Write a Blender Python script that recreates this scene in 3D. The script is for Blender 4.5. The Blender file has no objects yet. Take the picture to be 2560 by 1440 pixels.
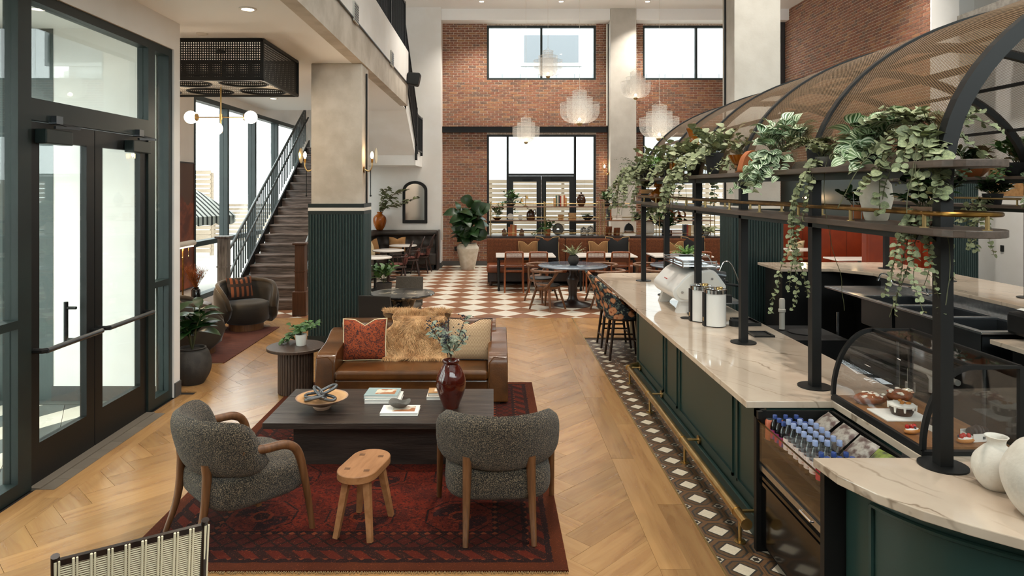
import bpy, math, random
from math import pi, sin, cos, sqrt, radians as R
from mathutils import Matrix, Vector
random.seed(7)
SC = bpy.context.scene
COL = SC.collection
# ---------------------------------------------------------------- camera, sky, light, exposure
H, F, HX, HY = 2.2, 1690.0, 1234.0, 470.0        # eye height, focal length in px, vanishing point
cd = bpy.data.cameras.new('camera'); cam = bpy.data.objects.new('camera', cd); COL.objects.link(cam)
cam.location = (0, 0, H); cam.rotation_euler = (pi/2, 0, 0)
cd.sensor_width = 36; cd.lens = F/2560*36; cd.shift_x = (1280-HX)/2560; cd.shift_y = (HY-720)/2560
cd.clip_start = .05; cd.clip_end = 200
SC.camera = cam
SC.view_settings.view_transform = 'Standard'; SC.view_settings.look = 'None'
SC.view_settings.gamma = 1; SC.view_settings.use_curve_mapping = False
SC.view_settings.exposure = 1.14
W = bpy.data.worlds.new('sky'); SC.world = W; W.use_nodes = True
bg = W.node_tree.nodes['Background']; bg.inputs[0].default_value = (.92, .97, 1, 1); bg.inputs[1].default_value = 3.6
SC.cycles.max_bounces = 8; SC.cycles.diffuse_bounces = 4; SC.cycles.glossy_bounces = 3
SC.cycles.transparent_max_bounces = 16; SC.cycles.transmission_bounces = 4
SC.cycles.caustics_reflective = False; SC.cycles.caustics_refractive = False
SC.cycles.sample_clamp_indirect = 6
def lamp(name, kind, loc, energy, color=(1, 1, 1), rot=(0, 0, 0), **kw):
    l = bpy.data.lights.new(name, kind); l.energy = energy; l.color = color
    for k, v in kw.items(): setattr(l, k, v)
    o = bpy.data.objects.new(name, l); COL.objects.link(o); o.location = loc; o.rotation_euler = rot
    return o
def portal(name, loc, rot, sx, sy):
    o = lamp(name, 'AREA', loc, 1, rot=rot, shape='RECTANGLE', size=sx, size_y=sy); o.data.cycles.is_portal = True
portal('daylight_back_upper', (3.5, 19.45, 6.0), (-pi/2, 0, 0), 7.6, 1.8)
portal('daylight_back_lower', (3.5, 19.45, 1.9), (-pi/2, 0, 0), 7.6, 3.8)
portal('daylight_entry', (-5.32, 4.6, 1.85), (0, -pi/2, 0), 3.5, 4.6)
portal('daylight_stair_windows', (-4.95, 14, 1.9), (0, -pi/2, 0), 3.6, 6.6)
portal('daylight_fill_front', (3.7, -2.3, 5.1), (pi/2, 0, 0), 10.6, 3.0)  # sky light through the added window behind the camera
# ---------------------------------------------------------------- helpers
def lin(h):
    h = h.lstrip('#'); o = []
    for i in (0, 2, 4):
        c = int(h[i:i+2], 16)/255; o.append(c/12.92 if c <= .04045 else ((c+.055)/1.055)**2.4)
    return (*o, 1)
class X:                                              # a value in a node tree, with arithmetic
    def __init__(s, nt, o): s.nt, s.o = nt, o
    def __add__(s, b): return mth(s.nt, 'ADD', s, b)
    __radd__ = __add__
    def __sub__(s, b): return mth(s.nt, 'SUBTRACT', s, b)
    def __rsub__(s, b): return mth(s.nt, 'SUBTRACT', b, s)
    def __mul__(s, b): return mth(s.nt, 'MULTIPLY', s, b)
    __rmul__ = __mul__
    def __truediv__(s, b): return mth(s.nt, 'DIVIDE', s, b)
    def __lt__(s, b): return mth(s.nt, 'LESS_THAN', s, b)
    def __gt__(s, b): return mth(s.nt, 'GREATER_THAN', s, b)
    def f(s, op, b=None): return mth(s.nt, op, s, b)
    def ab(s): return s.f('ABSOLUTE')
    def fr(s): return s.f('FRACT')
    def mx(s, b): return s.f('MAXIMUM', b)
    def mn(s, b): return s.f('MINIMUM', b)
    def ss(s, a, b):
        n = s.nt.nodes.new('ShaderNodeMapRange'); n.interpolation_type = 'SMOOTHSTEP'; put(s.nt, s, n.inputs[0])
        n.inputs[1].default_value = a; n.inputs[2].default_value = b
        return X(s.nt, n.outputs[0])
def put(nt, v, sock):
    if isinstance(v, X): nt.links.new(v.o, sock)
    elif isinstance(v, str): sock.default_value = lin(v)
    else: sock.default_value = v
def mth(nt, op, a, b=None):
    n = nt.nodes.new('ShaderNodeMath'); n.operation = op
    for i, v in enumerate((a, b)):
        if v is not None: put(nt, v, n.inputs[i])
    return X(nt, n.outputs[0])
def mixc(nt, fac, a, b):
    n = nt.nodes.new('ShaderNodeMix'); n.data_type = 'RGBA'
    put(nt, fac, n.inputs[0]); put(nt, a, n.inputs[6]); put(nt, b, n.inputs[7])
    return X(nt, n.outputs[2])
def coords(nt, which='Object'):
    t = nt.nodes.new('ShaderNodeTexCoord'); s = nt.nodes.new('ShaderNodeSeparateXYZ')
    nt.links.new(t.outputs[which], s.inputs[0])
    return X(nt, t.outputs[which]), X(nt, s.outputs[0]), X(nt, s.outputs[1]), X(nt, s.outputs[2])
def vec(nt, x, y, z):
    n = nt.nodes.new('ShaderNodeCombineXYZ')
    for i, v in enumerate((x, y, z)): put(nt, v, n.inputs[i])
    return X(nt, n.outputs[0])
def noise(nt, v, scale, detail=4, rough=.55, dist=0.):
    n = nt.nodes.new('ShaderNodeTexNoise'); put(nt, v, n.inputs['Vector'])
    n.inputs['Scale'].default_value = scale; n.inputs['Detail'].default_value = detail
    n.inputs['Roughness'].default_value = rough; n.inputs['Distortion'].default_value = dist
    return X(nt, n.outputs[0])
def ornd(nt): return X(nt, nt.nodes.new('ShaderNodeObjectInfo').outputs['Random'])
def irnd(nt): return X(nt, nt.nodes.new('ShaderNodeNewGeometry').outputs['Random Per Island'])
def scalev(nt, v, s):
    n = nt.nodes.new('ShaderNodeVectorMath'); n.operation = 'MULTIPLY'; put(nt, v, n.inputs[0]); n.inputs[1].default_value = s
    return X(nt, n.outputs[0])
def shiftv(nt, v, x):
    n = nt.nodes.new('ShaderNodeVectorMath'); n.operation = 'ADD'; put(nt, v, n.inputs[0]); nt.links.new(vec(nt, x, x*.7, x*.3).o, n.inputs[1])
    return X(nt, n.outputs[0])
MATS = {}
def base(name, r=.5, m=0., spec=.5):
    mt = bpy.data.materials.new(name); mt.use_nodes = True; MATS[name] = mt
    b = mt.node_tree.nodes['Principled BSDF']; b.inputs['Roughness'].default_value = r; b.inputs['Metallic'].default_value = m
    b.inputs['Specular IOR Level'].default_value = spec
    return mt, mt.node_tree, b
def bumpn(nt, b, h, st, d=.01):
    n = nt.nodes.new('ShaderNodeBump'); n.inputs['Strength'].default_value = st; n.inputs['Distance'].default_value = d
    put(nt, h, n.inputs['Height']); nt.links.new(n.outputs[0], b.inputs['Normal'])
def mk(name, c, r=.5, m=0., c2=None, ns=6, nd=4, st=None, lo=.35, hi=.65, bump=0, bs=60, bd=.01, spec=.5, coat=0, sheen=0, ov=0, emit=0, co='Object', rv=0):
    mt, nt, b = base(name, r, m, spec)
    col = c
    if c2 or bump:
        v = coords(nt, co)[0]
        if st: v = scalev(nt, v, st)
        if ov: v = shiftv(nt, v, ornd(nt)*13.)
    if c2:
        nz = noise(nt, v, ns, nd)
        col = mixc(nt, nz.ss(lo, hi), c, c2)
        if rv: put(nt, nz*rv+(r-rv/2), b.inputs['Roughness'])
    if ov:
        h = nt.nodes.new('ShaderNodeHueSaturation'); put(nt, col, h.inputs['Color'])
        put(nt, ((ornd(nt)+irnd(nt)).fr()-.5)*ov+1., h.inputs['Value']); col = X(nt, h.outputs[0])
    put(nt, col, b.inputs['Base Color'])
    if bump: bumpn(nt, b, noise(nt, v, bs, 3), bump, bd)
    if coat: b.inputs['Coat Weight'].default_value = coat
    if sheen: b.inputs['Sheen Weight'].default_value = sheen; b.inputs['Sheen Roughness'].default_value = .4
    if emit: put(nt, c, b.inputs['Emission Color']); b.inputs['Emission Strength'].default_value = emit
    return mt
def holes(name, c, fn, r=.45, m=.6, c2=None):
    """a sheet with holes: fn(nt) gives 1 where there is metal and 0 where it is pierced"""
    mt, nt, b = base(name, r, m); put(nt, c, b.inputs['Base Color'])
    put(nt, fn(nt), b.inputs['Alpha'])
    return mt
def glass(name, tint='#ffffff', rough=.0, f=1.0):
    mt = bpy.data.materials.new(name); mt.use_nodes = True; MATS[name] = mt; nt = mt.node_tree; nt.nodes.clear()
    o = nt.nodes.new('ShaderNodeOutputMaterial'); t = nt.nodes.new('ShaderNodeBsdfTransparent'); g = nt.nodes.new('ShaderNodeBsdfGlossy')
    g.inputs['Roughness'].default_value = rough; t.inputs[0].default_value = lin(tint)
    lw = nt.nodes.new('ShaderNodeLayerWeight'); lw.inputs[0].default_value = .5
    mx = nt.nodes.new('ShaderNodeMixShader'); nt.links.new((X(nt, lw.outputs[1]).f('POWER', 4.)*.5+.035*f).o, mx.inputs[0])
    nt.links.new(t.outputs[0], mx.inputs[1]); nt.links.new(g.outputs[0], mx.inputs[2]); nt.links.new(mx.outputs[0], o.inputs[0])
    return mt
class MB:                                             # mesh builder
    def __init__(s): s.v, s.f, s.M = [], [], Matrix()
    def at(s, loc=(0, 0, 0), rz=0, rx=0, ry=0, sc=1):
        s.M = Matrix.Translation(loc) @ Matrix.Rotation(rz, 4, 'Z') @ Matrix.Rotation(ry, 4, 'Y') @ Matrix.Rotation(rx, 4, 'X') @ Matrix.Scale(sc, 4); return s
    def add(s, vs, fs):
        n = len(s.v); s.v += [tuple(s.M @ Vector(p)) for p in vs]; s.f += [tuple(i+n for i in q) for q in fs]; return s
    def box(s, x0, x1, y0, y1, z0, z1):
        return s.add([(x0, y0, z0), (x1, y0, z0), (x1, y1, z0), (x0, y1, z0), (x0, y0, z1), (x1, y0, z1), (x1, y1, z1), (x0, y1, z1)],
                     [(3, 2, 1, 0), (4, 5, 6, 7), (0, 1, 5, 4), (1, 2, 6, 5), (2, 3, 7, 6), (3, 0, 4, 7)])
    def bc(s, c, d): return s.box(c[0]-d[0]/2, c[0]+d[0]/2, c[1]-d[1]/2, c[1]+d[1]/2, c[2]-d[2]/2, c[2]+d[2]/2)
    def tube(s, pts, r, n=8, closed=False, cap=True, flat=1.0, up=None):
        pts = [Vector(p) for p in pts]; m = len(pts)
        rs = [r]*m if isinstance(r, (int, float)) else list(r)
        nv = None; vs = []
        for i, p in enumerate(pts):
            a = pts[i-1] if (i or closed) else pts[0]; b = pts[(i+1) % m] if (i < m-1 or closed) else pts[-1]
            t = (b-a).normalized()
            if nv is None:
                nv = Vector(up) if up else (Vector((0, 0, 1)) if abs(t.z) < .9 else Vector((1, 0, 0)))
            nv = (nv - t*nv.dot(t)); nv = nv.normalized() if nv.length > 1e-6 else t.orthogonal().normalized()
            bi = t.cross(nv)
            for k in range(n):
                an = 2*pi*(k+.5)/n
                vs.append(p + (bi*cos(an) + nv*sin(an)*flat)*rs[i])
        fs = []
        for i in range(m if closed else m-1):
            j = (i+1) % m
            for k in range(n):
                l = (k+1) % n; fs.append((i*n+k, i*n+l, j*n+l, j*n+k))
        if cap and not closed: fs += [tuple(range(n-1, -1, -1)), tuple((m-1)*n+k for k in range(n))]
        return s.add(vs, fs)
    def cyl(s, p0, p1, r0, r1=None, n=12, cap=True): return s.tube([p0, p1], [r0, r0 if r1 is None else r1], n, cap=cap)
    def bar(s, p0, p1, w, h=None):                    # square bar
        h = h or w; return s.tube([p0, p1], w*.7071, 4, flat=h/w)
    def lathe(s, prof, n=24, c=(0, 0, 0), cap=True):
        vs = [(c[0]+r*cos(2*pi*k/n), c[1]+r*sin(2*pi*k/n), c[2]+z) for r, z in prof for k in range(n)]
        fs = [(i*n+k, i*n+(k+1) % n, (i+1)*n+(k+1) % n, (i+1)*n+k) for i in range(len(prof)-1) for k in range(n)]
        if cap: fs += [tuple(range(n-1, -1, -1)), tuple((len(prof)-1)*n+k for k in range(n))]
        return s.add(vs, fs)
    def sph(s, c, r, nu=16, nv=10, sc=(1, 1, 1)):
        prof = [(r*max(1e-4, sin(pi*i/nv)), -r*cos(pi*i/nv)) for i in range(nv+1)]
        vs = [(c[0]+p*cos(2*pi*k/nu)*sc[0], c[1]+p*sin(2*pi*k/nu)*sc[1], c[2]+z*sc[2]) for p, z in prof for k in range(nu)]
        return s.add(vs, [(i*nu+k, i*nu+(k+1) % nu, (i+1)*nu+(k+1) % nu, (i+1)*nu+k) for i in range(nv) for k in range(nu)])
    def prism(s, poly, h0, h1, ax='z'):
        n = len(poly); q = {'z': lambda a, b, c: (a, b, c), 'y': lambda a, b, c: (a, c, b), 'x': lambda a, b, c: (c, a, b)}[ax]
        vs = [q(a, b, h0) for a, b in poly] + [q(a, b, h1) for a, b in poly]
        return s.add(vs, [tuple(range(n-1, -1, -1)), tuple(range(n, 2*n))] + [(i, (i+1) % n, n+(i+1) % n, n+i) for i in range(n)])
    def grid(s, fn, nu, nv, cu=False, cv=False):
        vs = [fn(i/(nu if cu else nu-1), j/(nv if cv else nv-1)) for i in range(nu) for j in range(nv)]
        fs = [(i*nv+j, ((i+1) % nu)*nv+j, ((i+1) % nu)*nv+(j+1) % nv, i*nv+(j+1) % nv) for i in range(nu if cu else nu-1) for j in range(nv if cv else nv-1)]
        return s.add(vs, fs)
    def wall(s, a0, a1, z0, z1, hs, place):           # rectangle with rectangular openings (a, b, z, z)
        xs = sorted({a0, a1, *[h[0] for h in hs], *[h[1] for h in hs]}); zs = sorted({z0, z1, *[h[2] for h in hs], *[h[3] for h in hs]})
        for i in range(len(xs)-1):
            for j in range(len(zs)-1):
                cx, cz = (xs[i]+xs[i+1])/2, (zs[j]+zs[j+1])/2
                if not any(h[0] < cx < h[1] and h[2] < cz < h[3] for h in hs): place(s, xs[i], xs[i+1], zs[j], zs[j+1])
        return s
    def mesh(s, name, mat, smooth=None):
        me = bpy.data.meshes.new(name); me.from_pydata(s.v, [], s.f); me.validate()
        if mat: me.materials.append(MATS[mat])
        if smooth is not None:
            me.shade_smooth()
            if smooth < 180: me.set_sharp_from_angle(angle=R(smooth))
        return me
    def go(s, name, mat, parent=None, smooth=None, bev=0, sub=0, kind=None, loc=None, seg=2):
        o = link(name, s.mesh(name, mat, smooth), parent)
        if bev:
            b = o.modifiers.new('bevel', 'BEVEL'); b.width = bev; b.segments = seg; b.limit_method = 'ANGLE'; b.angle_limit = R(40)
        if sub:
            b = o.modifiers.new('sub', 'SUBSURF'); b.levels = b.render_levels = sub
        if kind: o['kind'] = kind
        if loc: o.location = loc
        return o
def link(name, data, parent=None, M=None):
    o = bpy.data.objects.new(name, data); COL.objects.link(o)
    if parent: o.parent = parent
    if M is not None: o.matrix_basis = M
    return o
def tag(o, label, cat, group=None):
    o['label'] = label; o['category'] = cat
    if group: o['group'] = group
    return o
def thing(name, label, cat, loc=(0, 0, 0), rz=0, group=None):
    o = link(name, None); o.location = loc; o.rotation_euler = (0, 0, rz); o.empty_display_size = .1
    return tag(o, label, cat, group)
def struct(name, mb, mat, smooth=None, bev=0): return mb.go(name, mat, None, smooth, bev, kind='structure')
def dup(root, loc, rz=None, label=None, group=None, parent=None):
    c = root.copy(); COL.objects.link(c); c.parent = parent
    if loc is not None: c.location = loc
    if rz is not None: c.rotation_euler = (0, 0, rz)
    if label: c['label'] = label
    if group: c['group'] = group
    for ch in root.children: dup(ch, None, parent=c)
    return c
def box(name, mat, parent, x0, x1, y0, y1, z0, z1, bev=0, **k): return MB().box(x0, x1, y0, y1, z0, z1).go(name, mat, parent, bev=bev, **k)
def P(x, y, z): Y = F*(H-z)/(y-HY); return Vector(((x-HX)/F*Y, Y, z))       # pixel on a level at height z
def rr(poly, r, n=5):                                 # rounded polygon
    out = []; m = len(poly)
    for i in range(m):
        a, b, c = Vector(poly[i-1]), Vector(poly[i]), Vector(poly[(i+1) % m])
        rad = r[i] if isinstance(r, (list, tuple)) else r
        d0, d1 = (a-b), (c-b)
        if rad <= 0: out.append(tuple(b)); continue
        q = min(rad, d0.length*.499, d1.length*.499)
        p0, p1 = b+d0.normalized()*q, b+d1.normalized()*q
        for k in range(n+1):
            t = k/n; out.append(tuple(p0*(1-t)**2 + b*2*t*(1-t) + p1*t*t))
    return out
def bez(pts, n=12):                                   # smooth curve through points (Catmull-Rom)
    pts = [Vector(p) for p in pts]; q = [2*pts[0]-pts[1]] + pts + [2*pts[-1]-pts[-2]]; out = []
    for i in range(1, len(q)-2):
        for k in range(n):
            t = k/n; a, b, c, d = q[i-1], q[i], q[i+1], q[i+2]
            out.append(.5*((2*b)+(c-a)*t+(2*a-5*b+4*c-d)*t*t+(3*b-a-3*c+d)*t**3))
    return out + [pts[-1]]
def sl(prof, k=4):                                    # smooth a lathe profile
    return [(max(.0005, p.x), p.y) for p in bez([(a, b, 0) for a, b in prof], k)]
def clip(poly, rects):                                # clip polygon by half planes (nx, ny, d): keep nx*x+ny*y <= d
    for nx, ny, d in rects:
        out = []
        for i in range(len(poly)):
            a, b = poly[i-1], poly[i]; da, db = nx*a[0]+ny*a[1]-d, nx*b[0]+ny*b[1]-d
            if (da <= 0) != (db <= 0):
                t = da/(da-db); out.append((a[0]+(b[0]-a[0])*t, a[1]+(b[1]-a[1])*t))
            if db <= 0: out.append(b)
        poly = out
        if len(poly) < 3: return []
    return poly
# ---------------------------------------------------------------- materials
mk('white', '#efece8', .7, c2='#eae6e0', ns=1.5); mk('ceiling_white', '#f8f7f5', .8)
mk('trim_grey', '#4b4a48', .6); mk('black', '#0d0d0d', .5, c2='#111110', ns=3, spec=.35); mk('black_gloss', '#0b0b0b', .12); mk('rubber', '#0a0a0a', .8)
mk('frame_green', '#1a2322', .45, c2='#1f2a28', ns=2, spec=.4); mk('frame_black', '#111211', .45, spec=.35)
mk('concrete', '#cfc5b8', .75, c2='#b2a797', ns=2.2, nd=8, lo=.3, hi=.7, bump=.15, bs=30)
mk('concrete_pale', '#c9c4bb', .8, c2='#b6b0a6', ns=2, nd=8, lo=.3, hi=.75, bump=.12, bs=30)
mk('mortar', '#dccfc2', .9, c2='#ad9883', ns=20); mk('fluted_green', '#283a38', .45, ov=.12); mk('panel_green', '#263f3a', .38); mk('panel_dark', '#1b2a28', .4)
mk('steel', '#b9bcbf', .25, .95, c2='#a7aaad', ns=30); mk('steel_dark', '#5d6063', .35, .9); mk('chrome', '#e6e6e6', .08, 1.)
mk('brass', '#d3b47c', .3, 1., c2='#c2a066', ns=9); mk('brass_aged', '#8d6a35', .35, 1., c2='#6f5228', ns=12); mk('brass_matte', '#a88f62', .4, .9)
mk('walnut', '#6b3f22', .4, c2='#4e2c17', ns=5, st=(6, 6, .6), ov=.15); mk('walnut_x', '#5c4233', .42, c2='#3f2c22', ns=6, st=(.7, 5, 5))
mk('shelf_wood', '#594a40', .4, c2='#463930', ns=5, st=(8, .6, 8)); mk('oak_mid', '#714a2c', .42, c2='#5a381e', ns=5, st=(8, 8, .7))
mk('teak', '#8a4a22', .4, c2='#6f3816', ns=5, st=(8, 8, .7)); mk('dark_wood', '#2e1d15', .35, c2='#20130d', ns=6, st=(6, 6, .7)); mk('windsor_wood', '#3a1f15', .28, c2='#29140d', ns=8)
mk('stool_wood', '#a3724a', .48, c2='#90613b', ns=4, st=(6, 1, 6), bump=.05, bs=40); mk('stair_wood', '#76645a', .35, c2='#43352c', ns=2.5, nd=6, st=(1.2, 9, 14), ov=.25)
mk('newel_brown', '#5a3b29', .4, c2='#4a2f20', ns=5, st=(8, 8, .8)); mk('newel_grey', '#8a857f', .45, c2='#5e5954', ns=5, st=(8, 8, .8)); mk('rail_grey', '#2a302f', .35)
mk('coffee_wood', '#3a2f29', .38, c2='#1f1814', ns=2.6, nd=8, st=(.8, 7, 7), lo=.3, hi=.7, bump=.25, bs=14, rv=.25)
mk('fluted_wood', '#4a372b', .45, c2='#3a2a20', ns=6, st=(8, 8, .8), ov=.2)
mk('leather_tan', '#613a18', .3, c2='#38200d', ns=3.2, nd=5, lo=.3, hi=.75, bump=.12, bs=70, coat=.15); mk('leather_brown', '#7a3f1e', .38, c2='#673216', ns=4)
mk('leather_black', '#23211f', .5, bump=.1, bs=80); mk('booth_dark', '#393029', .5, c2='#2e2620', ns=5, bump=.1, bs=60); mk('booth_red', '#853213', .45, c2='#782b0f', ns=3)
mk('velvet_olive', '#2e261b', .75, c2='#1f1911', ns=3, sheen=.25); mk('velvet_edge', '#463723', .75, c2='#33281a', ns=6, sheen=.3)
mk('boucle', '#14110d', .95, c2='#8c7a62', ns=190, nd=4, lo=.45, hi=.66, bump=.9, bs=150, bd=.015, sheen=.15); mk('grey_fabric', '#5a5248', .9, c2='#4a433a', ns=90, bump=.3, bs=120)
mk('tan_pillow', '#a47a4d', .9, c2='#94693c', ns=90, bump=.2, bs=150); mk('navy_pillow', '#07080a', .9); mk('brown_pillow', '#77542f', .9, c2='#6a4926', ns=60); mk('cord_lining', '#6b4424', .9); mk('cord', '#f2e4c4', .85); mk('cream_pillow', '#dccba6', .9, c2='#c9b68f', ns=12)
mk('piping_tan', '#b99765', .85); mk('fur', '#c99f70', .9, c2='#a5774a', ns=10, sheen=.3, ov=.35)
mk('cream_pot', '#d8cfc0', .8, c2='#c8bda9', ns=9, nd=6, bump=.25, bs=40); mk('white_pot', '#e2dcd2', .6); mk('dark_pot', '#3b3733', .75, c2='#2c2926', ns=8, bump=.3, bs=25)
mk('black_pot', '#1f1f20', .75, c2='#2a2a2b', ns=9, bump=.2, bs=40); mk('clay_pot', '#b5937a', .8, c2='#a5826a', ns=8); mk('terracotta', '#a85f31', .7); mk('orange_glaze', '#a1540e', .25, c2='#7d3d08', ns=3)
mk('wood_pale', '#c79a68', .6, c2='#b58655', ns=5, st=(.6, .6, 9)); mk('amber_glass', '#8a4a06', .08, c2='#5e2e03', ns=3, coat=.5); mk('brown_glaze', '#2e1a0f', .16, c2='#4a2a15', ns=4)
mk('red_glaze', '#3f0f08', .1, c2='#531a0c', ns=3, coat=.6); mk('stone_grey', '#6a6660', .85, c2='#57534d', ns=12, bump=.3, bs=30); mk('stone_white', '#dcd4c8', .9, c2='#c9c0b2', ns=7, bump=.4, bs=22)
mk('soil', '#1d150f', .95); mk('paper', '#ece8e0', .7); mk('book_teal', '#8fa3a3', .6); mk('book_green', '#3d5a4b', .6); mk('book_tan', '#b88d5c', .6, c2='#9b6f40', ns=9); mk('book_red', '#8c2f22', .6); mk('book_cream', '#d9ccb5', .7); mk('book_dark', '#2b2d31', .6); mk('book_orange', '#a3552a', .6)
mk('marble_black', '#17181a', .15); mk('machine_white', '#e4e1dc', .25, coat=.4); mk('steel_mirror', '#d4d6d8', .1, 1.)
mk('pvc', '#d8d2c6', .5); mk('floor_mat', '#0d0d0d', .8, bump=.4, bs=60); mk('sill_black', '#121313', .3)
mk('case_board', '#8f6034', .5, c2='#7c5029', ns=5, st=(6, .6, 6)); mk('bulb', '#ffd9a0', emit=14); mk('globe', '#fff3e0', emit=5); mk('downlight', '#fff0dc', emit=14); mk('sky_board', '#a1917e', .8, c2='#8f7f6c', ns=4, st=(.4, 3, 9)); mk('stem', '#4a4a2c', .7); mk('stem_brown', '#4a3524', .8)
mk('leaf_dark', '#23401d', .38, c2='#16300f', ns=5, ov=.4); mk('leaf_mid', '#4a6b35', .45, c2='#38572a', ns=6, ov=.4); mk('leaf_grey', '#949a70', .6, c2='#727a5a', ns=6, ov=.45); mk('leaf_sage', '#8d9580', .55, c2='#737c68', ns=6, ov=.35)
mk('leaf_bright', '#6a9a3a', .5, c2='#4f7d2a', ns=8, ov=.4); mk('leaf_fern', '#4c6134', .55, c2='#3b4e28', ns=8, ov=.5); mk('leaf_olive', '#6f7247', .5, c2='#545a36', ns=6, ov=.4); mk('grass_dry', '#8a4a14', .8, ov=.6)
mk('berry', '#1d2333', .35); mk('dark_leaf_pot', '#201b17', .6); mk('snack_white', '#a39c92', .4, c2='#4a2f2a', ns=22); mk('snack_green', '#7c8a38', .4, c2='#2b2a26', ns=18); mk('pastry', '#8a4718', .5, c2='#5c2a0c', ns=16, bump=.4, bs=30); mk('chocolate', '#24130b', .45, c2='#331c10', ns=10, bump=.3, bs=30); mk('icing', '#efe9de', .35); mk('strawberry', '#b81c10', .25); mk('blueberry', '#20233a', .4); mk('tart', '#b8752f', .6); mk('powder', '#e8ddcb', .9, c2='#a5502c', ns=22, lo=.4, hi=.6)
mk('cap_blue', '#2d437f', .4); mk('cap_pale', '#8e9cc0', .4); mk('label_paper', '#efdfd6', .6, c2='#d98a78', ns=40, lo=.58, hi=.66); mk('label_blue', '#2a3f86', .5, c2='#d01f3c', ns=30); mk('label_red', '#d01f3c', .5); mk('can_orange', '#c66a4a', .4)
glass('window_glass', '#f9fcfa', f=1.); glass('case_glass', '#fbfbfb', f=1.6); glass('bottle_glass', '#e6eaec', f=2.); glass('bottle_blue', '#7f9ab0', f=2.); glass('clear_bulb', '#fff6e6', f=1.6)
mk('exterior_wall', '#a9abad', .9); mk('exterior_block', '#85888b', .9); mk('exterior_ground', '#8f8b84', .9); mk('reflection_dark', '#46504e', .5)  # last one: a dark glass reflection painted as flat colour
def m_plank():
    mt, nt, b = base('plank', .34, spec=.45); v = shiftv(nt, coords(nt)[0], ornd(nt)*31.)
    g = noise(nt, scalev(nt, v, (.9, 9, 6)), 2.0, 7, .55, .8); k = noise(nt, scalev(nt, v, (1.2, 3, 3)), 2.4, 3)
    c = mixc(nt, g.ss(.25, .8), '#ad8557', '#946b42'); c = mixc(nt, k.ss(.66, .85), c, '#6f4f30')
    h = nt.nodes.new('ShaderNodeHueSaturation'); put(nt, c, h.inputs['Color']); put(nt, (ornd(nt)-.5)*.26+.95, h.inputs['Value'])
    nt.links.new(h.outputs[0], b.inputs['Base Color']); put(nt, g*.12+.2, b.inputs['Roughness']); bumpn(nt, b, g, .06)
m_plank()
def m_brick():
    mt, nt, b = base('brick', .85); v, x, y, z = coords(nt); r = (ornd(nt)*7.3+irnd(nt)).fr()
    n = nt.nodes.new('ShaderNodeValToRGB'); put(nt, r, n.inputs[0]); cr = n.color_ramp; cr.interpolation = 'CONSTANT'
    cols = ['#7d4c3b', '#885542', '#734a3d', '#8f5f45', '#654e46', '#845040', '#7d5446', '#976a4c', '#6e4a40', '#895846']
    cr.elements[0].color = lin(cols[0]); cr.elements[1].position = .1; cr.elements[1].color = lin(cols[1])
    for i in range(2, 10): e = cr.elements.new(i/10); e.color = lin(cols[i])
    gp = nt.nodes.new('ShaderNodeNewGeometry'); nz = noise(nt, X(nt, gp.outputs['Position']), 22, 5)
    c = mixc(nt, nz.ss(.35, .8)*.6, X(nt, n.outputs[0]), '#b98a62'); put(nt, c, b.inputs['Base Color']); bumpn(nt, b, nz, .3)
m_brick()
mk('tile_white', '#dcd4c6', .3, c2='#cfc5b4', ns=3, ov=.08, rv=.15); mk('tile_brown', '#7d5238', .32, c2='#93674a', ns=2.5, st=(1, 5, 1), ov=.22, rv=.15); mk('tile_grey', '#4f5654', .4, c2='#5c6361', ns=3, ov=.15); mk('tile_stone', '#6d6459', .5, ov=.15)
def m_encaustic():                                    # printed cement tile: diamond, octagon rings, corner stars
    mt, nt, b = base('encaustic', .4); v, x, y, z = coords(nt); p = .112
    ax, ay = x.ab(), y.ab(); d = ax+ay
    cx, cy = p-ax, p-ay; dc = cx+cy; mc = cx.mx(cy); oc = (ax.mx(ay)).mx(d*.72)
    c = mixc(nt, (oc*1. > .086), '#5a4028', '#2b2b2b')
    c = mixc(nt, (oc*1. > .098), c, '#6b4a2e')
    c = mixc(nt, (d < .082), c, '#2b2b2b'); c = mixc(nt, (d < .066), c, '#d8cbb4')
    c = mixc(nt, (dc < .05), c, '#2b2b2b'); c = mixc(nt, (dc < .036), c, '#cfc3ad'); c = mixc(nt, (mc < .017), c, '#2d2a28')
    c = mixc(nt, noise(nt, v, 60).ss(.3, .8)*.18, c, '#8a7a66'); put(nt, c, b.inputs['Base Color'])
m_encaustic()
def m_slab():                                         # cream quartzite with long drifting diagonal veins
    mt, nt, b = base('marble_cream', .06); v, x, y, z = coords(nt); n1 = noise(nt, v, 1.3, 5); n2 = noise(nt, v, 7, 4)
    c = mixc(nt, noise(nt, v, 1.1, 6).ss(.3, .7), '#d2c0ac', '#bfab97')
    for k, (a, d, e, w, m, col) in enumerate(((1.9, 1.2, 1.5, .030, .75, '#7a6550'), (3.0, 1.5, 1.2, .03, .5, '#85705a'), (3.6, 2.6, 2.0, .07, .3, '#a08a72'))):
        q = ((x*a+y*d+n1*e+n2*.12).fr()-.5).ab(); c = mixc(nt, q.ss(w, .0)*noise(nt, v, 2.1+k, 3).ss(.40, .60)*m, c, col)
    put(nt, c, b.inputs['Base Color'])
def m_marble(name, c0, c1, vein, s, r, w=.035, amt=.8):
    mt, nt, b = base(name, r); v = coords(nt)[0]
    w1 = noise(nt, v, s, 6, .6); a = noise(nt, shiftv(nt, v, w1*.9), s*.8, 5, .55)
    c = mixc(nt, noise(nt, v, s*.5, 5).ss(.3, .7), c0, c1)
    vn = ((a-.5).ab()).ss(w, .0); ms = noise(nt, v, s*.9, 3).ss(.42, .62)
    put(nt, mixc(nt, vn*ms*amt, c, vein), b.inputs['Base Color'])
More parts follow.
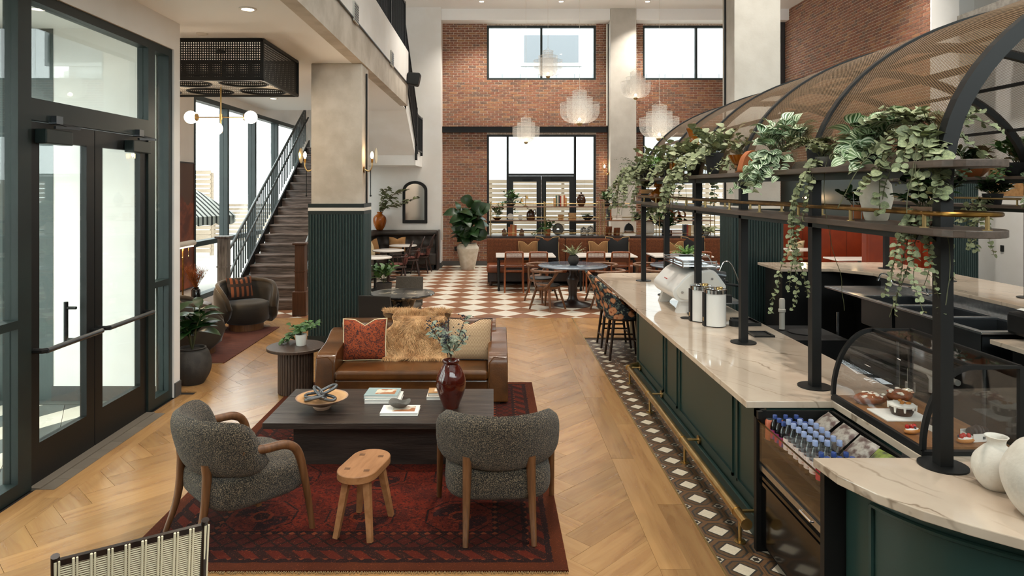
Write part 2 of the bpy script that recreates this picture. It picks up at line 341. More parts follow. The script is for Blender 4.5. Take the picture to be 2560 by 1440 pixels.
m_slab(); m_marble('marble_grey', '#626a74', '#4d555f', '#c4c8cc', 2.2, .12, .016, .6); m_marble('marble_dark', '#1c1d1f', '#2b2b2c', '#cfc0a8', 3.4, .14, .03, .95); m_marble('marble_white', '#e4dfd8', '#d8d1c8', '#a59a8c', 2., .2, .012, .5)
def m_rug():                                          # red tribal rug: banded borders and octagon medallions; object space, 2.63 x 3.75
    mt, nt, b = base('rug', .95, spec=.2); v, x, y, z = coords(nt)
    wob = noise(nt, v, 9, 3)*.03-.015
    ex = 1.315-x.ab(); ey = 1.875-y.ab(); e = ex.mn(ey)+wob
    u = x/.66; w = y/.62
    fx = ((u+.5).fr()-.5).ab()*.66; fy = ((w+.5).fr()-.5).ab()*.62
    oc = fx.mx(fy).mx((fx+fy)*.72)
    tiny = noise(nt, scalev(nt, v, (1, 1, 1)), 55, 2)
    c = mixc(nt, noise(nt, v, 5, 4).ss(.35, .65), '#471206', '#621a08')
    c = mixc(nt, (oc < .225), c, '#1d0c0a'); c = mixc(nt, (oc < .212), c, '#5c1c0c')
    quad = ((u+.5).fr()-.5)*((w+.5).fr()-.5) > 0.
    c = mixc(nt, (oc < .18), c, mixc(nt, quad, '#261010', '#541709')); c = mixc(nt, (oc < .075), c, '#6f2810'); c = mixc(nt, (oc < .05), c, '#2a100c')
    c = mixc(nt, (tiny > .56)*.75, c, '#1f0a08'); c = mixc(nt, (noise(nt, v, 34, 2) > .62)*.5, c, '#7a2a12')
    # borders
    lat = (((x+y)*9.).fr()-.5).ab().mn((((x-y)*9.).fr()-.5).ab())
    dots = (((x*14.).fr()-.5).ab()+((y*14.).fr()-.5).ab())
    bd = mixc(nt, (lat < .09), '#3f1006', '#1c0d08'); bd2 = mixc(nt, (dots < .3), '#1d0c0a', '#6b3018')
    zig = mixc(nt, (((x+y)*6.).fr() > .5), '#501606', '#260f09')
    c = mixc(nt, (e < .44), c, bd2); c = mixc(nt, (e < .40), c, bd); c = mixc(nt, (e < .25), c, bd2); c = mixc(nt, (e < .21), c, zig); c = mixc(nt, (e < .12), c, bd2); c = mixc(nt, (e < .08), c, '#4c2009')
    fade = noise(nt, v, 3, 4).ss(.3, .8); c = mixc(nt, fade*.35, c, '#2c0a06')
    c = mixc(nt, (noise(nt, v, 130, 2) > .66)*.5, c, '#8a4526')
    put(nt, c, b.inputs['Base Color']); bumpn(nt, b, noise(nt, v, 160, 2), .5)
m_rug()
mk('rug_plain', '#4c2318', .95, c2='#5d2f22', ns=6, st=(1, 4, 1), bump=.4, bs=120); mk('fringe', '#8d7350', .9)
def m_floral():                                       # dark upholstery with peach flowers
    mt, nt, b = base('floral', .85); v = coords(nt)[0]
    vo = nt.nodes.new('ShaderNodeTexVoronoi'); nt.links.new(v.o, vo.inputs['Vector']); vo.inputs['Scale'].default_value = 10
    d = X(nt, vo.outputs[0]) + noise(nt, v, 26, 3)*.28-.14
    lf = noise(nt, v, 20, 3, .5, 1.2)
    c = mixc(nt, lf.ss(.52, .58), '#16202a', '#5b6a66'); c = mixc(nt, lf.ss(.62, .66), c, '#9a9a80')
    c = mixc(nt, (d < .5), c, '#8a5436'); c = mixc(nt, (d < .44), c, '#c48a62'); c = mixc(nt, (d < .16), c, '#a5603c'); c = mixc(nt, (d < .07), c, '#4a2a1c')
    put(nt, c, b.inputs['Base Color'])
m_floral()
def m_weave():                                        # rust tweed with dark grid
    mt, nt, b = base('rust_tweed', .95); v, x, y, z = coords(nt); n1 = noise(nt, v, 40, 2)
    g = ((x*34.+n1*.6).fr() < .2).mx(((z*34.+n1*.6).fr() < .2)); c = mixc(nt, g*.6, mixc(nt, n1.ss(.35, .65), '#5a2f15', '#6f3d1a'), '#28130a')
    put(nt, c, b.inputs['Base Color']); bumpn(nt, b, n1, .3)
m_weave()
def m_print():                                        # rust pillow with dark botanical print
    mt, nt, b = base('print_rust', .9); v = coords(nt)[0]; n1 = noise(nt, v, 17, 5, .65, 1.6)
    c = mixc(nt, ((n1-.5).ab() < .028), '#93401c', '#2a1414'); c = mixc(nt, (noise(nt, v, 38, 3) > .64), c, '#3a1a16'); put(nt, c, b.inputs['Base Color'])
    mt, nt, b = base('herringbone', .9); v, x, y, z = coords(nt); q = (((x*34.).fr()-.5).ab()*1.6+z*70.).fr()
    put(nt, mixc(nt, (q < .45), '#c2a684', '#8a6a4c'), b.inputs['Base Color'])
    mt, nt, b = base('stripe_pillow', .9); v, x, y, z = coords(nt); q = (x*13.).fr(); w = (z*5.).fr()
    c = mixc(nt, (q < .5), '#231b19', '#7a4428'); c = mixc(nt, (w < .22), c, '#33251f'); put(nt, c, b.inputs['Base Color'])
    mt, nt, b = base('ticking', .9); v, x, y, z = coords(nt, 'UV'); q = (x*5.).fr(); put(nt, mixc(nt, (q < .4), '#a9a8a2', '#0c1210'), b.inputs['Base Color'])
    mt, nt, b = base('pink_print', .9); v = coords(nt)[0]; put(nt, mixc(nt, noise(nt, v, 20, 2).ss(.45, .55), '#6b3a30', '#47221b'), b.inputs['Base Color'])
    mt, nt, b = base('art_rust', .5); v, x, y, z = coords(nt); n1 = noise(nt, v, 2.2, 6, .6, .6)
    c = mixc(nt, n1.ss(.4, .6), '#5b2a17', '#8a4522'); c = mixc(nt, (z+n1*.9 > 2.45), c, '#5c3a26'); put(nt, c, b.inputs['Base Color'])
    mt, nt, b = base('book_photo', .5); v = coords(nt)[0]; put(nt, mixc(nt, noise(nt, v, 9, 2).ss(.45, .55), '#d9cbb6', '#a56a44'), b.inputs['Base Color'])
    mt, nt, b = base('peperomia', .45); v, x, y, z = coords(nt); yy = y-.5; a = x.ab()*1.25
    q = ((a/((yy*yy*-3.2+.95).mx(.1)))*4.+.35).fr(); nz = noise(nt, v, 5, 2)
    c = mixc(nt, ((q-.5).ab()+nz*.1-.05).ss(.2, .3), '#2f5a2a', '#d3dac2'); put(nt, mixc(nt, ornd(nt)*.4, c, '#a9c08a'), b.inputs['Base Color'])
    mt, nt, b = base('blotch_vase', .7); v = coords(nt)[0]; put(nt, mixc(nt, noise(nt, v, 55, 2).ss(.47, .53), '#cfc8bb', '#4c4843'), b.inputs['Base Color'])
m_print()
def perf(nt):                                         # round holes, 27 mm pitch, any face direction
    v, x, y, z = coords(nt); p = 1/.0275
    hx = ((x+y)*p).fr()-.5; hz = (z*p).fr()-.5
    return (hx*hx+hz*hz) > .085
holes('perforated', '#1b1b1b', perf, .5, .4)
def finemesh(nt): v, x, y, z = coords(nt); a = ((x+y)*42.).fr(); c = ((x-y)*42.).fr(); return (a < .3).mx(c < .3)
holes('drum_mesh', '#c9c1b4', finemesh, .6, .2)
def canopy_mesh(nt):                                  # expanded metal: u along the bar (metres), v along the arch (metres)
    t = nt.nodes.new('ShaderNodeUVMap'); s = nt.nodes.new('ShaderNodeSeparateXYZ'); nt.links.new(t.outputs[0], s.inputs[0]); u, w = X(nt, s.outputs[0]), X(nt, s.outputs[1])
    a = ((u*52.+w*86.).fr()-.5).ab(); c = ((u*52.-w*86.).fr()-.5).ab()
    return (a > .35).mx(c > .35)
holes('canopy_mesh', '#84694a', canopy_mesh, .45, .6)
def wire(nt):
    v, x, y, z = coords(nt); n1 = noise(nt, v, 60, 2); g = (n1-.5).ab() < .022
    return (g*1.).mx(((z*160.).fr() < .11)*1.)
holes('wire_mesh', '#ece9e4', wire, .5, .1)
def cane(nt): v, x, y, z = coords(nt); return (((x*60.).fr() < .4).mx((z*60.).fr() < .4))
holes('cane', '#6b3a1e', cane, .6, 0)
# ================================================================ STRUCTURE
CZ, MZ = 7.17, 3.95                                   # high ceiling, underside of the mezzanine
# ---- floor
fl = struct('floor', MB().box(-5.1, 9.8, -2, 19.4, -.12, -.012), 'soil')
def plank_mesh(poly, z0=-.012, z1=0.):
    c = (sum(p[0] for p in poly)/len(poly), sum(p[1] for p in poly)/len(poly))
    return c, [(p[0]-c[0], p[1]-c[1]) for p in poly]
def inset(poly, d):
    c = Vector((sum(p[0] for p in poly)/len(poly), sum(p[1] for p in poly)/len(poly)))
    return [tuple(Vector(p)-(Vector(p)-c).normalized()*d) for p in poly]
def plank(corners, ang, regions):
    for rg in regions:
        q = clip(corners, rg)
        if len(q) < 3: continue
        ar = abs(sum(q[i-1][0]*q[i][1]-q[i][0]*q[i-1][1] for i in range(len(q))))/2
        if ar < .004: continue
        q = inset(q, .0016)
        c = Vector((sum(p[0] for p in q)/len(q), sum(p[1] for p in q)/len(q)))
        loc = [((p[0]-c.x)*cos(-ang)-(p[1]-c.y)*sin(-ang), (p[0]-c.x)*sin(-ang)+(p[1]-c.y)*cos(-ang)) for p in q]
        me = MB().prism(loc, -.012, random.uniform(-.0005, 0)).mesh('plank', 'plank')
        link('plank', me, fl, Matrix.Translation((c.x, c.y, 0)) @ Matrix.Rotation(ang, 4, 'Z'))
EDGE = 11.44
regC = [(-1, 0, -1.332), (1, 0, 5.), (0, -1, -9.95), (0, 1, EDGE)]
regA = [(-1, 0, 3.06), (1, 0, .96), (0, -1, -2.3), (0, 1, EDGE)]
regB = [(-1, 0, 5.1), (1, 0, -3.06), (0, -1, -7.3), (0, 1, EDGE)]
PW, PL = .2, 1.2
def herring():
    n = int(PL/PW); rot = R(45)
    def tr(x, y): return (x*cos(rot)-y*sin(rot)-1.1, x*sin(rot)+y*cos(rot)+1.6)
    for i in range(-40, 60):
        for j in range(-16, 16):
            bx, by = i*PW + j*PL, i*PW - j*PL
            for kind in (0, 1):
                if kind == 0: c = [(bx, by), (bx+PL, by), (bx+PL, by+PW), (bx, by+PW)]; a = rot
                else: c = [(bx, by+PW), (bx+PW, by+PW), (bx+PW, by+PW+PL), (bx, by+PW+PL)]; a = rot+pi/2
                q = [tr(*p) for p in c]
                if max(p[0] for p in q) < -5.1 or min(p[0] for p in q) > 5 or max(p[1] for p in q) < 2.2 or min(p[1] for p in q) > EDGE: continue
                plank(q, a, [regA, regB, regC])
herring()
def straight(x0, x1, y0, y1, L, off=0.):
    y = y0-off
    while y < y1:
        a, b = max(y, y0), min(y+L, y1)
        if b-a > .02: plank([(x0, a), (x1, a), (x1, b), (x0, b)], pi/2, [[(0, 1, 99)]])
        y += L
straight(.96, 1.14, 2.3, EDGE, 1.6); straight(1.14, 1.318, 2.3, EDGE, 1.6, .8); straight(-3.34, -3.20, 2.3, 7.2, 1.7); straight(-3.20, -3.06, 2.3, 7.3, 1.7, .9)
MB().box(1.318, 1.33, 2.3, 9.5, -.01, .003).box(1.318, 1.333, 9.5, EDGE, -.01, .001).go('edge_strip', 'brass_matte', fl)
# checkerboard
D = .595; tw = D/2-.0025; ctile = MB().prism([(-tw, 0), (0, -tw), (tw, 0), (0, tw)], -.012, 0)
cm = {True: ctile.mesh('tile', 'tile_brown'), False: ctile.mesh('tile', 'tile_white')}; tl = []
for i in range(-9, 15):
    for j in range(-3, 14):
        for br in (True, False):
            c = (-.081+D*i+(0 if br else D/2), 11.86+D*j+(D/2 if br else 0))
            if c[1]-D/2 > 19.15 or c[1]+D/2 < EDGE or c[0] < -5.2 or c[0] > 8.4: continue
            u = HX+c[0]/c[1]*F
            tl.append((not (700 < u < 1640), c[1], c, br))
tl.sort(key=lambda t: (t[0], t[1])); rest = {True: MB(), False: MB()}
for k, (h, y, c, br) in enumerate(tl):
    poly = [(c[0]-tw, c[1]), (c[0], c[1]-tw), (c[0]+tw, c[1]), (c[0], c[1]+tw)]
    if k < 300:
        if y-D/2 < EDGE or y+D/2 > 19.2:
            q = clip([(p[0], p[1]) for p in poly], [(0, -1, -EDGE-.002), (0, 1, 19.2)])
            if len(q) > 2: link('tile', MB().prism([(p[0]-c[0], p[1]-c[1]) for p in q], -.012, 0).mesh('tile', 'tile_brown' if br else 'tile_white'), fl, Matrix.Translation((c[0], c[1], 0)))
        else: link('tile', cm[br], fl, Matrix.Translation((c[0], c[1], random.uniform(-.0006, 0))))
    else:
        q = clip(poly, [(0, -1, -EDGE-.002), (0, 1, 19.2), (-1, 0, 5.1)])
        if len(q) > 2: rest[br].prism(q, -.012, 0)
rest[True].go('far_tiles', 'tile_brown', fl, kind='stuff'); rest[False].go('far_tiles', 'tile_white', fl, kind='stuff')
# printed tiles along the bar
em = MB().prism([(-.111, -.111), (.111, -.111), (.111, .111), (-.111, .111)], -.012, .001).mesh('tile', 'encaustic')
for j in range(34):
    for i in range(7):
        x, y = 1.442+i*.2235, 2.55+j*.2235
        if (i < 2 and y < 8) or (8 <= y < 9.85): link('tile', em, fl, Matrix.Translation((x, y, 0)))
box('bar_mat', 'floor_mat', fl, 2.6, 6.0, 2.6, 11, -.01, .004)
# ---- walls
th = lambda y0, y1: (lambda s, a, b, c, d: s.box(a, b, y0, y1, c, d))
tx = lambda x0, x1: (lambda s, a, b, c, d: s.box(x0, x1, a, b, c, d))
struct('wall_left', MB().wall(-2, 7.22, 0, MZ, [(3.2, 7.09, 0, 3.65)], tx(-3.5, -3.35)), 'white')
struct('baseboard_left', MB().box(-3.35, -3.335, 7.09, 7.22, 0, .15).box(-3.5, -3.35, 7.22, 7.235, 0, .15), 'trim_grey')
struct('wall_lounge', MB().wall(7.22, 18.8, 0, CZ, [(11.5, 17.9, .25, 3.8)], tx(-5.35, -5.1)), 'white')
struct('wall_lounge_end', MB().box(-5.35, -3.5, 7.07, 7.22, 0, MZ), 'white')
struct('baseboard_lounge', MB().box(-5.1, -5.085, 7.22, 11.5, 0, .14), 'trim_grey')
struct('wall_back_left', MB().box(-5.35, -1.45, 18.6, 19.4, 0, CZ), 'white')
struct('baseboard_back_left', MB().box(-1.52, -1.435, 18.585, 18.6, 0, .14).box(-1.45, -1.435, 18.6, 19.2, 0, .14), 'trim_grey')
struct('wall_right_near', MB().box(9.6, 9.8, -2, 13.5, 0, CZ), 'white'); struct('wall_right_return', MB().box(8.75, 9.8, 13.5, 13.7, 0, CZ), 'white')
struct('wall_right_pier', MB().box(8.2, 8.72, 12.66, 12.695, 0, CZ).box(8.41, 8.72, 12.695, 13.7, 0, CZ), 'white')
struct('ceiling', MB().box(-1.83, 9.8, -2, 18.75, CZ, CZ+.2).box(-5.35, -1.83, -2, 19.4, CZ, CZ+.2), 'ceiling_white')
struct('ceiling_soffit', MB().box(-1.45, 8.2, 18.75, 19.4, 6.86, CZ+.2), 'ceiling_white')
struct('ceiling_mezzanine', MB().box(-5.35, -1.99, -2, 15.2, MZ, MZ+.12).box(-5.35, -3.5, -2, 7.2, MZ-.04, MZ), 'ceiling_white')
FRONT_FILL = (-1.6, 9.0, 3.7, 6.5)  # unseen wall and window behind the camera, added and sized for the light
struct('wall_unseen_front', MB().wall(-5.35, 9.8, -.1, CZ+.2, [FRONT_FILL], th(-2.2, -2.0)), 'white')
# mezzanine edge: concrete beam, plaster parapet
struct('trim_1', MB().box(-1.99, -1.83, -2, 14.4, MZ, 4.40), 'concrete'); struct('wall_parapet', MB().box(-1.97, -1.815, -2, 14.4, 4.405, 5.1), 'white')
struct('trim_2', MB().box(-1.82, -1.80, -2, 14.4, 4.392, 4.405), 'sill_black')
# ---- brick walls
BL, BH, JX, JZ = .199, .0535, .213, .0677
bmesh_full = {}
def bricks(wall, a0, a1, z0, z1, hs, ax, plane, want):
    """lay running-bond bricks on a wall; 300 of them (those that show) as parts of their own, the rest joined"""
    lst = []; r = 0; z = z0
    while z+BH <= z1+.03:
        zt = min(z+BH, z1); zc = (z+zt)/2
        cuts = sorted([(h[0]-.0, h[1]+.0) for h in hs if h[2]-.03 < zc < h[3]+.03]); spans = []; p = a0
        for c in cuts:
            if c[0] > p: spans.append((p, c[0]))
            p = max(p, c[1])
        if p < a1: spans.append((p, a1))
        for s0, s1 in spans:
            b = a0-(JX/2 if r % 2 else 0)
            while b < s1:
                q0, q1 = max(b, s0), min(b+BL, s1)
                if q1-q0 > .03: lst.append((q0, q1, z, zt))
                b += JX
        z += JZ; r += 1
    full = [b for b in lst if b[1]-b[0] > BL-.002 and b[3]-b[2] > BH-.002]; full.sort(key=want); own = set(full[:300])
    dp = .006
    def add(m, b, dd): m.box(b[0], b[1], plane-dd, plane+.01, b[2], b[3]) if ax == 'y' else m.box(plane-dd, plane+.01, b[0], b[1], b[2], b[3])
    ms = MB()
    if ax == 'y': ms.box(-BL/2, BL/2, -dp, .01, -BH/2, BH/2)
    else: ms.box(-dp, .01, -BL/2, BL/2, -BH/2, BH/2)
    me = ms.mesh('brick', 'brick'); rest = MB()
    for b in lst:
        if b in own:
            ca, cz = (b[0]+b[1])/2, (b[2]+b[3])/2; o = random.uniform(-.002, .002)
            link('brick', me, wall, Matrix.Translation((ca, plane+o, cz) if ax == 'y' else (plane+o, ca, cz)))
        else: add(rest, b, dp+random.uniform(-.002, .002))
    rest.go('more_bricks', 'brick', wall, kind='stuff')
WB = 19.2
UW1, UW2 = (-.19, 2.91, 5.27, 6.82), (4.24, 7.4, 5.27, 6.82); LW1, LW2 = (-.19, 2.91, 0, 3.72), (4.24, 7.4, 0, 3.72)
wb = struct('wall_back', MB().wall(-1.45, 8.4, 0, 6.86, [UW1, UW2, LW1, LW2], th(WB, WB+.3)), 'mortar')
bricks(wb, -1.45, 8.2, .13, 6.86, [UW1, UW2, LW1, LW2, (3.23, 3.95, -1, 9)], 'y', WB, lambda b: abs((b[2]-4.6)*1.4)+abs(b[0]-1.0)*.6+(9 if b[0] > 3 else 0))
struct('baseboard_back', MB().box(-1.45, -.19, WB-.02, WB, 0, .13).box(2.91, 3.23, WB-.02, WB, 0, .13), 'trim_grey')
wr = struct('wall_right', MB().box(8.2, 8.4, 12.7, 19.5, 0, CZ), 'mortar')
bricks(wr, 12.7, 19.18, 2.9, CZ, [], 'x', 8.2, lambda b: abs(b[2]-(2.2+.345*8.2-.2))*1.+(b[0]-12.7)*.35)
struct('trim_3', MB().box(8.12, 8.2, 12.7, 19.18, 2.84, 2.9), 'panel_dark'); struct('wall_right_panel', MB().box(8.15, 8.2, 12.7, 19.18, 0, 2.84), 'panel_dark')
struct('trim_4', MB().box(8.05, 8.19, 19.0, 19.15, 2.9, CZ), 'steel_dark')
# steel lintel beam
struct('trim_5', MB().box(-1.45, 3.22, WB-.16, WB-.02, 3.77, 3.93).box(3.96, 8.1, WB-.16, WB-.02, 3.77, 3.93).box(-1.45, 3.22, WB-.2, WB-.02, 3.915, 3.93), 'black')
# ---- windows
def window(name, ax, plane, a0, a1, z0, z1, mul=(), rails=(), fw=.06, dp=.1, mat='frame_green', gl='window_glass', zm=None):
    bx = (lambda m, a, b, c, d: m.box(a, b, plane, plane+dp, c, d)) if ax == 'y' else (lambda m, a, b, c, d: m.box(plane-dp, plane, a, b, c, d))
    m = MB(); bx(m, a0, a0+fw, z0, z1); bx(m, a1-fw, a1, z0, z1); bx(m, a0+fw, a1-fw, z1-fw, z1); bx(m, a0+fw, a1-fw, z0, z0+fw)
    o = struct(name, m, mat); es = [a0+fw/2, *mul, a1-fw/2]
    for q in mul: t = MB(); bx(t, q-fw/2, q+fw/2, z0+fw, z1-fw); t.go('mullion', mat, o)
    for i in range(len(es)-1):
        zz = [z0+fw/2] + [r for r in (rails[i] if rails and isinstance(rails[0], (list, tuple)) else rails)] + [z1-fw/2]
        for r in zz[1:-1]: t = MB(); bx(t, es[i]+fw/2, es[i+1]-fw/2, r-fw/2, r+fw/2); t.go('rail', mat, o)
        for j in range(len(zz)-1):
            if zm and i in zm and j == 0: continue
            t = MB(); g = dp*.45
            if ax == 'y': t.box(es[i]+fw/2, es[i+1]-fw/2, plane+g, plane+g+.012, zz[j]+fw/2, zz[j+1]-fw/2)
            else: t.box(plane-g-.012, plane-g, es[i]+fw/2, es[i+1]-fw/2, zz[j]+fw/2, zz[j+1]-fw/2)
            t.go('pane', gl, o)
    return o
window('window_1', 'y', WB+.04, *UW1, mul=(1.36,)); window('window_2', 'y', WB+.04, *UW2, mul=(5.77,))
window('window_3', 'y', WB+.04, *LW1, mul=(.40, 2.32), rails=[[1.23], [2.58], [1.23]], zm={1}, mat='frame_black'); window('window_4', 'y', WB+.04, *LW2, mul=(4.85, 6.77), rails=[[1.23], [2.58], [1.23]], zm={1}, mat='frame_black')
def leaf_door(name, a0, a1, z1, hinge):               # glazed door leaf in the back wall
    m = MB(); y0, y1 = WB+.05, WB+.11
    m.box(a0, a0+.13, y0, y1, 0, z1).box(a1-.13, a1, y0, y1, 0, z1).box(a0+.13, a1-.13, y0, y1, 0, .3).box(a0+.13, a1-.13, y0, y1, z1-.16, z1)
    o = struct(name, m, 'frame_black'); box('pane', 'window_glass', o, a0+.13, a1-.13, y0+.025, y0+.035, .3, z1-.16)
    MB().cyl((a0+.02, y0-.07, 1.0), (a1-.02, y0-.07, 1.0), .018).box(a0+.03, a0+.07, y0-.07, y0, .98, 1.02).box(a1-.07, a1-.03, y0-.07, y0, .98, 1.02).go('push_bar', 'black', o)
    box('door_closer', 'black', o, hinge, hinge+.3, y0-.06, y0, z1-.1, z1-.02)
for a, b in ((.43, 2.29), (4.88, 6.74)):
    m_ = (a+b)/2; n_ = 3 if a < 1 else 5
    leaf_door('door_%d' % n_, a, m_-.005, 2.54, a+.4); leaf_door('door_%d' % (n_+1), m_+.005, b, 2.54, m_+.3)
window('window_fill_front', 'y', -2.15, *FRONT_FILL, mul=(.6, 2.7, 4.8, 6.9))  # added window out of view, lets in light from the front
window('window_5', 'x', -5.1, 11.5, 17.9, .25, 3.8, mul=(13.0, 14.5, 16.0), rails=(1.23,), fw=.085, dp=.16)
# ---- entry storefront (X = -3.35), doors pivot in it
SX = -3.37
def sx(m, a, b, c, d, x0=-.11, x1=0.): return m.box(SX+x0, SX+x1, a, b, c, d)
fr = MB()
for a, b in ((3.2, 3.28), (4.79, 4.93), (6.60, 6.73), (7.01, 7.09)): sx(fr, a, b, 0, 3.65)
for a, b in ((3.28, 4.79), (4.93, 6.60), (6.73, 7.01)): sx(fr, a, b, 3.57, 3.65)
sx(fr, 4.93, 6.60, 2.70, 2.86); sx(fr, 3.28, 4.79, 0, .1); sx(fr, 6.73, 7.01, 0, .1)
w6 = struct('window_6', fr, 'frame_green')
for a, b in ((3.28, 4.79), (6.73, 7.01)):
    sx(MB(), a, b, 1.2, 1.26).go('rail', 'frame_green', w6)
    sx(MB(), a, b, .1, 1.2, -.06, -.048).go('pane', 'window_glass', w6); sx(MB(), a, b, 1.26, 3.57, -.06, -.048).go('pane', 'window_glass', w6)
sx(MB(), 4.93, 6.60, 2.86, 3.57, -.06, -.048).go('pane', 'window_glass', w6)
struct('trim_6', MB().box(SX-.1, SX+.06, 4.93, 6.6, -.01, .012), 'tile_stone')
for i in range(9): box('threshold_tile', 'tile_stone', fl, SX+.06, SX+.165, 4.93+i*.186, 4.93+i*.186+.183, -.01, .002)
def entry_door(name, a0, a1, inner, cl):
    m = MB(); x0, x1 = -.075, -.02
    sx(m, a0, a0+.11, .012, 2.69, x0, x1); sx(m, a1-.11, a1, .012, 2.69, x0, x1); sx(m, a0+.11, a1-.11, .012, .3, x0, x1); sx(m, a0+.11, a1-.11, 2.55, 2.69, x0, x1)
    o = struct(name, m, 'frame_black'); sx(MB(), a0+.11, a1-.11, .3, 2.55, -.055, -.043).go('pane', 'window_glass', o)
    pb = MB().tube([(SX+.075, a0+.05, 1.0), (SX+.075, a1-.05, 1.0)], .021, 10).go('push_bar', 'steel_dark', o, 40)
    for q in (a0+.04, a1-.04): MB().tube([(SX-.02, q, 1.0), (SX+.05, q, 1.0), (SX+.078, q+(.03 if q < (a0+a1)/2 else -.03), 1.0)], .02, 8).go('bar_bracket', 'black', pb, 40)
    h = a1-.16 if inner == 'hi' else a0+.16
    ph = MB().tube([(SX-.16, h, .9), (SX-.16, h, 1.26)], .017, 10)
    ph.cyl((SX-.16, h, .95), (SX-.075, h, .95), .012).cyl((SX-.16, h, 1.21), (SX-.075, h, 1.21), .012).go('pull_handle', 'black', o, 40)
    c = box('door_closer', 'frame_green', o, SX-.02, SX+.07, cl, cl+.32, 2.53, 2.64, bev=.008)
    MB().bar((SX+.04, cl+.14, 2.66), (SX+.07, cl+.40, 2.67), .02).bar((SX+.07, cl+.40, 2.67), (SX+.01, cl+.2, 2.7), .018).box(SX-.02, SX+.04, cl+.16, cl+.24, 2.69, 2.75).go('closer_arm', 'steel_dark', c)
entry_door('door_1', 4.935, 5.74, 'hi', 4.99); entry_door('door_2', 5.75, 6.595, 'lo', 6.2)
# vestibule behind the doors
vf = struct('floor_vestibule', MB().box(-5.2, -3.48, 2.2, 7.05, -.12, -.012), 'soil')
for i in range(5):
    for j in range(14):
        c = (-3.66-i*.4+(.2 if j % 2 else 0), 2.5+j*.35)
        q = clip([(c[0]-.2, c[1]), (c[0], c[1]-.35), (c[0]+.2, c[1]), (c[0], c[1]+.35)], [(1, 0, -3.5), (0, 1, 6.86), (-1, 0, 5.2)])
        if len(q) > 2: MB().prism(inset(q, .003), -.012, 0).go('tile', 'tile_white' if (i+j//2) % 2 else 'tile_grey', vf)
box('border_tile', 'tile_grey', vf, -5.2, -3.5, 6.87, 7.0, -.012, 0)
struct('wall_vestibule_unseen', MB().wall(2.0, 7.0, -.1, MZ, [(2.3, 6.9, .1, 3.6)], tx(-5.4, -5.2)), 'white')  # unseen outer wall, added to hold down the light in the vestibule
struct('wall_vestibule_near', MB().box(-5.4, -3.5, 2.0, 2.2, -.1, MZ), 'white')
window('window_vestibule_unseen', 'x', -5.25, 2.3, 6.9, .1, 3.6, mul=(3.8, 5.3), rails=(2.4,))  # unseen window, sized to set the vestibule brightness
struct('wall_vestibule', MB().box(-4.56, -3.5, 7.0, 7.06, 0, MZ), 'white'); struct('baseboard_vestibule', MB().box(-4.57, -3.5, 6.985, 7.0, 0, .15), 'trim_grey')
struct('reflection_panel', MB().box(-5.2, -4.56, 6.995, 7.05, 0, MZ), 'reflection_dark')  # dark panel in place of a door glass reflection, painted as colour
struct('ceiling_vestibule', MB().box(-5.2, -3.5, 2.2, 7.0, 3.85, MZ), 'ceiling_white')
# ---- concrete columns with fluted green cladding
def column(name, x0, x1, y0, y1, z1, label, band=True, mat='concrete'):
    t = thing(name, label, 'column', ((x0+x1)/2, (y0+y1)/2, 0)); hx, hy = (x1-x0)/2, (y1-y0)/2
    MB().box(-hx, hx, -hy, hy, 0, z1).go('shaft', mat, t, bev=.012)
    if band:
        g = .022; ft = 1.88
        MB().box(-hx-g, hx+g, -hy-g, hy+g, 0, ft).go('cladding_core', 'panel_dark', t)
        for z0, zz, mm in ((ft, ft+.045, 'white_pot'), (ft+.045, ft+.10, 'frame_green'), (ft-.05, ft, 'frame_green')): MB().box(-hx-g-.012, hx+g+.012, -hy-g-.012, hy+g+.012, z0, zz).go('band', mm, t)
        MB().box(-hx-g-.02, hx+g+.02, -hy-g-.02, hy+g+.02, 0, .13).go('plinth', 'frame_green', t)
        nf = int((2*hx+2*g)/.042); w = (2*hx+2*g)/nf; me = MB().prism([(-w*.36, 0), (-w*.2, -.016), (w*.2, -.016), (w*.36, 0)], .13, ft-.05).mesh('flute', 'fluted_green')
        for i in range(nf): link('flute', me, t, Matrix.Translation((-hx-g+w*(i+.5), -hy-g, 0)))
        ns = int((2*hy+2*g)/.042); w2 = (2*hy+2*g)/ns
        for i in range(ns):
            for sd in (1, -1): link('flute', me, t, Matrix.Translation((sd*(hx+g), -hy-g+w2*(i+.5), 0)) @ Matrix.Rotation(sd*pi/2, 4, 'Z'))
    return t
c1 = column('column', -2.565, -1.85, 9.5, 10.0, MZ, 'square concrete column clad below in dark green fluting behind leather sofa')
box('conduit', 'black', c1, .365, .385, .0, .03, 1.98, 3.85)
c2_ = column('column', 3.74, 4.46, 10.5, 11.05, CZ, 'tall concrete column with green fluted base rising beside the bar canopy', mat='concrete_pale')
box('conduit', 'black', c2_, -.385, -.362, .1, .13, 1.99, CZ-.01)
c3_ = column('column', 3.23, 3.95, 18.70, 19.19, CZ, 'pale bare concrete column standing against brick between tall windows', band=False, mat='concrete_pale')
box('conduit', 'black', c3_, -.385, -.361, .05, .08, 0, 6.8); box('pipe_cover', 'white_pot', c3_, -.42, -.386, .04, .1, 3.95, 6.8)
t = thing('column', 'green fluted column base under the white pier beside beige wall', 'column', (8.48, 12.3, 0))
box('core', 'panel_dark', t, -.27, .27, -.1, .38, 0, 2.6)
me = MB().prism([(-.014, 0), (-.008, -.014), (.008, -.014), (.014, 0)], 0, 2.6).mesh('flute', 'fluted_green')
for i in range(14): link('flute', me, t, Matrix.Translation((-.25+i*.0385, -.1, 0)))
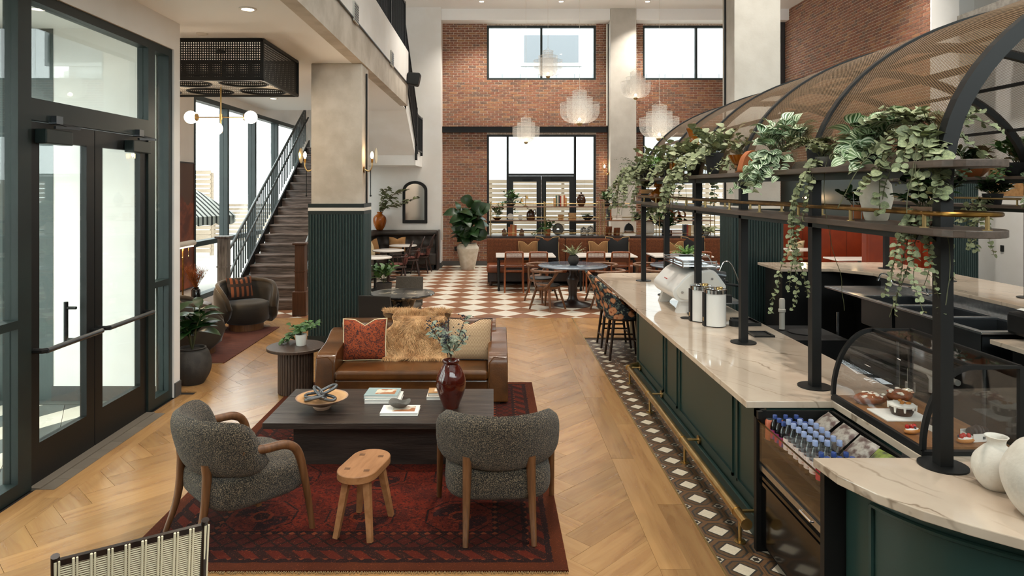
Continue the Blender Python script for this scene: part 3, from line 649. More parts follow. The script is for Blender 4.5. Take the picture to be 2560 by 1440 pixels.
# ---- staircase
st = thing('staircase', 'dark oak staircase with black metal railing climbing past tall windows', 'staircase', (-4.05, 12.2, 0))
NS, RS, RN = 18, .179, .283; SL, SR = -.65, .65
for k in range(NS):
    y = k*RN; e = .06 if k < 2 else 0
    o = MB().box(SL-e, SR, y-.03, y+RN+.0, (k+1)*RS-.035, (k+1)*RS).go('tread', 'stair_wood', st, bev=.008)
    MB().box(SL-e, SR, y, y+.02, k*RS, (k+1)*RS-.035).go('riser', 'stair_wood', st)
L = NS*RN; slp = RS/RN
for x, nm in ((SL-.03, 'stringer'), (SR, 'stringer')):
    MB().prism([(.45, 2*RS-.02), (L, NS*RS-.03+0), (L, NS*RS+.2), (.45, 2*RS+.21)], x, x+.03, 'x').go(nm, 'black', st)
MB().prism([(0, 0), (L, 0), (L, NS*RS-.2), (.3, 0)], SL+.02, SR-.02, 'x').go('carriage', 'white', st)
box('landing', 'white', st, SL-.05, .72, L, L+1.28, NS*RS-.42, NS*RS)
def newel(x, y, mat, h=1.2):
    m = MB().box(x-.085, x+.085, y-.085, y+.085, .0, h); o = m.go('newel', mat, st, bev=.006)
    box('newel_cap', mat, o, x-.12, x+.12, y-.12, y+.12, h, h+.035, bev=.01); box('newel_ring', mat, o, x-.095, x+.095, y-.095, y+.095, h*.62, h*.62+.02)
    box('newel_base', mat, o, x-.12, x+.12, y-.12, y+.12, 0, .42, bev=.01)
newel(SL-.0, -.42, 'newel_grey', 1.33); newel(SR+.06, -.48, 'newel_brown', 1.22)
for x in (SL-.01, SR+.02):
    z0 = RS*2
    top = [(x, .0, z0+.84), (x, L-.3, z0+.84+(L-.3)*slp)]; low = [(x, .1, z0+.02), (x, L-.3, z0+.02+(L-.3)*slp)]
    hr = MB().tube([(x, -.33, z0+.68)]+top, .028, 8).go('handrail', 'rail_grey', st, 40)
    MB().tube([(x+.05, -.30, z0+.25), (x+.05, .0, z0+.52), (x+.05, L-.3, z0+.58+(L-.3)*slp)], .022, 8).go('grab_rail', 'rail_grey', hr, 40)
    bm_ = MB().box(-.011, .011, -.011, .011, 0, .84).mesh('baluster', 'rail_grey'); n = 42
    for i in range(n):
        y = .06+(L-.42)*i/(n-1); link('baluster', bm_, st, Matrix.Translation((x, y, z0+.01+y*slp)))
# second flight: white soffit and black balustrade up to the mezzanine
s2 = thing('upper_stair_flight', 'white underside of upper stair flight with black balustrade beside pale wall', 'staircase', (-1.97, 17.0, 0))
MB().prism([(-1.78, 3.97), (-1.78, 4.58), (-2.58, 5.04), (-2.58, 3.97)][::-1], -1.35, 0, 'x').go('landing_edge', 'white', s2)
MB().prism([(0, 2.78), (0, 3.25), (-2.6, 5.06), (-2.6, 4.1), (-1.8, 3.945), (-.05, 3.02)], -1.35, 0, 'x').go('soffit', 'white', s2)
box('landing_front', 'white', s2, -1.35, 0, 0, 1.6, 2.77, 3.12)
def slope_rail(par, x, y0, z0, y1, z1, h, n, mat='black'):
    MB().bar((x, y0, z0+h), (x, y1, z1+h), .05).go('top_rail', mat, par); MB().bar((x, y0, z0+.06), (x, y1, z1+.06), .04).go('bottom_rail', mat, par)
    b = MB().box(-.009, .009, -.009, .009, .05, h).mesh('baluster', mat)
    for i in range(n): t_ = (i+.5)/n; link('baluster', b, par, Matrix.Translation((x, y0+(y1-y0)*t_, z0+(z1-z0)*t_)))
    for q, z in ((y0, z0), (y1, z1)): MB().bc((x, q, z+h/2), (.06, .06, h+.08)).go('post', mat, par)
slope_rail(s2, .03, -2.5, 4.95, 0, 3.2, .98, 24); slope_rail(s2, .03, .06, 3.1, 1.2, 3.1, .95, 9)
MB().box(.0, .05, -.1, .05, 2.9, 3.25).go('post_base', 'black', s2)
mr = thing('mezzanine_railing', 'black metal balustrade along the top of the mezzanine parapet', 'railing', (-1.89, 0, 5.1))
slope_rail(mr, 0, 8.5, 0, 14.3, 0, 1.0, 60); 
for y in (10.4, 12.3): MB().bc((0, y, .52), (.06, .06, 1.05)).go('post', 'black', mr)
struct('wall_mezzanine', MB().box(-4.9, -4.7, -2, 15, 5.0, CZ), 'white'); struct('trim_8', MB().box(-2.15, -2.0, 11.75, 11.95, 4.4, CZ), 'concrete')
for y, lb in ((8.85, 'small grille vent in the parapet above the concrete beam'), (12.0, 'farther small grille vent in the parapet, beside the loudspeaker')):
    t = thing('wall_vent', lb, 'vent', (-1.812, y, 4.36)); box('frame', 'concrete_pale', t, 0, .02, -.14, .14, 0, .26)
    for i in range(7): box('slat', 'steel_dark', t, .02, .026, -.12, .12, .02+i*.033, .036+i*.033)
t = thing('loudspeaker', 'black loudspeaker bracketed to the end of the parapet', 'speaker', (-1.78, 14.2, 4.5))
MB().prism(rr([(-.05, -.12), (.2, -.17), (.26, .1), (-.02, .12)], .05), -.12, .12, 'y').go('cabinet', 'black', t, bev=.02); box('bracket', 'black', t, -.035, 0, -.05, .05, -.05, .08)
# ---- ceiling lights
def downlight(x, y, z, lb, e=18):
    t = thing('downlight', lb, 'ceiling light', (x, y, z), group='recessed ceiling lights'); MB().lathe([(.085, 0), (.085, -.008), (.06, -.01)], 20, cap=False).go('ring', 'white_pot', t)
    MB().lathe([(.06, -.004), (.06, -.006)], 20).go('lens', 'downlight', t)
    lamp('downlight_lamp', 'SPOT', (x, y, z-.03), e, (1, .93, .83), spot_size=R(110), spot_blend=.8, shadow_soft_size=.06).parent = None
for x, y in ((-.32, 18.0), (1.8, 18.0), (4.1, 18.0), (-.3, 13.5), (2.5, 13.5), (5.2, 13.5), (1.0, 9), (4.0, 9), (.5, 4.5), (3.8, 4.5), (7.6, 10.5), (8.4, 7.5), (7.2, 12.2)): downlight(x, y, CZ, 'recessed downlight in the high ceiling '+('before the back window soffit' if y > 17 else 'over the dining tables' if y > 13 else 'added unseen to brighten the right wall' if x > 7 else 'over the bar' if x > 3 else 'over the wooden floor'), 260)  # the three on the far right are added out of view to brighten the wall
for x, y in ((-2.4, 6.6), (-2.5, 3.4), (-4.3, 13.2), (-3.0, 13.4)): downlight(x, y, MZ, 'recessed downlight in the low ceiling '+('before the perforated box' if y > 5 and y < 9 else 'close to the entry doors' if y < 5 else 'beside the staircase'), 45)
downlight(-4.2, 5.4, 3.85, 'recessed downlight in the vestibule ceiling', 70)
tag(MB().lathe([(.07, 0), (.07, -.012), (.05, -.03)], 16).go('smoke_detector', 'white_pot', None, 40, loc=(-2.7, 11.6, MZ)), 'round white smoke detector on the low ceiling beside concrete column', 'smoke detector')
tag(MB().lathe([(.06, 0), (.06, -.012), (.045, -.02)], 16).go('smoke_detector', 'white_pot', None, 40, loc=(-3.3, 7.65, MZ)), 'round white sensor on the low ceiling before the perforated box', 'smoke detector')
# ---- perforated ceiling box and brass globe chandelier
t = thing('ceiling_feature', 'black perforated metal ceiling box with round openings over the lounge', 'ceiling feature', (-3.75, 8.6, 3.47))
bx0, bx1, by0, by1, bz = -1.05, 1.05, -.7, .7, .46
for nm, a in (('front_panel', (bx0, bx1, by0, by0+.004, .02, bz)), ('back_panel', (bx0, bx1, by1-.004, by1, .02, bz)), ('side_panel', (bx1-.004, bx1, by0, by1, .02, bz)), ('side_panel', (bx0, bx0+.004, by0, by1, .02, bz))): box(nm, 'perforated', t, *a)
m = MB()
for x in (bx0, bx1):
    for y in (by0, by1): m.bc((x, y, bz/2), (.035, .035, bz))
for z in (.0, bz):
    for y in (by0, by1): m.bc((0, y, z), (2.1, .035, .035))
    for x in (bx0, bx1): m.bc((x, 0, z), (.035, 1.4, .035))
m.go('edge_frame', 'black', t)
for i in range(3):
    for j in range(2):
        cx, cy = bx0+.35+i*.7, by0+.35+j*.7; s_, r_ = .35, .285; m = MB(); n = 32
        def sq(an): c_, d_ = cos(an), sin(an); q = s_/max(abs(c_), abs(d_)); return (cx+c_*q, cy+d_*q, .01)
        vs = []; 
        for k in range(n): an = 2*pi*k/n+pi/4; vs += [sq(an), (cx+cos(an)*r_, cy+sin(an)*r_, .01)]
        m.add(vs, [(2*k, 2*k+1, (2*k+3) % (2*n), (2*k+2) % (2*n)) for k in range(n)]); m.go('bottom_panel', 'drum_mesh', t)
        MB().tube([(cx+cos(2*pi*k/24)*r_, cy+sin(2*pi*k/24)*r_, .01) for k in range(24)], .014, 6, closed=True).go('opening_ring', 'black', t, 40)
t = thing('globe_chandelier', 'brass chandelier with three glowing glass globes hanging below perforated box', 'chandelier', (-3.47, 8.6, 3.1))
MB().cyl((0, 0, -.2), (0, 0, .84), .01).go('stem', 'brass', t, 40); MB().cyl((0, 0, -.03), (0, 0, .04), .02).cyl((0, 0, -.2), (0, 0, -.14), .02).go('joint', 'brass', t, 40)
MB().lathe([(.06, .82), (.06, .845), (.02, .848)], 16).go('canopy', 'black', t, 40)
for (dx, dy, z) in ((-.38, .0, 0), (.38, 0, 0), (.06, -.3, -.17)):
    a = MB().cyl((0, 0, z), (dx*.8, dy*.8, z), .008).go('arm', 'brass', t, 40); MB().cyl((dx*.78, dy*.78, z), (dx*.86, dy*.86, z), .045, .05, 16).go('cup', 'brass', a, 40); MB().sph((dx, dy, z), .082).go('globe', 'globe', a, 180)
    lamp('globe_lamp', 'POINT', (-3.47+dx*1.25, 8.6+dy*1.25, 3.1+z-.1), 6, (1, .82, .6), shadow_soft_size=.08)
# ---- outdoors
ex = struct('ground_outdoors', MB().box(-40, 40, 19.6, 60, -.3, -.1).box(-40, -5.4, -10, 19.6, -.3, -.1), 'exterior_ground')
def slat_fence(name, lb, x0, x1, y, z1, pitch=.15):
    t = thing(name, lb, 'fence', (x0, y, 0)); w = x1-x0; z = .1; me = MB().box(0, w, 0, .03, 0, pitch-.032).mesh('slat', 'sky_board')
    while z < z1: link('slat', me, t, Matrix.Translation((0, 0, z))); z += pitch
    n = int(w/2.2)
    for i in range(n+1): box('post', 'sky_board', t, i*w/n-.05, i*w/n+.05, .03, .12, 0, z1)
slat_fence('slat_fence', 'pale horizontal board fence outside the back doors', -2.5, 9.5, 22.4, 2.35); slat_fence('slat_fence', 'white board fence outside beyond the stair windows', -12.5, -9.2, 22, 2.7)
slat_fence('slat_fence', 'low pale board fence past the striped parasols', -16, -6.4, 27, 1.5)
def building(lb, x0, x1, y, z1, wins, bz=None):
    t = thing('neighbour_building', lb, 'building', ((x0+x1)/2, y, 0)); w = (x1-x0)/2; box('wall', 'exterior_wall', t, -w, w, 0, 6, -.1, z1)
    for (a, b, c, d) in wins:
        o = box('window', 'exterior_wall', t, a, b, -.12, 0, c, d); box('pane', 'steel_dark', o, a+.15, b-.15, -.14, -.12, c+.15, d-.15)
    if bz:
        z = bz[0]; r = 0
        while z < bz[1]:
            q = -w+(.4 if r % 2 else 0)
            while q < w-.8: box('block', 'exterior_block', t, q, q+.77, -.03, 0, z, z+.37); q += .8
            z += .4; r += 1
building('white neighbouring house with block base seen through the high windows', -4, 12, 30, 13, [(1.2-4, 3.9-4, 7.6, 9.1), (10.2-4, 13-4, 7.6, 9.1)], (6.5, 7.3))
building('pale house across the street seen through the entry doors', -26, -15, 20, 8, [(-3, -1, 3, 4.5), (1, 3, 3, 4.5)])
def parasol(lb, x, y, z0, z1, r):
    t = thing('striped_parasol', lb, 'parasol', (x, y, -.1)); MB().cyl((0, 0, 0), (0, 0, z1+.15), .025).go('pole', 'steel_dark', t, 40); MB().lathe([(.3, 0), (.3, .06), (.05, .08)], 16).go('base', 'steel_dark', t)
    n = 8; seg = 10; vs, fs, uv = [], [], []
    for k in range(n):
        for i in range(7):
            for j in range(seg+1):
                a = 2*pi*(k+j/seg)/n; q = i/5 if i < 6 else 1.; rr_ = r*min(q, 1.)*(cos(pi/n)/cos((j/seg-.5)*2*pi/n))
                z = z1-(z1-z0)*min(q, 1.)**1.3 - (.14+.05*abs(sin(pi*j/2.5)) if i == 6 else 0)
                vs.append((rr_*cos(a), rr_*sin(a), z+.1)); uv.append((k+(j/seg-.5)*rr_/r*1.9, q))
        b0 = k*7*(seg+1)
        fs += [(b0+i*(seg+1)+j, b0+i*(seg+1)+j+1, b0+(i+1)*(seg+1)+j+1, b0+(i+1)*(seg+1)+j) for i in range(6) for j in range(seg)]
    m = MB(); m.add(vs, fs); me = m.mesh('canopy', 'ticking', 30); ul = me.uv_layers.new(name='u')
    for lp in me.loops: ul.data[lp.index].uv = uv[lp.vertex_index]
    link('canopy', me, t)
parasol('black and white striped parasol outside the stair windows', -6.95, 14.4, 1.62, 2.42, 1.45); parasol('striped parasol outside beyond the entry vestibule', -9.2, 12.6, 1.5, 2.3, 1.4)
# ================================================================ BAR
TZ = .90                                              # worktop level
wt = [(1.54, 4.12), (1.54, 10.35), (2.58, 10.35), (2.58, 4.3), (2.58, 3.0), (3.4, 3.0), (3.4, 2.16), (2.9, 2.2), (2.55, 2.25), (2.24, 2.34), (1.96, 2.50), (1.84, 2.605), (1.73, 2.72), (1.63, 2.87), (1.555, 3.06), (1.54, 3.26), (2.07, 3.26), (2.07, 4.12)]
t = tag(MB().prism(rr(wt, [0, .35, .1]+[0]*15, 6)[::-1], TZ-.042, TZ).go('bar_worktop', 'marble_cream', None, bev=.004), 'long cream veined marble worktop along the green bar front', 'worktop')
def panel_face(par, a0, a1, z0, z1, x, mat='panel_green'):     # raised frame on the -X face
    w = .022
    for q in ((a0, a1, z0, z0+w), (a0, a1, z1-w, z1), (a0, a0+w, z0, z1), (a1-w, a1, z0, z1)): MB().box(x-.012, x, *q).go('moulding', mat, par)
cb = thing('bar_cabinet', 'dark green panelled bar front with brass foot rail before it', 'cabinet', (0, 0, 0))
box('body', 'panel_green', cb, 1.67, 2.5, 4.14, 7.9, .1, TZ-.042); box('plinth', 'panel_green', cb, 1.64, 1.67, 4.14, 7.9, 0, .13, bev=.006); box('back_plinth', 'black', cb, 1.70, 2.5, 4.14, 7.9, 0, .1)
for a, b in ((4.22, 4.62), (4.70, 6.05), (6.13, 6.55), (6.63, 7.82)): panel_face(cb, a, b, .2, TZ-.09, 1.67)
box('end_support', 'panel_green', cb, 2.05, 2.5, 7.9, 10.2, 0, TZ-.042)
# curved near cabinet
oc = [(1.69, 3.24), (1.70, 3.10), (1.76, 2.93), (1.85, 2.79), (1.96, 2.68), (2.07, 2.60), (2.32, 2.46), (2.6, 2.37), (2.95, 2.32), (3.3, 2.3)]
nc = thing('bar_cabinet', 'curved dark green bar end beside the drinks cooler', 'cabinet', (0, 0, 0))
ocs = bez([(p[0], p[1], 0) for p in oc], 4); ocp = [(p.x, p.y) for p in ocs]
MB().prism([(3.3, 2.95), (1.72, 3.24)]+ocp, .0, TZ-.042).go('body', 'panel_green', nc, 30)
for z in (.22, TZ-.13): MB().tube([(p.x-.006, p.y-.006, z) for p in ocs[5:]], .012, 6).go('moulding', 'panel_green', nc, 40)
p = ocs[5]; MB().cyl((p.x-.006, p.y-.006, .22), (p.x-.006, p.y-.006, TZ-.13), .012, n=6).go('moulding', 'panel_green', nc, 40)
# drinks cooler in the gap
dc = thing('drinks_cooler', 'black open front drinks cooler set into the bar', 'cooler', (0, 0, 0)); c0, c1_ = 3.27, 4.11
box('base', 'black_gloss', dc, 1.62, 2.06, c0, c1_, .06, .56); box('kick', 'black', dc, 1.66, 2.06, c0, c1_, 0, .06)
box('shelf', 'black', dc, 1.63, 2.06, c0+.02, c1_-.02, .675, .69); box('back', 'black', dc, 2.04, 2.06, c0, c1_, .56, TZ-.05); box('jamb', 'black', dc, 1.59, 1.65, c1_-.02, c1_+.02, 0, TZ-.045); box('jamb', 'black', dc, 1.59, 2.06, c0-.02, c0+.02, .0, TZ-.045)
box('jamb', 'black', dc, 1.65, 2.06, c1_-.02, c1_, .0, TZ-.05); box('top_frame', 'black', dc, 1.59, 1.62, c1_-.05, c1_+.02, TZ-.09, TZ-.045); box('riser', 'black', dc, 1.85, 2.035, c0+.03, c1_-.03, .69, .745)
box('front_glass', 'case_glass', dc, 1.60, 1.606, c0+.02, c1_-.02, .56, .79); box('glass_edge', 'brass_aged', dc, 1.598, 1.608, c0+.02, c1_-.02, .79, .794)
for z, mm, h in ((.50, 'steel', .035), (.455, 'black_gloss', .02), (.42, 'black_gloss', .02)): box('front_strip', mm, dc, 1.608, 1.62, c0+.02, c1_-.02, z, z+h)
MB().tube([(1.6, 3.38, .53), (1.585, 3.38, .53), (1.585, 3.5, .53), (1.6, 3.5, .53)], .006, 6).go('latch', 'chrome', dc, 40)
def bottle(name, lb, h, r, gmat, cap, lmat, grp):
    t = thing(name, lb, 'bottle', (0, 0, 0), group=grp); s = h/.2
    MB().lathe([(r*.85, 0), (r, .01*s), (r, .12*s), (r*.8, .145*s), (r*.42, .17*s), (r*.42, .178*s)], 14).go('bottle_body', gmat, t, 60)
    MB().lathe([(r*.5, .176*s), (r*.5, .2*s), (r*.44, .203*s)], 14).go('cap', cap, t, 40); MB().lathe([(r*1.02, .035*s), (r*1.02, .1*s)], 14, cap=False).go('label', lmat, t, 60)
    return t
b1 = bottle('water_bottle', 'clear bottle with dark blue cap beside orange cans in the cooler', .165, .026, 'bottle_blue', 'cap_blue', 'label_blue', 'blue capped bottles at the far end of the cooler')
b2 = bottle('water_bottle', 'clear bottle with pale blue cap and white pink label in the cooler', .2, .028, 'bottle_glass', 'cap_pale', 'label_paper', 'pale capped bottles in the cooler')
b3 = bottle('water_bottle', 'short bottle with royal blue cap and red label beside the marble edge', .165, .026, 'bottle_blue', 'cap_blue', 'label_red', 'red labelled bottles in the cooler')
for k, (src, ys) in enumerate(((b1, (4.00, 3.94, 3.88)), (b2, [3.815-.063*i for i in range(6)]), (b3, (3.435, 3.375, 3.315)))):
    first = True
    for y in ys:
        for x in (1.665, 1.728, 1.791):
            if first: src.location = (x, y, .69); first = False
            else: dup(src, (x, y, .69))
for i, y in enumerate((4.06, 4.06)):
    x = 1.66+.065*i; t = thing('drink_can', 'orange drink can standing in the corner of the cooler', 'can', (x, y, .69), group='orange cans'); MB().lathe([(.024, 0), (.028, .008), (.028, .11), (.022, .122)], 14).go('can_body', 'can_orange', t, 40); MB().lathe([(.021, .121), (.021, .123)], 14).go('lid', 'steel', t)
def pillowish(mb, w, h, d, n=9, pinch=.0, notch=0.):            # soft pouch in the XZ plane, thickness along Y
    def f(s):
        def g(u, v):
            x, z = (u-.5)*2, (v-.5)*2; e = (max(0, 1-abs(x)**2.6)*max(0, 1-abs(z)**2.6))**.55
            k = 1-pinch*(abs(x)**2)*(1-abs(z)**2)*.0; zz = z*(1-pinch*(1-x*x)*(.5 if z > 0 else .25)); xx = x*(1-pinch*.5*(1-z*z))
            if notch and z > 0: zz -= notch*max(0, 1-abs(x)*2.1)*z*z
            return (xx*w/2, s*d/2*e, zz*h/2+h/2)
        return g
    mb.grid(f(1), n, n); mb.grid(lambda u, v: f(-1)(1-u, v), n, n); return mb
for i, (x, y, mm, lb) in enumerate(((1.90, 3.98, 'snack_white', 'crinkled pale snack bag lying behind blue capped bottles'), (1.92, 3.78, 'snack_white', 'white and red snack bag lying in the cooler'), (1.90, 3.58, 'snack_white', 'white snack bag with dark print in the cooler middle'), (1.91, 3.38, 'snack_green', 'green and white snack bag beside the marble edge'))):
    tag(pillowish(MB().at(rx=R(48), rz=R(84+5*i)), .17, .16, .045, 9).go('snack_bag', mm, None, 180, loc=(1.88, y, .752)), lb, 'snack bag')
# foot rail
fr_ = thing('foot_rail', 'polished brass foot rail on posts along the bar front', 'foot rail', (0, 0, 0))
MB().tube([(1.53, 4.1, .165), (1.53, 7.6, .165)]+[(1.53+.14*(1-cos(a)), 7.6+.18*sin(a), .165) for a in (R(20), R(40), R(60), R(80))]+[(1.67, 7.79, .165)], .03, 16).go('rail', 'brass', fr_, 40)
MB().tube([(1.53, 4.085, .165), (1.53, 4.1, .165)], .035, 16).go('end_cap', 'brass', fr_, 40)
for y in (4.2, 5.41, 6.62, 7.6):
    MB().cyl((1.53, y, .0), (1.53, y, .14), .011).lathe([(.035, 0), (.035, .006), (.012, .01)], 16, (1.53, y, .002)).go('rail_post', 'brass', fr_, 40)
    MB().cyl((1.53, y+.06, .165), (1.66, y+.06, .165), .01).cyl((1.652, y+.06, .165), (1.668, y+.06, .165), .035, n=16).cyl((1.53, y+.045, .165), (1.53, y+.075, .165), .034, n=16).go('wall_bracket', 'brass', fr_, 40)
# right hand raised counter and the works between
t = thing('back_bar_counter', 'raised far side of the bar with cream marble top', 'counter', (0, 0, 0))
MB().prism(rr([(5.05, 2.6), (6.06, 2.6), (6.06, 10.3), (4.02, 10.3), (4.02, 9.45), (4.75, 9.45), (5.05, 9.0)], [0, .3, .3, 0, 0, 0, 0]), 1.03, 1.07).go('marble_top', 'marble_cream', t, bev=.004)
box('cabinet', 'black', t, 5.12, 5.95, 2.7, 10.2, 0, 1.03); box('cabinet', 'black', t, 4.1, 5.12, 9.6, 10.2, 0, 1.03)
box('led_channel', 'steel', t, 5.1, 5.12, 6.1, 9.0, .97, 1.03)
sk = thing('triple_sink', 'stainless three basin sink below the raised counter', 'sink', (4.33, 6.0, 0))
m = MB(); 
for a, b, c, d in ((0, .74, 0, .08), (0, .74, 2.72, 2.85), (0, .06, .08, 2.72), (.66, .74, .08, 2.72), (.06, .66, .70, .76), (.06, .66, 1.38, 1.44), (.06, .66, 2.06, 2.72)): m.box(a, b, c, d, .895, .92)
m.go('rim', 'steel', sk, bev=.004)
for y in (.08, .76, 1.44): MB().box(.055, .665, y-.005, y+.625, .58, .59).box(.055, .06, y-.005, y+.625, .58, .895).box(.66, .665, y-.005, y+.625, .58, .895).box(.055, .665, y-.005, y, .58, .895).box(.055, .665, y+.62, y+.625, .58, .895).go('basin', 'steel_dark', sk)
box('backsplash', 'steel', sk, .74, .755, 0, 2.85, .9, 1.03)
for y in (.1, 1.4, 2.7): MB().cyl((.1, y, 0), (.1, y, .6), .02).go('leg', 'steel', sk, 40)
fc = MB().cyl((.74, 1.95, .98), (.64, 1.95, .98), .018).cyl((.74, 1.75, .98), (.64, 1.75, .98), .018).cyl((.64, 1.7, .98), (.64, 2.0, .98), .016).tube(bez([(.64, 1.85, .98), (.62, 1.9, 1.03), (.5, 2.15, 1.04), (.46, 2.2, 1.14), (.42, 2.28, 1.15), (.40, 2.32, 1.06)], 5), .011, 8)
fc.cyl((.64, 1.95, .98), (.64, 1.95, 1.05), .014).cyl((.64, 1.75, .98), (.64, 1.75, 1.05), .014).go('faucet', 'chrome', sk, 40)
t = thing('work_counter', 'low marble prep counter with steel hand sink behind the bar', 'counter', (4.33, 3.2, 0))
box('marble_top', 'marble_cream', t, 0, .72, 0, 2.7, .84, .88, bev=.003); MB().box(.1, .115, 1.0, 1.5, .88, .9).prism([(.08, .88), (.6, .88), (.6, 1.1), (.36, 1.1)], 1.5, 1.512, 'y').box(.6, .615, .9, 1.5, .88, 1.12).box(.08, .6, .98, .99, .88, .93).go('hand_sink', 'steel', t); MB().lathe([(.02, .0), (.17, .02), (.19, .08)], 20, (.34, 1.24, .79)).go('basin', 'steel_dark', t, 40)
MB().tube(bez([(.58, 1.2, .95), (.5, 1.2, 1.02), (.4, 1.2, 1.0)], 5), .011, 8).cyl((.58, 1.3, .95), (.52, 1.36, .99), .012).go('faucet', 'chrome', t, 40); box('cabinet', 'black', t, .2, .72, 0, 2.7, 0, .84)
m = MB()
for y in (1.55, 1.3): m.cyl((.12, y, .3), (.12, y, .84), .03)
m.cyl((.12, 1.2, .36), (.12, 1.75, .36), .028).cyl((.12, 1.0, .36), (.12, 1.2, .36), .02); m.go('drain_pipe', 'pvc', t, 40)
t = thing('ice_bin', 'low black under bar ice bin on the floor mat', 'bin', (4.2, 8.7, 0)); box('body', 'black', t, -.55, .15, -.45, .45, 0, .34); MB().lathe([(.2, .34), (.2, .352), (.1, .356)], 24, (-.2, 0, 0)).go('lid', 'rubber', t)
tag(MB().lathe([(.035, 0), (.035, .22), (.045, .225), (.045, .26), (.036, .265), (.036, .38), (.03, .4)], 16).go('standing_pipe', 'pvc', None, 40, loc=(3.78, 8.86, .352)), 'cream plastic pipe standing upright beside the black bin', 'pipe')
tag(MB().tube([(0, 0, 0), (0, 0, .0), (0, .0, .14), (0, -.05, .19), (0, -.3, .19), (0, -.36, .14), (0, -.36, .0)], .03, 10).cyl((0, -.3, .19), (0, -.75, .21), .03).lathe([(.05, -.1), (.05, 0)], 12).go('waste_pipe', 'pvc', None, 40, loc=(4.5, 7.3, .1)), 'cream waste pipes bending under the triple sink', 'pipe')
tag(MB().box(-.2, .2, -.12, .12, 0, .2).go('black_bin', 'black', None, bev=.03, loc=(4.72, 5.85, .921-.0)), 'small black plastic tub beside the steel sink', 'tub')
tag(MB().grid(lambda u, v: ((u-.5)*.3, (v-.5)*.2, .012+.012*sin(u*9)*cos(v*7)), 8, 6).go('folded_cloth', 'paper', None, 180, loc=(4.75, 5.85, 1.121)), 'white cloth folded on the small black tub', 'cloth')
# posts, arches, canopy, shelves
can = thing('bar_canopy', 'black arched bar canopy with bronze mesh vault and plant shelves', 'canopy', (0, 0, 0))
YS = [3.16+1.262*i for i in range(6)]; ECX, EA, EZ, EB = 3.8, 1.7, 2.25, 1.13
for k, y in enumerate(YS):
    for x, z in ((2.1, TZ), (5.5, 1.07)):
        o = MB().box(x-.03, x+.03, y-.03, y+.03, z, EZ).go('post', 'black', can); MB().lathe([(.105, z), (.105, z+.008)], 28, (x, y, 0)).go('base_plate', 'black', o, 40)
    MB().tube([(ECX-EA*cos(a), y, EZ+EB*sin(a)) for a in [pi*i/40 for i in range(41)]], .05, 4, up=(0, 1, 0), flat=.72).go('arch', 'black', can)
for k in range(5):
    vs, uv = [], []; n = 40; ln = 0; pr = None
    for i in range(n+1):
        a = pi*i/n; pt = (ECX-(EA+.02)*cos(a), EZ+(EB+.02)*sin(a))
        if pr: ln += math.dist(pr, pt)
        pr = pt
        for y in (YS[k], YS[k+1]): vs.append((pt[0], y, pt[1])); uv.append((y, ln))
    m = MB(); m.add(vs, [(2*i, 2*i+1, 2*i+3, 2*i+2) for i in range(n)]); me = m.mesh('mesh_panel', 'canopy_mesh', 180); ul = me.uv_layers.new(name='u')
    for lp in me.loops: ul.data[lp.index].uv = uv[lp.vertex_index]
    link('mesh_panel', me, can)
for a in (30, 55, 90, 125, 150): MB().bar((ECX-EA*cos(R(a)), YS[0], EZ+EB*sin(R(a))-.03), (ECX-EA*cos(R(a)), YS[-1], EZ+EB*sin(R(a))-.03), .03).go('purlin', 'black', can)
for x in (2.1, 5.5):
    for z, w in ((1.985, .15), (2.29, .15)):
        e = [(x-w, 3.0), (x-w, 9.62), (x+w, 9.62), (x+w, 3.0)] if x < 3 else [(x-w, 3.0), (x-w, 9.62), (x+w, 9.62), (x+w, 3.0)]
        hole = MB().prism(rr(e, [.15, .15, .15, .15], 6)[::-1] if False else [(x-w+.0, 9.5)]+[(x-w*cos(a), 9.55+w*sin(a)) for a in [pi*i/10 for i in range(11)]]+[(x+w*cos(a), 3.0-w*sin(a)) for a in [pi*i/10 for i in range(11)]], z, z+.034)
        hole.go('shelf', 'shelf_wood', can, bev=.004)
        MB().box(x-.03, x+.03, 3.16, 9.47, z-.04, z).go('shelf_channel', 'frame_green', can)
    rz_ = 2.085; w = .125
    pts = [(x-w, 9.5, rz_), (x-w, 3.0, rz_)]+[(x-w*cos(a), 3.0-w*sin(a)*1.0, rz_) for a in [pi*i/10 for i in range(1, 10)]]+[(x+w, 3.0, rz_), (x+w, 9.5, rz_)]+[(x+w*cos(a), 9.5+w*sin(a), rz_) for a in [pi*i/8 for i in range(1, 8)]]
    MB().tube(pts, .011, 8, closed=True).go('gallery_rail', 'brass_matte' if x > 3 else 'brass_aged', can, 40)
    gp = MB().cyl((0, 0, 0), (0, 0, .066), .009, n=8).lathe([(.02, 0), (.02, .004)], 12).mesh('rail_support', 'brass_matte', 40)
    for i in range(11):
        for sd in (-1, 1): link('rail_support', gp, can, Matrix.Translation((x+sd*w, 3.1+i*.64+(0 if sd < 0 else .2), 2.019)))
    link('rail_support', gp, can, Matrix.Translation((x, 3.0-w, 2.019)))
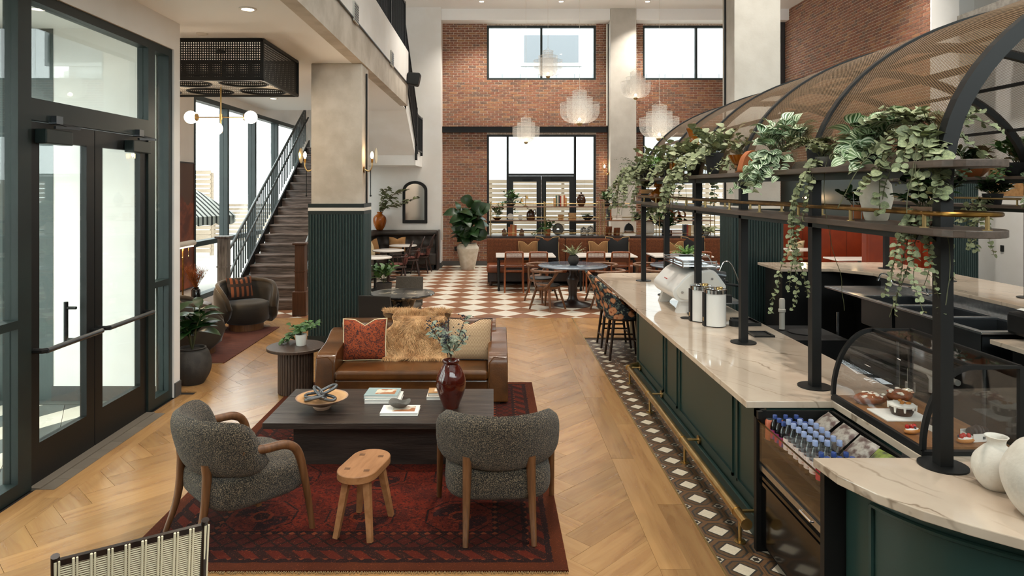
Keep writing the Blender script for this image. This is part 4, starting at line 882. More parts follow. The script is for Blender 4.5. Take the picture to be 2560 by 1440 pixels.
# pastry case
pc = thing('pastry_case', 'curved glass pastry case with black frame on the marble', 'display case', (0, 0, TZ)); y0, y1, x0, xt, x1, zt = 3.285, 4.15, 2.085, 2.33, 2.56, .43
arc = [(x0+(xt-x0)*(1-cos(a)), .03+(zt-.03)*sin(a)) for a in [pi/2*i/12 for i in range(13)]]+[(x1, zt)]
box('base_tray', 'black', pc, x0-.01, x1+.01, y0-.01, y1+.01, 0, .022); box('base_board', 'case_board', pc, x0+.02, x1-.02, y0+.02, y1-.02, .022, .034)
for y in (y0, y1): MB().tube([(p[0], y, p[1]) for p in arc]+[(x1, y, .02)], .016, 4, up=(0, 1, 0)).go('end_frame', 'black', pc); MB().prism([(x0, .02)]+arc+[(x1, .02)], y-.002, y+.002, 'y').go('end_glass', 'case_glass', pc)
m = MB(); m.grid(lambda u, v: (arc[round(u*12)][0], y0+v*(y1-y0), arc[round(u*12)][1]), 13, 2); m.go('curved_glass', 'case_glass', pc, 180); box('top_glass', 'case_glass', pc, xt, x1, y0, y1, zt-.002, zt+.002); box('back_glass', 'case_glass', pc, x1-.004, x1, y0, y1, .03, zt)
for x, z in ((xt, zt), (x1, zt), (x0, .03)): MB().bar((x, y0, z), (x, y1, z), .018).go('rail', 'black', pc)
CB = TZ+.0345
for x, y, r, lb in ((2.21, 3.97, .0, 'berry pastry dusted with sugar, at the far end of the glass case'), (2.42, 4.03, .5, 'sugared berry pastry against the back of the glass case')):
    t = thing('berry_pastry', lb, 'pastry', (x, y, CB), r); m = MB(); m.sph((0, 0, .03), .085, 16, 8, (1.1, .7, .4)); m.go('crust', 'pastry', t, 180)
    m = MB()
    for i in range(26): m.sph((random.uniform(-.07, .07), random.uniform(-.04, .04), .054+random.uniform(-.008, .006)), random.uniform(.009, .016), 8, 5, (1.2, 1, .6))
    m.go('topping', 'powder', t, 180)
box_b = tag(box('serving_board', 'paper', None, 2.13, 2.38, 3.66, 3.86, CB, CB+.008, bev=.002), 'white serving board under the iced cake in the glass case', 'board')
t = thing('iced_cake', 'round chocolate cake dripping with white icing in the glass case', 'cake', (2.27, 3.76, CB+.0085)); MB().lathe([(.05, 0), (.062, .03), (.066, .05)], 24).go('sponge', 'chocolate', t, 40)
m = MB().lathe([(.067, .046), (.07, .055), (.05, .062), (.001, .064)], 24, cap=False)
for i in range(9): a = 2*pi*i/9+.2; m.tube([(.068*cos(a), .068*sin(a), .056), (.069*cos(a), .069*sin(a), .056-random.uniform(.015, .036))], [.008, .005], 6)
m.go('icing', 'icing', t, 60); m = MB()
for i in range(5): m.sph((random.uniform(-.03, .03), random.uniform(-.03, .03), .068), .011, 8, 5, (1, 1, .6))
m.go('garnish', 'tart', t, 180)
for x, y, r, lb in ((2.16, 3.49, .3, 'berry tart boat nearest the curved glass front'), (2.24, 3.38, .1, 'berry tart with strawberries between two pastry boxes'), (2.345, 3.36, .2, 'strawberry tart beside a chocolate croissant box')):
    t = thing('berry_tart', lb, 'tart', (x, y, CB), r); MB().sph((0, 0, .012), .05, 14, 6, (1.0, .5, .3)).go('shell', 'tart', t, 180); MB().sph((0, 0, .021), .042, 12, 5, (1, .45, .18)).go('cream', 'icing', t, 180)
    for i in range(3): MB().sph((-.025+.022*i, random.uniform(-.008, .008), .034), .011, 8, 6, (1, 1, 1.15)).go('strawberry', 'strawberry', t, 180)
    for i in range(4): MB().sph((random.uniform(-.03, .03), random.uniform(-.012, .012), .03), .007, 8, 6).go('blueberry', 'blueberry', t, 180)
for x, y, r, lb in ((2.33, 3.55, .2, 'chocolate croissant in a white box behind the tarts'), (2.44, 3.41, .15, 'chocolate croissant in a white box beside the near end glass')):
    t = thing('croissant_box', lb, 'pastry', (x, y, CB), r); MB().box(-.06, .06, -.04, -.037, 0, .04).box(-.06, .06, .037, .04, 0, .04).box(-.06, -.057, -.037, .037, 0, .03).box(.057, .06, -.037, .037, 0, .03).box(-.057, .057, -.037, .037, 0, .003).go('paper_box', 'paper', t)
    box('box_stamp', 'tile_grey', t, -.008, .008, -.0406, -.04, .012, .026); m = MB()
    for i in range(5): m.sph((-.042+.021*i, 0, .035), .03-.004*abs(i-2), 12, 8, (.6, 1.05, 1.15))
    m.go('croissant', 'chocolate', t, 180)
def pot_mesh(prof, n=28): return MB().lathe(prof, n)
t = thing('stone_vase', 'small round white stone vase on the curved marble end', 'vase', (2.18, 2.93, TZ)); MB().lathe(sl([(.05, 0), (.075, .03), (.092, .08), (.085, .13), (.05, .175), (.035, .19), (.036, .21), (.045, .225), (.035, .222), (.028, .2), (.02, .15)]), 56).go('body', 'stone_white', t, 60)
t = thing('stone_vase', 'large white stone vase beside the small round vase', 'vase', (2.17, 2.665, TZ)); MB().lathe(sl([(.07, 0), (.11, .05), (.14, .13), (.135, .2), (.09, .28), (.05, .31), (.05, .34), (.06, .36), (.045, .35), (.03, .3)]), 56).go('body', 'stone_white', t, 60)
# espresso machine
em_ = thing('espresso_machine', 'white and chrome espresso machine standing on the marble bar', 'espresso machine', (0, 7.0, TZ)); my = .84
pf = rr([(1.90, .12), (1.84, .22), (2.02, .42), (2.28, .46), (2.42, .27), (2.26, .13)], [.07, .1, .08, .06, .04, .06], 5)
MB().prism(pf, 0.0, my, 'y').go('body', 'machine_white', em_, 35, bev=.01)
pf2 = [(2.12+(a-2.12)*.86, .29+(b-.29)*.86) for a, b in pf]
for y, d in ((-.008, 1), (my+.0, 1)): MB().prism(pf2, y, y+.008, 'y').go('side_panel', 'white_pot', em_, 35)
for x, z in ((1.95, .22), (2.26, .36)): MB().cyl((x, -.014, z), (x, -.006, z), .012).go('bolt', 'chrome', em_, 40)
for y in (.02, my-.1): MB().prism([(1.90, 0), (2.0, 0), (2.12, .1), (2.26, .16), (2.0, .16), (1.95, .14)], y, y+.08, 'y').go('leg', 'machine_white', em_)
MB().prism([(2.3, 0), (2.36, 0), (2.36, .16), (2.28, .16)], .05, .75, 'y').go('rear_leg', 'steel_dark', em_)
ct = box('cup_tray', 'steel_mirror', em_, 1.97, 2.32, .04, my-.04, .465, .48)
m = MB()
for z in (.5, .53):
    m.bar((1.97, .04, z), (1.97, my-.04, z), .01).bar((1.97, .04, z), (2.32, .04, z), .01).bar((1.97, my-.04, z), (2.32, my-.04, z), .01)
for x, y in ((1.97, .04), (1.97, my-.04), (2.32, .04), (2.32, my-.04), (1.97, .42)): m.bar((x, y, .48), (x, y, .54), .012)
m.go('tray_rail', 'steel_mirror', ct); box('cup_shelf', 'steel_mirror', em_, 1.98, 2.2, .06, my*.55, .535, .543)
MB().tube([(1.905, .42+.005*i, .305+.003*sin(i*1.9)) for i in range(26)], .0022, 5).go('emblem', 'strawberry', em_)
for y in (.2, .5):
    g = MB().cyl((2.42, y, .36), (2.42, y, .28), .045).cyl((2.36, y, .38), (2.46, y, .36), .05, n=16).go('group_head', 'steel_dark', em_, 40); MB().cyl((2.45, y, .28), (2.6, y, .26), .014).go('portafilter_handle', 'black', g, 40); MB().cyl((2.42, y, .28), (2.42, y, .25), .035).go('portafilter', 'chrome', g, 40)
for y in (.0, .72): MB().tube(bez([(2.34, y, .44), (2.38, y-.03, .54), (2.44, y-.05, .52), (2.5, y-.06, .38), (2.56, y-.07, .2)], 5), .007, 8).go('steam_wand', 'chrome', em_, 40)
box('drip_tray', 'steel', em_, 2.3, 2.58, .04, my-.04, .09, .12)
for i, (x, y, lb) in enumerate(((2.09, 6.38, 'white round coffee grinder with chrome top, the one beside the bar post'), (2.03, 6.62, 'white round coffee grinder with chrome top, the one beside the espresso machine'))):
    t = thing('coffee_grinder', lb, 'grinder', (x, y, TZ)); MB().lathe([(.1, 0.008), (.1, .31)], 28).go('canister', 'machine_white', t, 40); MB().lathe([(.106, .31), (.106, .345), (.098, .35)], 28).go('top_ring', 'steel_mirror', t, 40); MB().lathe([(.095, 0), (.095, .008)], 24).go('foot', 'black', t)
    box('side_spine', 'black', t, -.112, -.088, -.035, .03, .0, .315); box('brass_plate', 'brass', t, -.114, -.112, -.02, .01, .05, .085)
    for dx, dy, mm in ((-.03, 0, 'chrome'), (.035, -.02, 'brass')): MB().lathe([(.032, .349), (.032, .366), (.024, .37)], 16, (dx, dy, 0)).go('dial', mm, t, 40)
    box('chute', 'black', t, .09, .15, -.03, .03, .22, .29); MB().lathe([(.055, .0), (.055, .05), (.05, .055)], 20, (.19, 0, 0)).go('knock_cup', 'rubber', t, 40)
t = thing('serving_tray', 'black serving tray on the marble beside the grinder', 'tray', (2.42, 6.5, TZ)); box('base', 'black', t, -.1, .1, -.14, .14, 0, .01); MB().box(-.1, -.09, -.14, .14, .01, .03).box(.09, .1, -.14, .14, .01, .03).box(-.09, .09, -.14, -.13, .01, .03).box(-.09, .09, .13, .14, .01, .03).go('rim', 'black', t)
t = thing('serving_tray', 'flat black inset holder on the marble beside the bar post', 'tray', (2.36, 5.98, TZ)); box('base', 'black', t, -.09, .09, -.1, .1, 0, .008); MB().box(-.09, -.07, -.1, .1, .008, .016).box(.07, .09, -.1, .1, .008, .016).box(-.07, .07, -.1, -.08, .008, .016).box(-.07, .07, .08, .1, .008, .016).go('rim', 'black_gloss', t)
t = thing('stone_saucer', 'round black rubber coaster on the marble beside the machine', 'coaster', (1.93, 6.75, TZ)); MB().lathe([(.06, 0), (.065, .006), (.05, .008)], 20).go('disc', 'rubber', t)
# bar stools
def bar_stool(lb):
    t = thing('bar_stool', lb, 'bar stool', group='floral bar stools'); 
    def shell(off):
        def g(u, v):
            a = (u-.5)*2*R(112); hgt = .47*(max(0, cos(a*.78)))**1.3+.03; r = .225+off+.03*v; lean = .13*v*v*max(0, cos(a))
            return (-cos(a)*r-lean, sin(a)*(r+.01), .54+hgt*v)
        return g
    m = MB(); A, B = shell(0.022), shell(-.022); n, q = 25, 8; m.grid(lambda u, v: A(1-u, v), n, q); m.grid(B, n, q)
    rim = [A(i/(n-1), 1) for i in range(n)]; m.tube([(Vector(A(i/(n-1), 1))+Vector(B(i/(n-1), 1)))/2 for i in range(n)], .022, 8); m.go('backrest', 'floral', t, 60)
    MB().lathe([(.18, .555), (.215, .57), (.22, .61), (.19, .632), (.0001, .64)], 28, cap=False).go('seat', 'floral', t, 60); MB().lathe([(.215, .51), (.222, .52), (.222, .555), (.2, .556)], 28).go('seat_ring', 'dark_wood', t, 40)
    for sx_ in (-1, 1):
        for sy_ in (-1, 1): MB().cyl((sx_*.14, sy_*.13, .52), (sx_*.205, sy_*.18, 0), .021, .014).go('leg', 'dark_wood', t, 40)
    def lp(sx_, sy_, z): k = 1-z/.52; return (sx_*(.14+.065*k), sy_*(.13+.05*k), z)
    for a, b, z in (((1, 1), (1, -1), .2), ((-1, 1), (-1, -1), .15), ((1, 1), (-1, 1), .27), ((1, -1), (-1, -1), .27)): MB().cyl(lp(*a, z), lp(*b, z), .011).go('stretcher', 'dark_wood', t, 40)
    return t
s = bar_stool('floral upholstered bar stool at the counter, beside the foot rail'); s.location = (1.68, 8.77, 0); dup(s, (1.68, 9.45, 0), label='floral upholstered bar stool at the rounded end of the counter')
# ================================================================ LOUNGE BY THE DOORS
rg = thing('patterned_rug', 'large dark red tribal rug under the coffee table seating', 'rug', (-.885, 5.745, 0))
MB().box(-1.315, 1.315, -1.875, 1.875, .001, .012).go('pile', 'rug', rg)
m = MB()
for e in (-1, 1):
    for i in range(260): x = -1.31+i*.0101+random.uniform(-.003, .003); m.box(x, x+.0035, e*1.875 if e > 0 else -1.875-.012-random.random()*.014, e*1.875+.012+random.random()*.014 if e > 0 else -1.875, .001, .007)
m.go('fringe', 'fringe', rg, kind='stuff')
def pillow(lb, mat, loc, w, h, d, rz=0, lean=-.25, notch=.28, pipe=None, cat='pillow', name='throw_pillow', grp=None, roll=0):
    t = thing(name, lb, cat, loc, rz, group=grp); m = MB().at(rx=lean, ry=roll); pillowish(m, w, h, d, 19, .1, notch); m.go('cushion', mat, t, 180)
    if pipe:
        def ed(x, z): zz = z*(1-.1*(1-x*x)*(.5 if z > 0 else .25)); zz -= notch*max(0, 1-abs(x)*2.1)*z*z if z > 0 else 0; return (x*(1-.05*(1-z*z))*w/2, 0, zz*h/2+h/2)
        n = 14; pts = [ed(-1+2*i/n, -1) for i in range(n)]+[ed(1, -1+2*i/n) for i in range(n)]+[ed(1-2*i/n, 1) for i in range(n)]+[ed(-1, 1-2*i/n) for i in range(n)]
        mm = MB().at(rx=lean, ry=roll); mm.tube(pts, .007, 6, closed=True); mm.go('piping', pipe, t, 180)
    return t
# sofa
sf = thing('leather_sofa', 'worn tan leather sofa with rolled arms facing the coffee table', 'sofa', (-.835, 6.83, .012)); hw = .98
MB().box(-.78, .78, .03, .82, .03, .24).go('seat_base', 'leather_tan', sf, bev=.02)
MB().box(-.78, .78, .0, .74, .235, .335).go('seat_cushion', 'leather_tan', sf, bev=.035, seg=4)
MB().prism(rr([(.56, .1), (.94, .1), (.98, .66), (.88, .72), (.73, .695)], [.02, .03, .09, .09, .08]), -.86, .86, 'x').go('backrest', 'leather_tan', sf, 50, bev=.03, seg=3)
for sd in (-1, 1):
    x0, x1 = sorted((sd*.775, sd*hw))
    a = MB().prism(rr([(.0, .02), (.9, .02), (.93, .6), (.72, .62), (.5, .53), (.06, .49)], [.02, .03, .12, .1, .2, .1], 6), x0, x1, 'x').go('arm', 'leather_tan', sf, 50, bev=.085, seg=5)
    MB().tube([(sd*.79, .0, .1), (sd*.79, -.002, .42), (sd*.84, -.002, .48), (sd*.955, -.002, .47)], .006, 6).go('welt', 'leather_tan', a, 40)
for x in (-.78, -.52, -.26, 0, .26, .52, .78):
    if abs(x) < .7: box('seam', 'leather_brown', sf, x-.0015, x+.0015, .02, .6, .334, .3365)
for sx_, sy_ in ((-1, .06), (1, .06), (-1, .86), (1, .86)): MB().bc((sx_*.86, sy_, .012), (.08, .06, .024)).go('foot', 'dark_wood', sf)
SZ = .352
pillow('rust pillow with dark botanical print on the leather sofa', 'print_rust', (-1.39, 7.25, SZ), .47, .44, .17, R(4), R(-14), .3, 'cream_pillow')
pillow('cream herringbone pillow with fringed edge on the leather sofa', 'herringbone', (-.26, 7.27, SZ), .48, .44, .17, R(-3), R(-14), .26, 'stripe_pillow')
fs = thing('sheepskin', 'shaggy tan sheepskin draped over the sofa back', 'sheepskin', (-.86, 6.83, .012))
path = bez([(.44, .37), (.50, .42), (.60, .60), (.68, .72), (.80, .765), (.93, .745), (1.005, .6)], 4)
def skin(u, v):
    f_ = v*(len(path)-1); i_ = min(len(path)-2, int(f_)); f_ -= i_; p = (path[i_][0]*(1-f_)+path[i_+1][0]*f_, path[i_][1]*(1-f_)+path[i_+1][1]*f_); w = .31+.05*sin(v*9)+.03*sin(v*23+1)-.08*max(0, abs(v-.5)-.35)
    return ((u-.5)*2*w+.02*sin(v*13), p[0]-.012, p[1]+.0)
path = [(p.x, p.y) for p in [Vector((a.x, a.y)) for a in [Vector((q[0], q[1])) for q in path]]]
m = MB(); m.grid(skin, 17, len(path)); m.go('hide', 'fur', fs, 180)
m = MB()
for i in range(16000):
    u, v = random.random(), random.random(); p = Vector(skin(u, v)); nrm = Vector((0, -1, .35)) if v < .5 else Vector((0, -.2, 1)) if v < .85 else Vector((0, 1, .2))
    cl = (sin(u*11+3*v)+sin(v*14-u*5))*.7; d = (nrm.normalized()*.42+Vector((cl*.8+random.gauss(0, .22), random.gauss(0, .15), -.75 if v < .6 else .1)))
    if v >= .6: d += Vector((0, .4, 0))
    l = random.uniform(.045, .09); q = p+d.normalized()*l; w_ = Vector((random.uniform(-1, 1), random.uniform(-.4, .4), 0)).normalized()*.003
    k = p+(q-p)*.5+nrm.normalized()*.014; m.add([p-w_, p+w_, k+w_*.9, q, k-w_*.9], [(0, 1, 2, 4), (4, 2, 3)])
m.go('fleece', 'fur', fs, kind='stuff')
# coffee table and what stands on it
ct_ = thing('coffee_table', 'wide dark reclaimed wood coffee table with block base', 'coffee table', (-.885, 5.615, .012)); CT = .40
for i in range(4): MB().box(-.885, .885, -.445+i*.2225+.0008, -.445+(i+1)*.2225-.0008, .343, .388).go('top_plank', 'coffee_wood', ct_, bev=.002)
box('base', 'coffee_wood', ct_, -.70, .70, -.26, .30, 0, .343)
t = thing('stoneware_bowl', 'wide speckled tan bowl holding a black chain on coffee table', 'bowl', (-1.40, 5.52, CT)); MB().lathe([(.06, 0), (.075, .02), (.07, .03), (.13, .055), (.205, .093), (.21, .099), (.2, .097), (.12, .06), (.05, .045), (.001, .042)], 40).go('body', 'clay_pot', t, 50)
MB().lathe([(.0001, .0435), (.12, .062), (.198, .0975)], 40, cap=False).go('glaze', 'wood_pale', t, 50)
ch = thing('metal_chain', 'blackened chain of five links lying in the tan bowl', 'chain', (-1.41, 5.52, CT+.10))
for i, (x, y, z, rz, rx, ry) in enumerate(((-.06, .03, 0, .4, .3, 0), (-.01, .0, .03, -.7, -.3, .5), (.05, .035, .045, .5, .2, -.35), (.055, -.02, -.005, -.3, .25, .1), (-.04, -.04, .0, .25, -.1, -.2))):
    pts = [(.05*cos(a)+(.024 if cos(a) > 0 else -.024), .03*sin(a), 0) for a in [2*pi*k/20 for k in range(20)]]; MB().at((x, y, z), rz, rx, ry).tube(pts, .0125, 8, closed=True).go('link', 'steel_dark', ch, 180)
def book(lb, mat, loc, w, d, h, rz=0, art=None, grp=None, name='book'):
    t = thing(name, lb, 'book', loc, rz, grp); box('pages', 'paper', t, -w/2+.004, w/2-.004, -d/2+.004, d/2-.004, .003, h-.003); box('cover', mat, t, -w/2, w/2, -d/2, d/2, h-.003, h); box('cover', mat, t, -w/2, w/2, -d/2, d/2, 0, .003); box('spine', mat, t, -w/2, -w/2+.003, -d/2, d/2, .003, h-.003)
    if art: box('picture', art, t, -w*.2, w*.4, -d*.3, d*.3, h, h+.0006)
    return t
book('white book with black spine, lower of the coffee table stack', 'paper', (-.93, 5.76, CT), .30, .23, .032, .02); book('teal photo book on top of the coffee table stack', 'book_teal', (-.945, 5.77, CT+.0325), .28, .22, .03, -.03, 'book_photo')
book('cream paperback with rust printed cover under the small grey bowl', 'paper', (-.75, 5.44, CT), .30, .2, .022, 0, 'book_photo')
t = thing('small_bowl', 'small wavy rimmed grey bowl on the cream paperback', 'bowl', (-.76, 5.47, CT+.0235)); m = MB(); m.grid(lambda u, v: ((.02+.07*v)*cos(2*pi*u), (.02+.05*v)*sin(2*pi*u), .05*v**1.6+.012*v*sin(6*pi*u+.5)), 30, 8, cu=True); m.lathe([(.02, 0), (.022, .001)], 16)
o = m.go('body', 'stone_grey', t, 180); sm = o.modifiers.new('th', 'SOLIDIFY'); sm.thickness = .005
book('white book, lower of the pair behind the red vase', 'paper', (-.47, 5.83, CT), .2, .18, .026); book('tan and white book on top of the pair behind the red vase', 'book_tan', (-.475, 5.835, CT+.0265), .17, .15, .028, .05, 'book_photo')
vs_ = thing('ribbed_vase', 'tall ribbed oxblood vase on the coffee table', 'vase', (-.35, 5.55, CT)); prof = []
for i in range(60):
    t_ = i/59; z = .385*t_; r = .058+.062*sin(pi*min(1, (t_+.04)*1.02)**1.25)**1.0*(1 if t_ < .95 else 1); r = max(.05, r); prof.append((r*(1+(.028 if i % 2 else 0)), z))
prof[-6:] = [(.064, .352), (.06, .36), (.07, .372), (.073, .382), (.07, .39), (.056, .38)]
MB().lathe(prof+[(.05, .33)], 40).go('body', 'red_glaze', vs_, 60)
# armchairs
def armchair(lb, loc, rz):
    t = thing('boucle_armchair', lb, 'armchair', loc, rz); Z = .012
    sg = lambda q, e_: math.copysign(abs(q)**e_, q)
    MB().grid(lambda u, v: (.345*sg(cos(2*pi*u), .5)*max(0, sin(pi*v))**.5, .04+.33*sg(sin(2*pi*u), .5)*max(0, sin(pi*v))**.5, .325-.125*sg(cos(pi*v), .55)), 48, 21, cu=True).go('seat', 'boucle', t, 180)
    def bk(s):
        def g(u, v):
            a = (u-.5)*2*R(74); vv = (v-.5)*2; th_ = .08*(1-abs(vv)**3)**.5*(1-abs(2*u-1)**16)**.5; r = .40+s*th_
            return (sin(a)*r*.93, .10-cos(a)*r-.05*vv, .595+vv*.19*(1-.10*abs(2*u-1)**2)*(1-.4*abs(2*u-1)**12)+.0)
        return g
    m = MB(); m.grid(lambda u, v: bk(1)(u, v), 33, 13); m.grid(lambda u, v: bk(-1)(1-u, v), 33, 13); m.go('backrest', 'boucle', t, 180)
    for sd in (-1, 1):
        MB().tube(bez([(sd*.21, -.38, 0), (sd*.205, -.31, .2), (sd*.2, -.285, .42), (sd*.2, -.29, .52)], 5), [.017+.012*min(1, i/10) for i in range(16)], 10).go('back_leg', 'oak_mid', t, 60)
        MB().tube(bez([(sd*.40, .31, 0), (sd*.392, .27, .28), (sd*.385, .22, .5), (sd*.38, .14, .575), (sd*.375, .0, .585), (sd*.36, -.14, .6)], 6), [.018+.010*min(1, i/12) for i in range(31)], 10).go('front_leg', 'oak_mid', t, 60)
    MB().bar((-.3, .0, .22), (.3, .0, .22), .03).go('cross_rail', 'oak_mid', t)
    return t
armchair('black and cream boucle armchair with wooden arms, turned to the glass doors side', (-1.67, 4.42, .012), R(-45)); armchair('black and cream boucle armchair squarely backing the aisle beside wooden stool', (.025, 4.50, .012), R(2))
t = thing('wooden_stool', 'small oval light wood stool between the boucle armchairs', 'stool', (-.835, 4.37, .012), R(-13)); L_ = .105; W_ = .128
st_p = [(W_*cos(a), L_+W_*sin(a)) for a in [pi*i/14 for i in range(15)]]+[(-W_*cos(a), -L_-W_*sin(a)) for a in [pi*i/14 for i in range(15)]]
MB().prism(st_p, .365, .415).go('seat', 'stool_wood', t, 40, bev=.006)
for sx_ in (-1, 1):
    for sy_ in (-1, 1):
        MB().tube([(sx_*.065, sy_*.11, .366), (sx_*.115, sy_*.175, 0)], [.031, .022], 4).go('leg', 'stool_wood', t); MB().at((sx_*.065, sy_*.115, .4152), .2).box(-.018, .018, -.016, .016, 0, .0006).go('tenon', 'oak_mid', t)
# fluted side table with trailing plant
t = thing('fluted_side_table', 'round side table on a fluted drum beside the leather sofa', 'side table', (-2.13, 7.28, .012)); MB().lathe([(.27, .455), (.302, .46), (.305, .485), (.3, .49)], 48).go('top', 'fluted_wood', t, 40); MB().lathe([(.165, 0), (.165, .455)], 32).go('drum', 'dark_wood', t)
me = MB().cyl((0, 0, .0), (0, 0, .455), .0165, n=8, cap=False).mesh('flute', 'fluted_wood', 60)
for i in range(34): a = 2*pi*i/34; link('flute', me, t, Matrix.Translation((.17*cos(a), .17*sin(a), 0)))
# dark marble table behind the sofa
t = thing('marble_table', 'round black veined marble table on a thick marble pedestal', 'table', (-1.27, 9.42, 0)); MB().lathe([(.1, .665), (.38, .69), (.44, .715), (.45, .73), (.44, .742), (.001, .744)], 48, cap=False).go('top', 'marble_dark', t, 40)
MB().lathe([(.22, 0), (.2, .1), (.14, .35), (.13, .5), (.2, .665)], 24).go('pedestal', 'marble_dark', t, 60)
def side_chair(lb, loc, rz, bm_, sm_, h=.8):
    t = thing('upholstered_chair', lb, 'chair', loc, rz)
    def g(s): return lambda u, v: ((u-.5)*.44*(1-.06*v), -.21-.09*v+.02*cos((u-.5)*3)+s*.022, .42+(h-.42)*v)
    m = MB(); m.grid(lambda u, v: g(-1)(u, v), 9, 5); m.grid(lambda u, v: g(1)(1-u, v), 9, 5)
    for u in (0, 1): m.add([g(-1)(u, 0), g(1)(u, 0), g(1)(u, 1), g(-1)(u, 1)], [(0, 1, 2, 3) if u else (3, 2, 1, 0)])
    m.add([g(-1)(i/8, 1) for i in range(9)]+[g(1)(i/8, 1) for i in range(9)], [(i, i+1, i+10, i+9) for i in range(8)]); m.go('backrest', bm_, t, 40)
    MB().box(-.22, .22, -.2, .24, .39, .47).go('seat', sm_, t, bev=.03, seg=3); MB().box(-.21, .21, -.2, .22, .34, .39).go('seat_frame', 'dark_wood', t)
    for x in (-.19, .19):
        for y in (-.19, .2): MB().tube([(x, y, .36), (x*1.05, y*1.1, 0)], [.024, .016], 4).go('leg', 'dark_wood', t)
    return t
side_chair('dark brown leather chair at the black marble table, backing the sofa', (-1.47, 8.86, 0), R(-8), 'leather_black', 'grey_fabric', .83); side_chair('grey corduroy chair on the far side of black marble table', (-1.33, 10.1, 0), R(172), 'grey_fabric', 'grey_fabric', .84)
# woven chair and small marble table at the near edge
t = thing('woven_chair', 'chair with cream woven cord back and dark frame, nearest the doors', 'chair', (-1.49, 2.78, 0), R(32)); bw = .26
for x in (-bw, bw): MB().tube([(x, -.02, 0), (x, -.06, .4), (x, -.14, .8), (x, -.15, .83)], .016, 8).go('back_leg', 'dark_wood', t, 60); MB().tube([(x, .42, 0), (x, .40, .4)], .016, 8).go('front_leg', 'dark_wood', t, 60)
MB().bar((-bw, -.14, .8), (bw, -.14, .8), .022).go('top_rail', 'dark_wood', t); MB().bar((-bw, -.06, .42), (bw, -.06, .42), .02).go('low_rail', 'dark_wood', t)
m = MB()
for i in range(42): q = i/41; m.tube([(-bw, -.063-.085*q, .42+.385*q), (bw, -.063-.085*q, .42+.385*q)], .0029, 6)
m.go('woven_cords', 'cord', t, kind='stuff'); m = MB()
for i in range(10): x = -bw+.0+i*2*bw/9; m.tube([(x, -.058-.006, .41), (x, -.158, .81)], .005, 6); m.tube([(x+.012, -.058-.006, .41), (x+.012, -.158, .81)], .004, 6)
m.go('vertical_cords', 'cord', t); MB().box(-bw, bw, -.06, -.05, .42, .43).prism([(-.055, .42), (-.045, .42), (-.128, .8), (-.138, .8)], -bw, bw, 'x').go('back_lining', 'cord_lining', t); MB().box(-.25, .25, -.05, .42, .38, .43).go('seat', 'cream_pillow', t, bev=.015)
t = thing('small_marble_table', 'small round white marble table beside the woven chair', 'side table', (-.93, 2.66, 0)); MB().lathe([(.25, .48), (.26, .485), (.26, .5), (.25, .505)], 40).go('top', 'marble_white', t, 40); MB().lathe([(.16, 0), (.16, .015), (.02, .03), (.018, .48)], 24).go('pedestal', 'black', t, 40)
# ================================================================ LOUNGE BY THE STAIR
r2 = thing('plain_rug', 'plain faded rust rug under the olive tub chairs', 'rug', (-4.15, 9.58, 0)); box('pile', 'rug_plain', r2, -.77, .77, -1.1, 1.1, .001, .011); m = MB()
for i in range(150): x = -.77+i*.0102; m.box(x, x+.004, -1.13-random.random()*.01, -1.1, .001, .006)
m.go('fringe', 'fringe', r2, kind='stuff')
def tub_chair(lb, loc, rz):
    t = thing('tub_chair', lb, 'armchair', loc, rz); Rr = .40
    def sh(s):
        def g(u, v):
            a = (u-.5)*2*R(128); k = abs(2*u-1); top = .72-.10*k**2; bot = .06
            endr = max(0., (k-.62)/.38); mid = (top+bot)/2; half = (top-bot)/2*sqrt(max(0., 1-endr**2))
            z = mid+half*(2*v-1)+.0; th_ = .065*(1-.0*k); r = Rr+s*th_*(1-abs(2*v-1)**5)**.5-.03*(1-v)
            return (sin(a)*r*1.06, -cos(a)*r*1.0+.02, z)
        return g
    m = MB(); A, B = sh(1), sh(-1); m.grid(lambda u, v: A(u, v), 41, 13); m.grid(lambda u, v: B(1-u, v), 41, 13); m.go('shell', 'velvet_olive', t, 180)
    C = sh(0); rim = [C(i/40, 1.) for i in range(41)]; low = [C(i/40, 0.) for i in range(40, 33, -1)]; MB().tube([C(i/40, 0.) for i in range(7)][::1]+rim[6:35]+low[::-1][::-1] if False else rim, .034, 8).go('rim_roll', 'velvet_edge', t, 180)
    MB().lathe([(.28, .1), (.34, .14), (.355, .34), (.34, .4), (.28, .425), (.001, .43)], 32, cap=False).go('seat', 'velvet_olive', t, 60); MB().lathe([(.26, 0), (.26, .1)], 24).go('base', 'oak_mid', t, 40)
    return t
tub_chair('olive velvet tub chair facing the room, closer to the stairs', (-3.86, 10.55, .011), R(-142)); tub_chair('olive velvet tub chair turned away, behind the large potted plant', (-3.98, 9.0, .011), R(-52))
pillow('striped rust and black pillow in the tub chair closer to the stairs', 'stripe_pillow', (-3.98, 10.66, .445), .4, .36, .14, R(-142+180), R(-20), .25); pillow('striped pillow in the tub chair behind the potted plant', 'stripe_pillow', (-4.12, 8.93, .445), .38, .34, .14, R(130), R(-18), .2)
t = thing('lounge_table', 'round dark topped lounge table between the tub chairs', 'side table', (-4.36, 9.78, .011)); MB().lathe([(.25, .48), (.262, .485), (.262, .51), (.25, .515)], 36).go('top', 'fluted_wood', t, 40); MB().lathe([(.18, 0), (.18, .02), (.05, .04), (.05, .48)], 24).go('pedestal', 'dark_wood', t, 40)
t = thing('two_tone_vase', 'dark green and cream cylinder vase on the lounge table', 'vase', (-4.30, 9.76, .526)); MB().lathe([(.06, 0), (.062, .01), (.062, .08)], 24).go('cream_base', 'cream_pot', t, 40); MB().lathe([(.062, .08), (.062, .2), (.05, .215), (.04, .22), (.042, .24), (.03, .235), (.03, .1)], 24).go('body', 'black_gloss', t, 40)
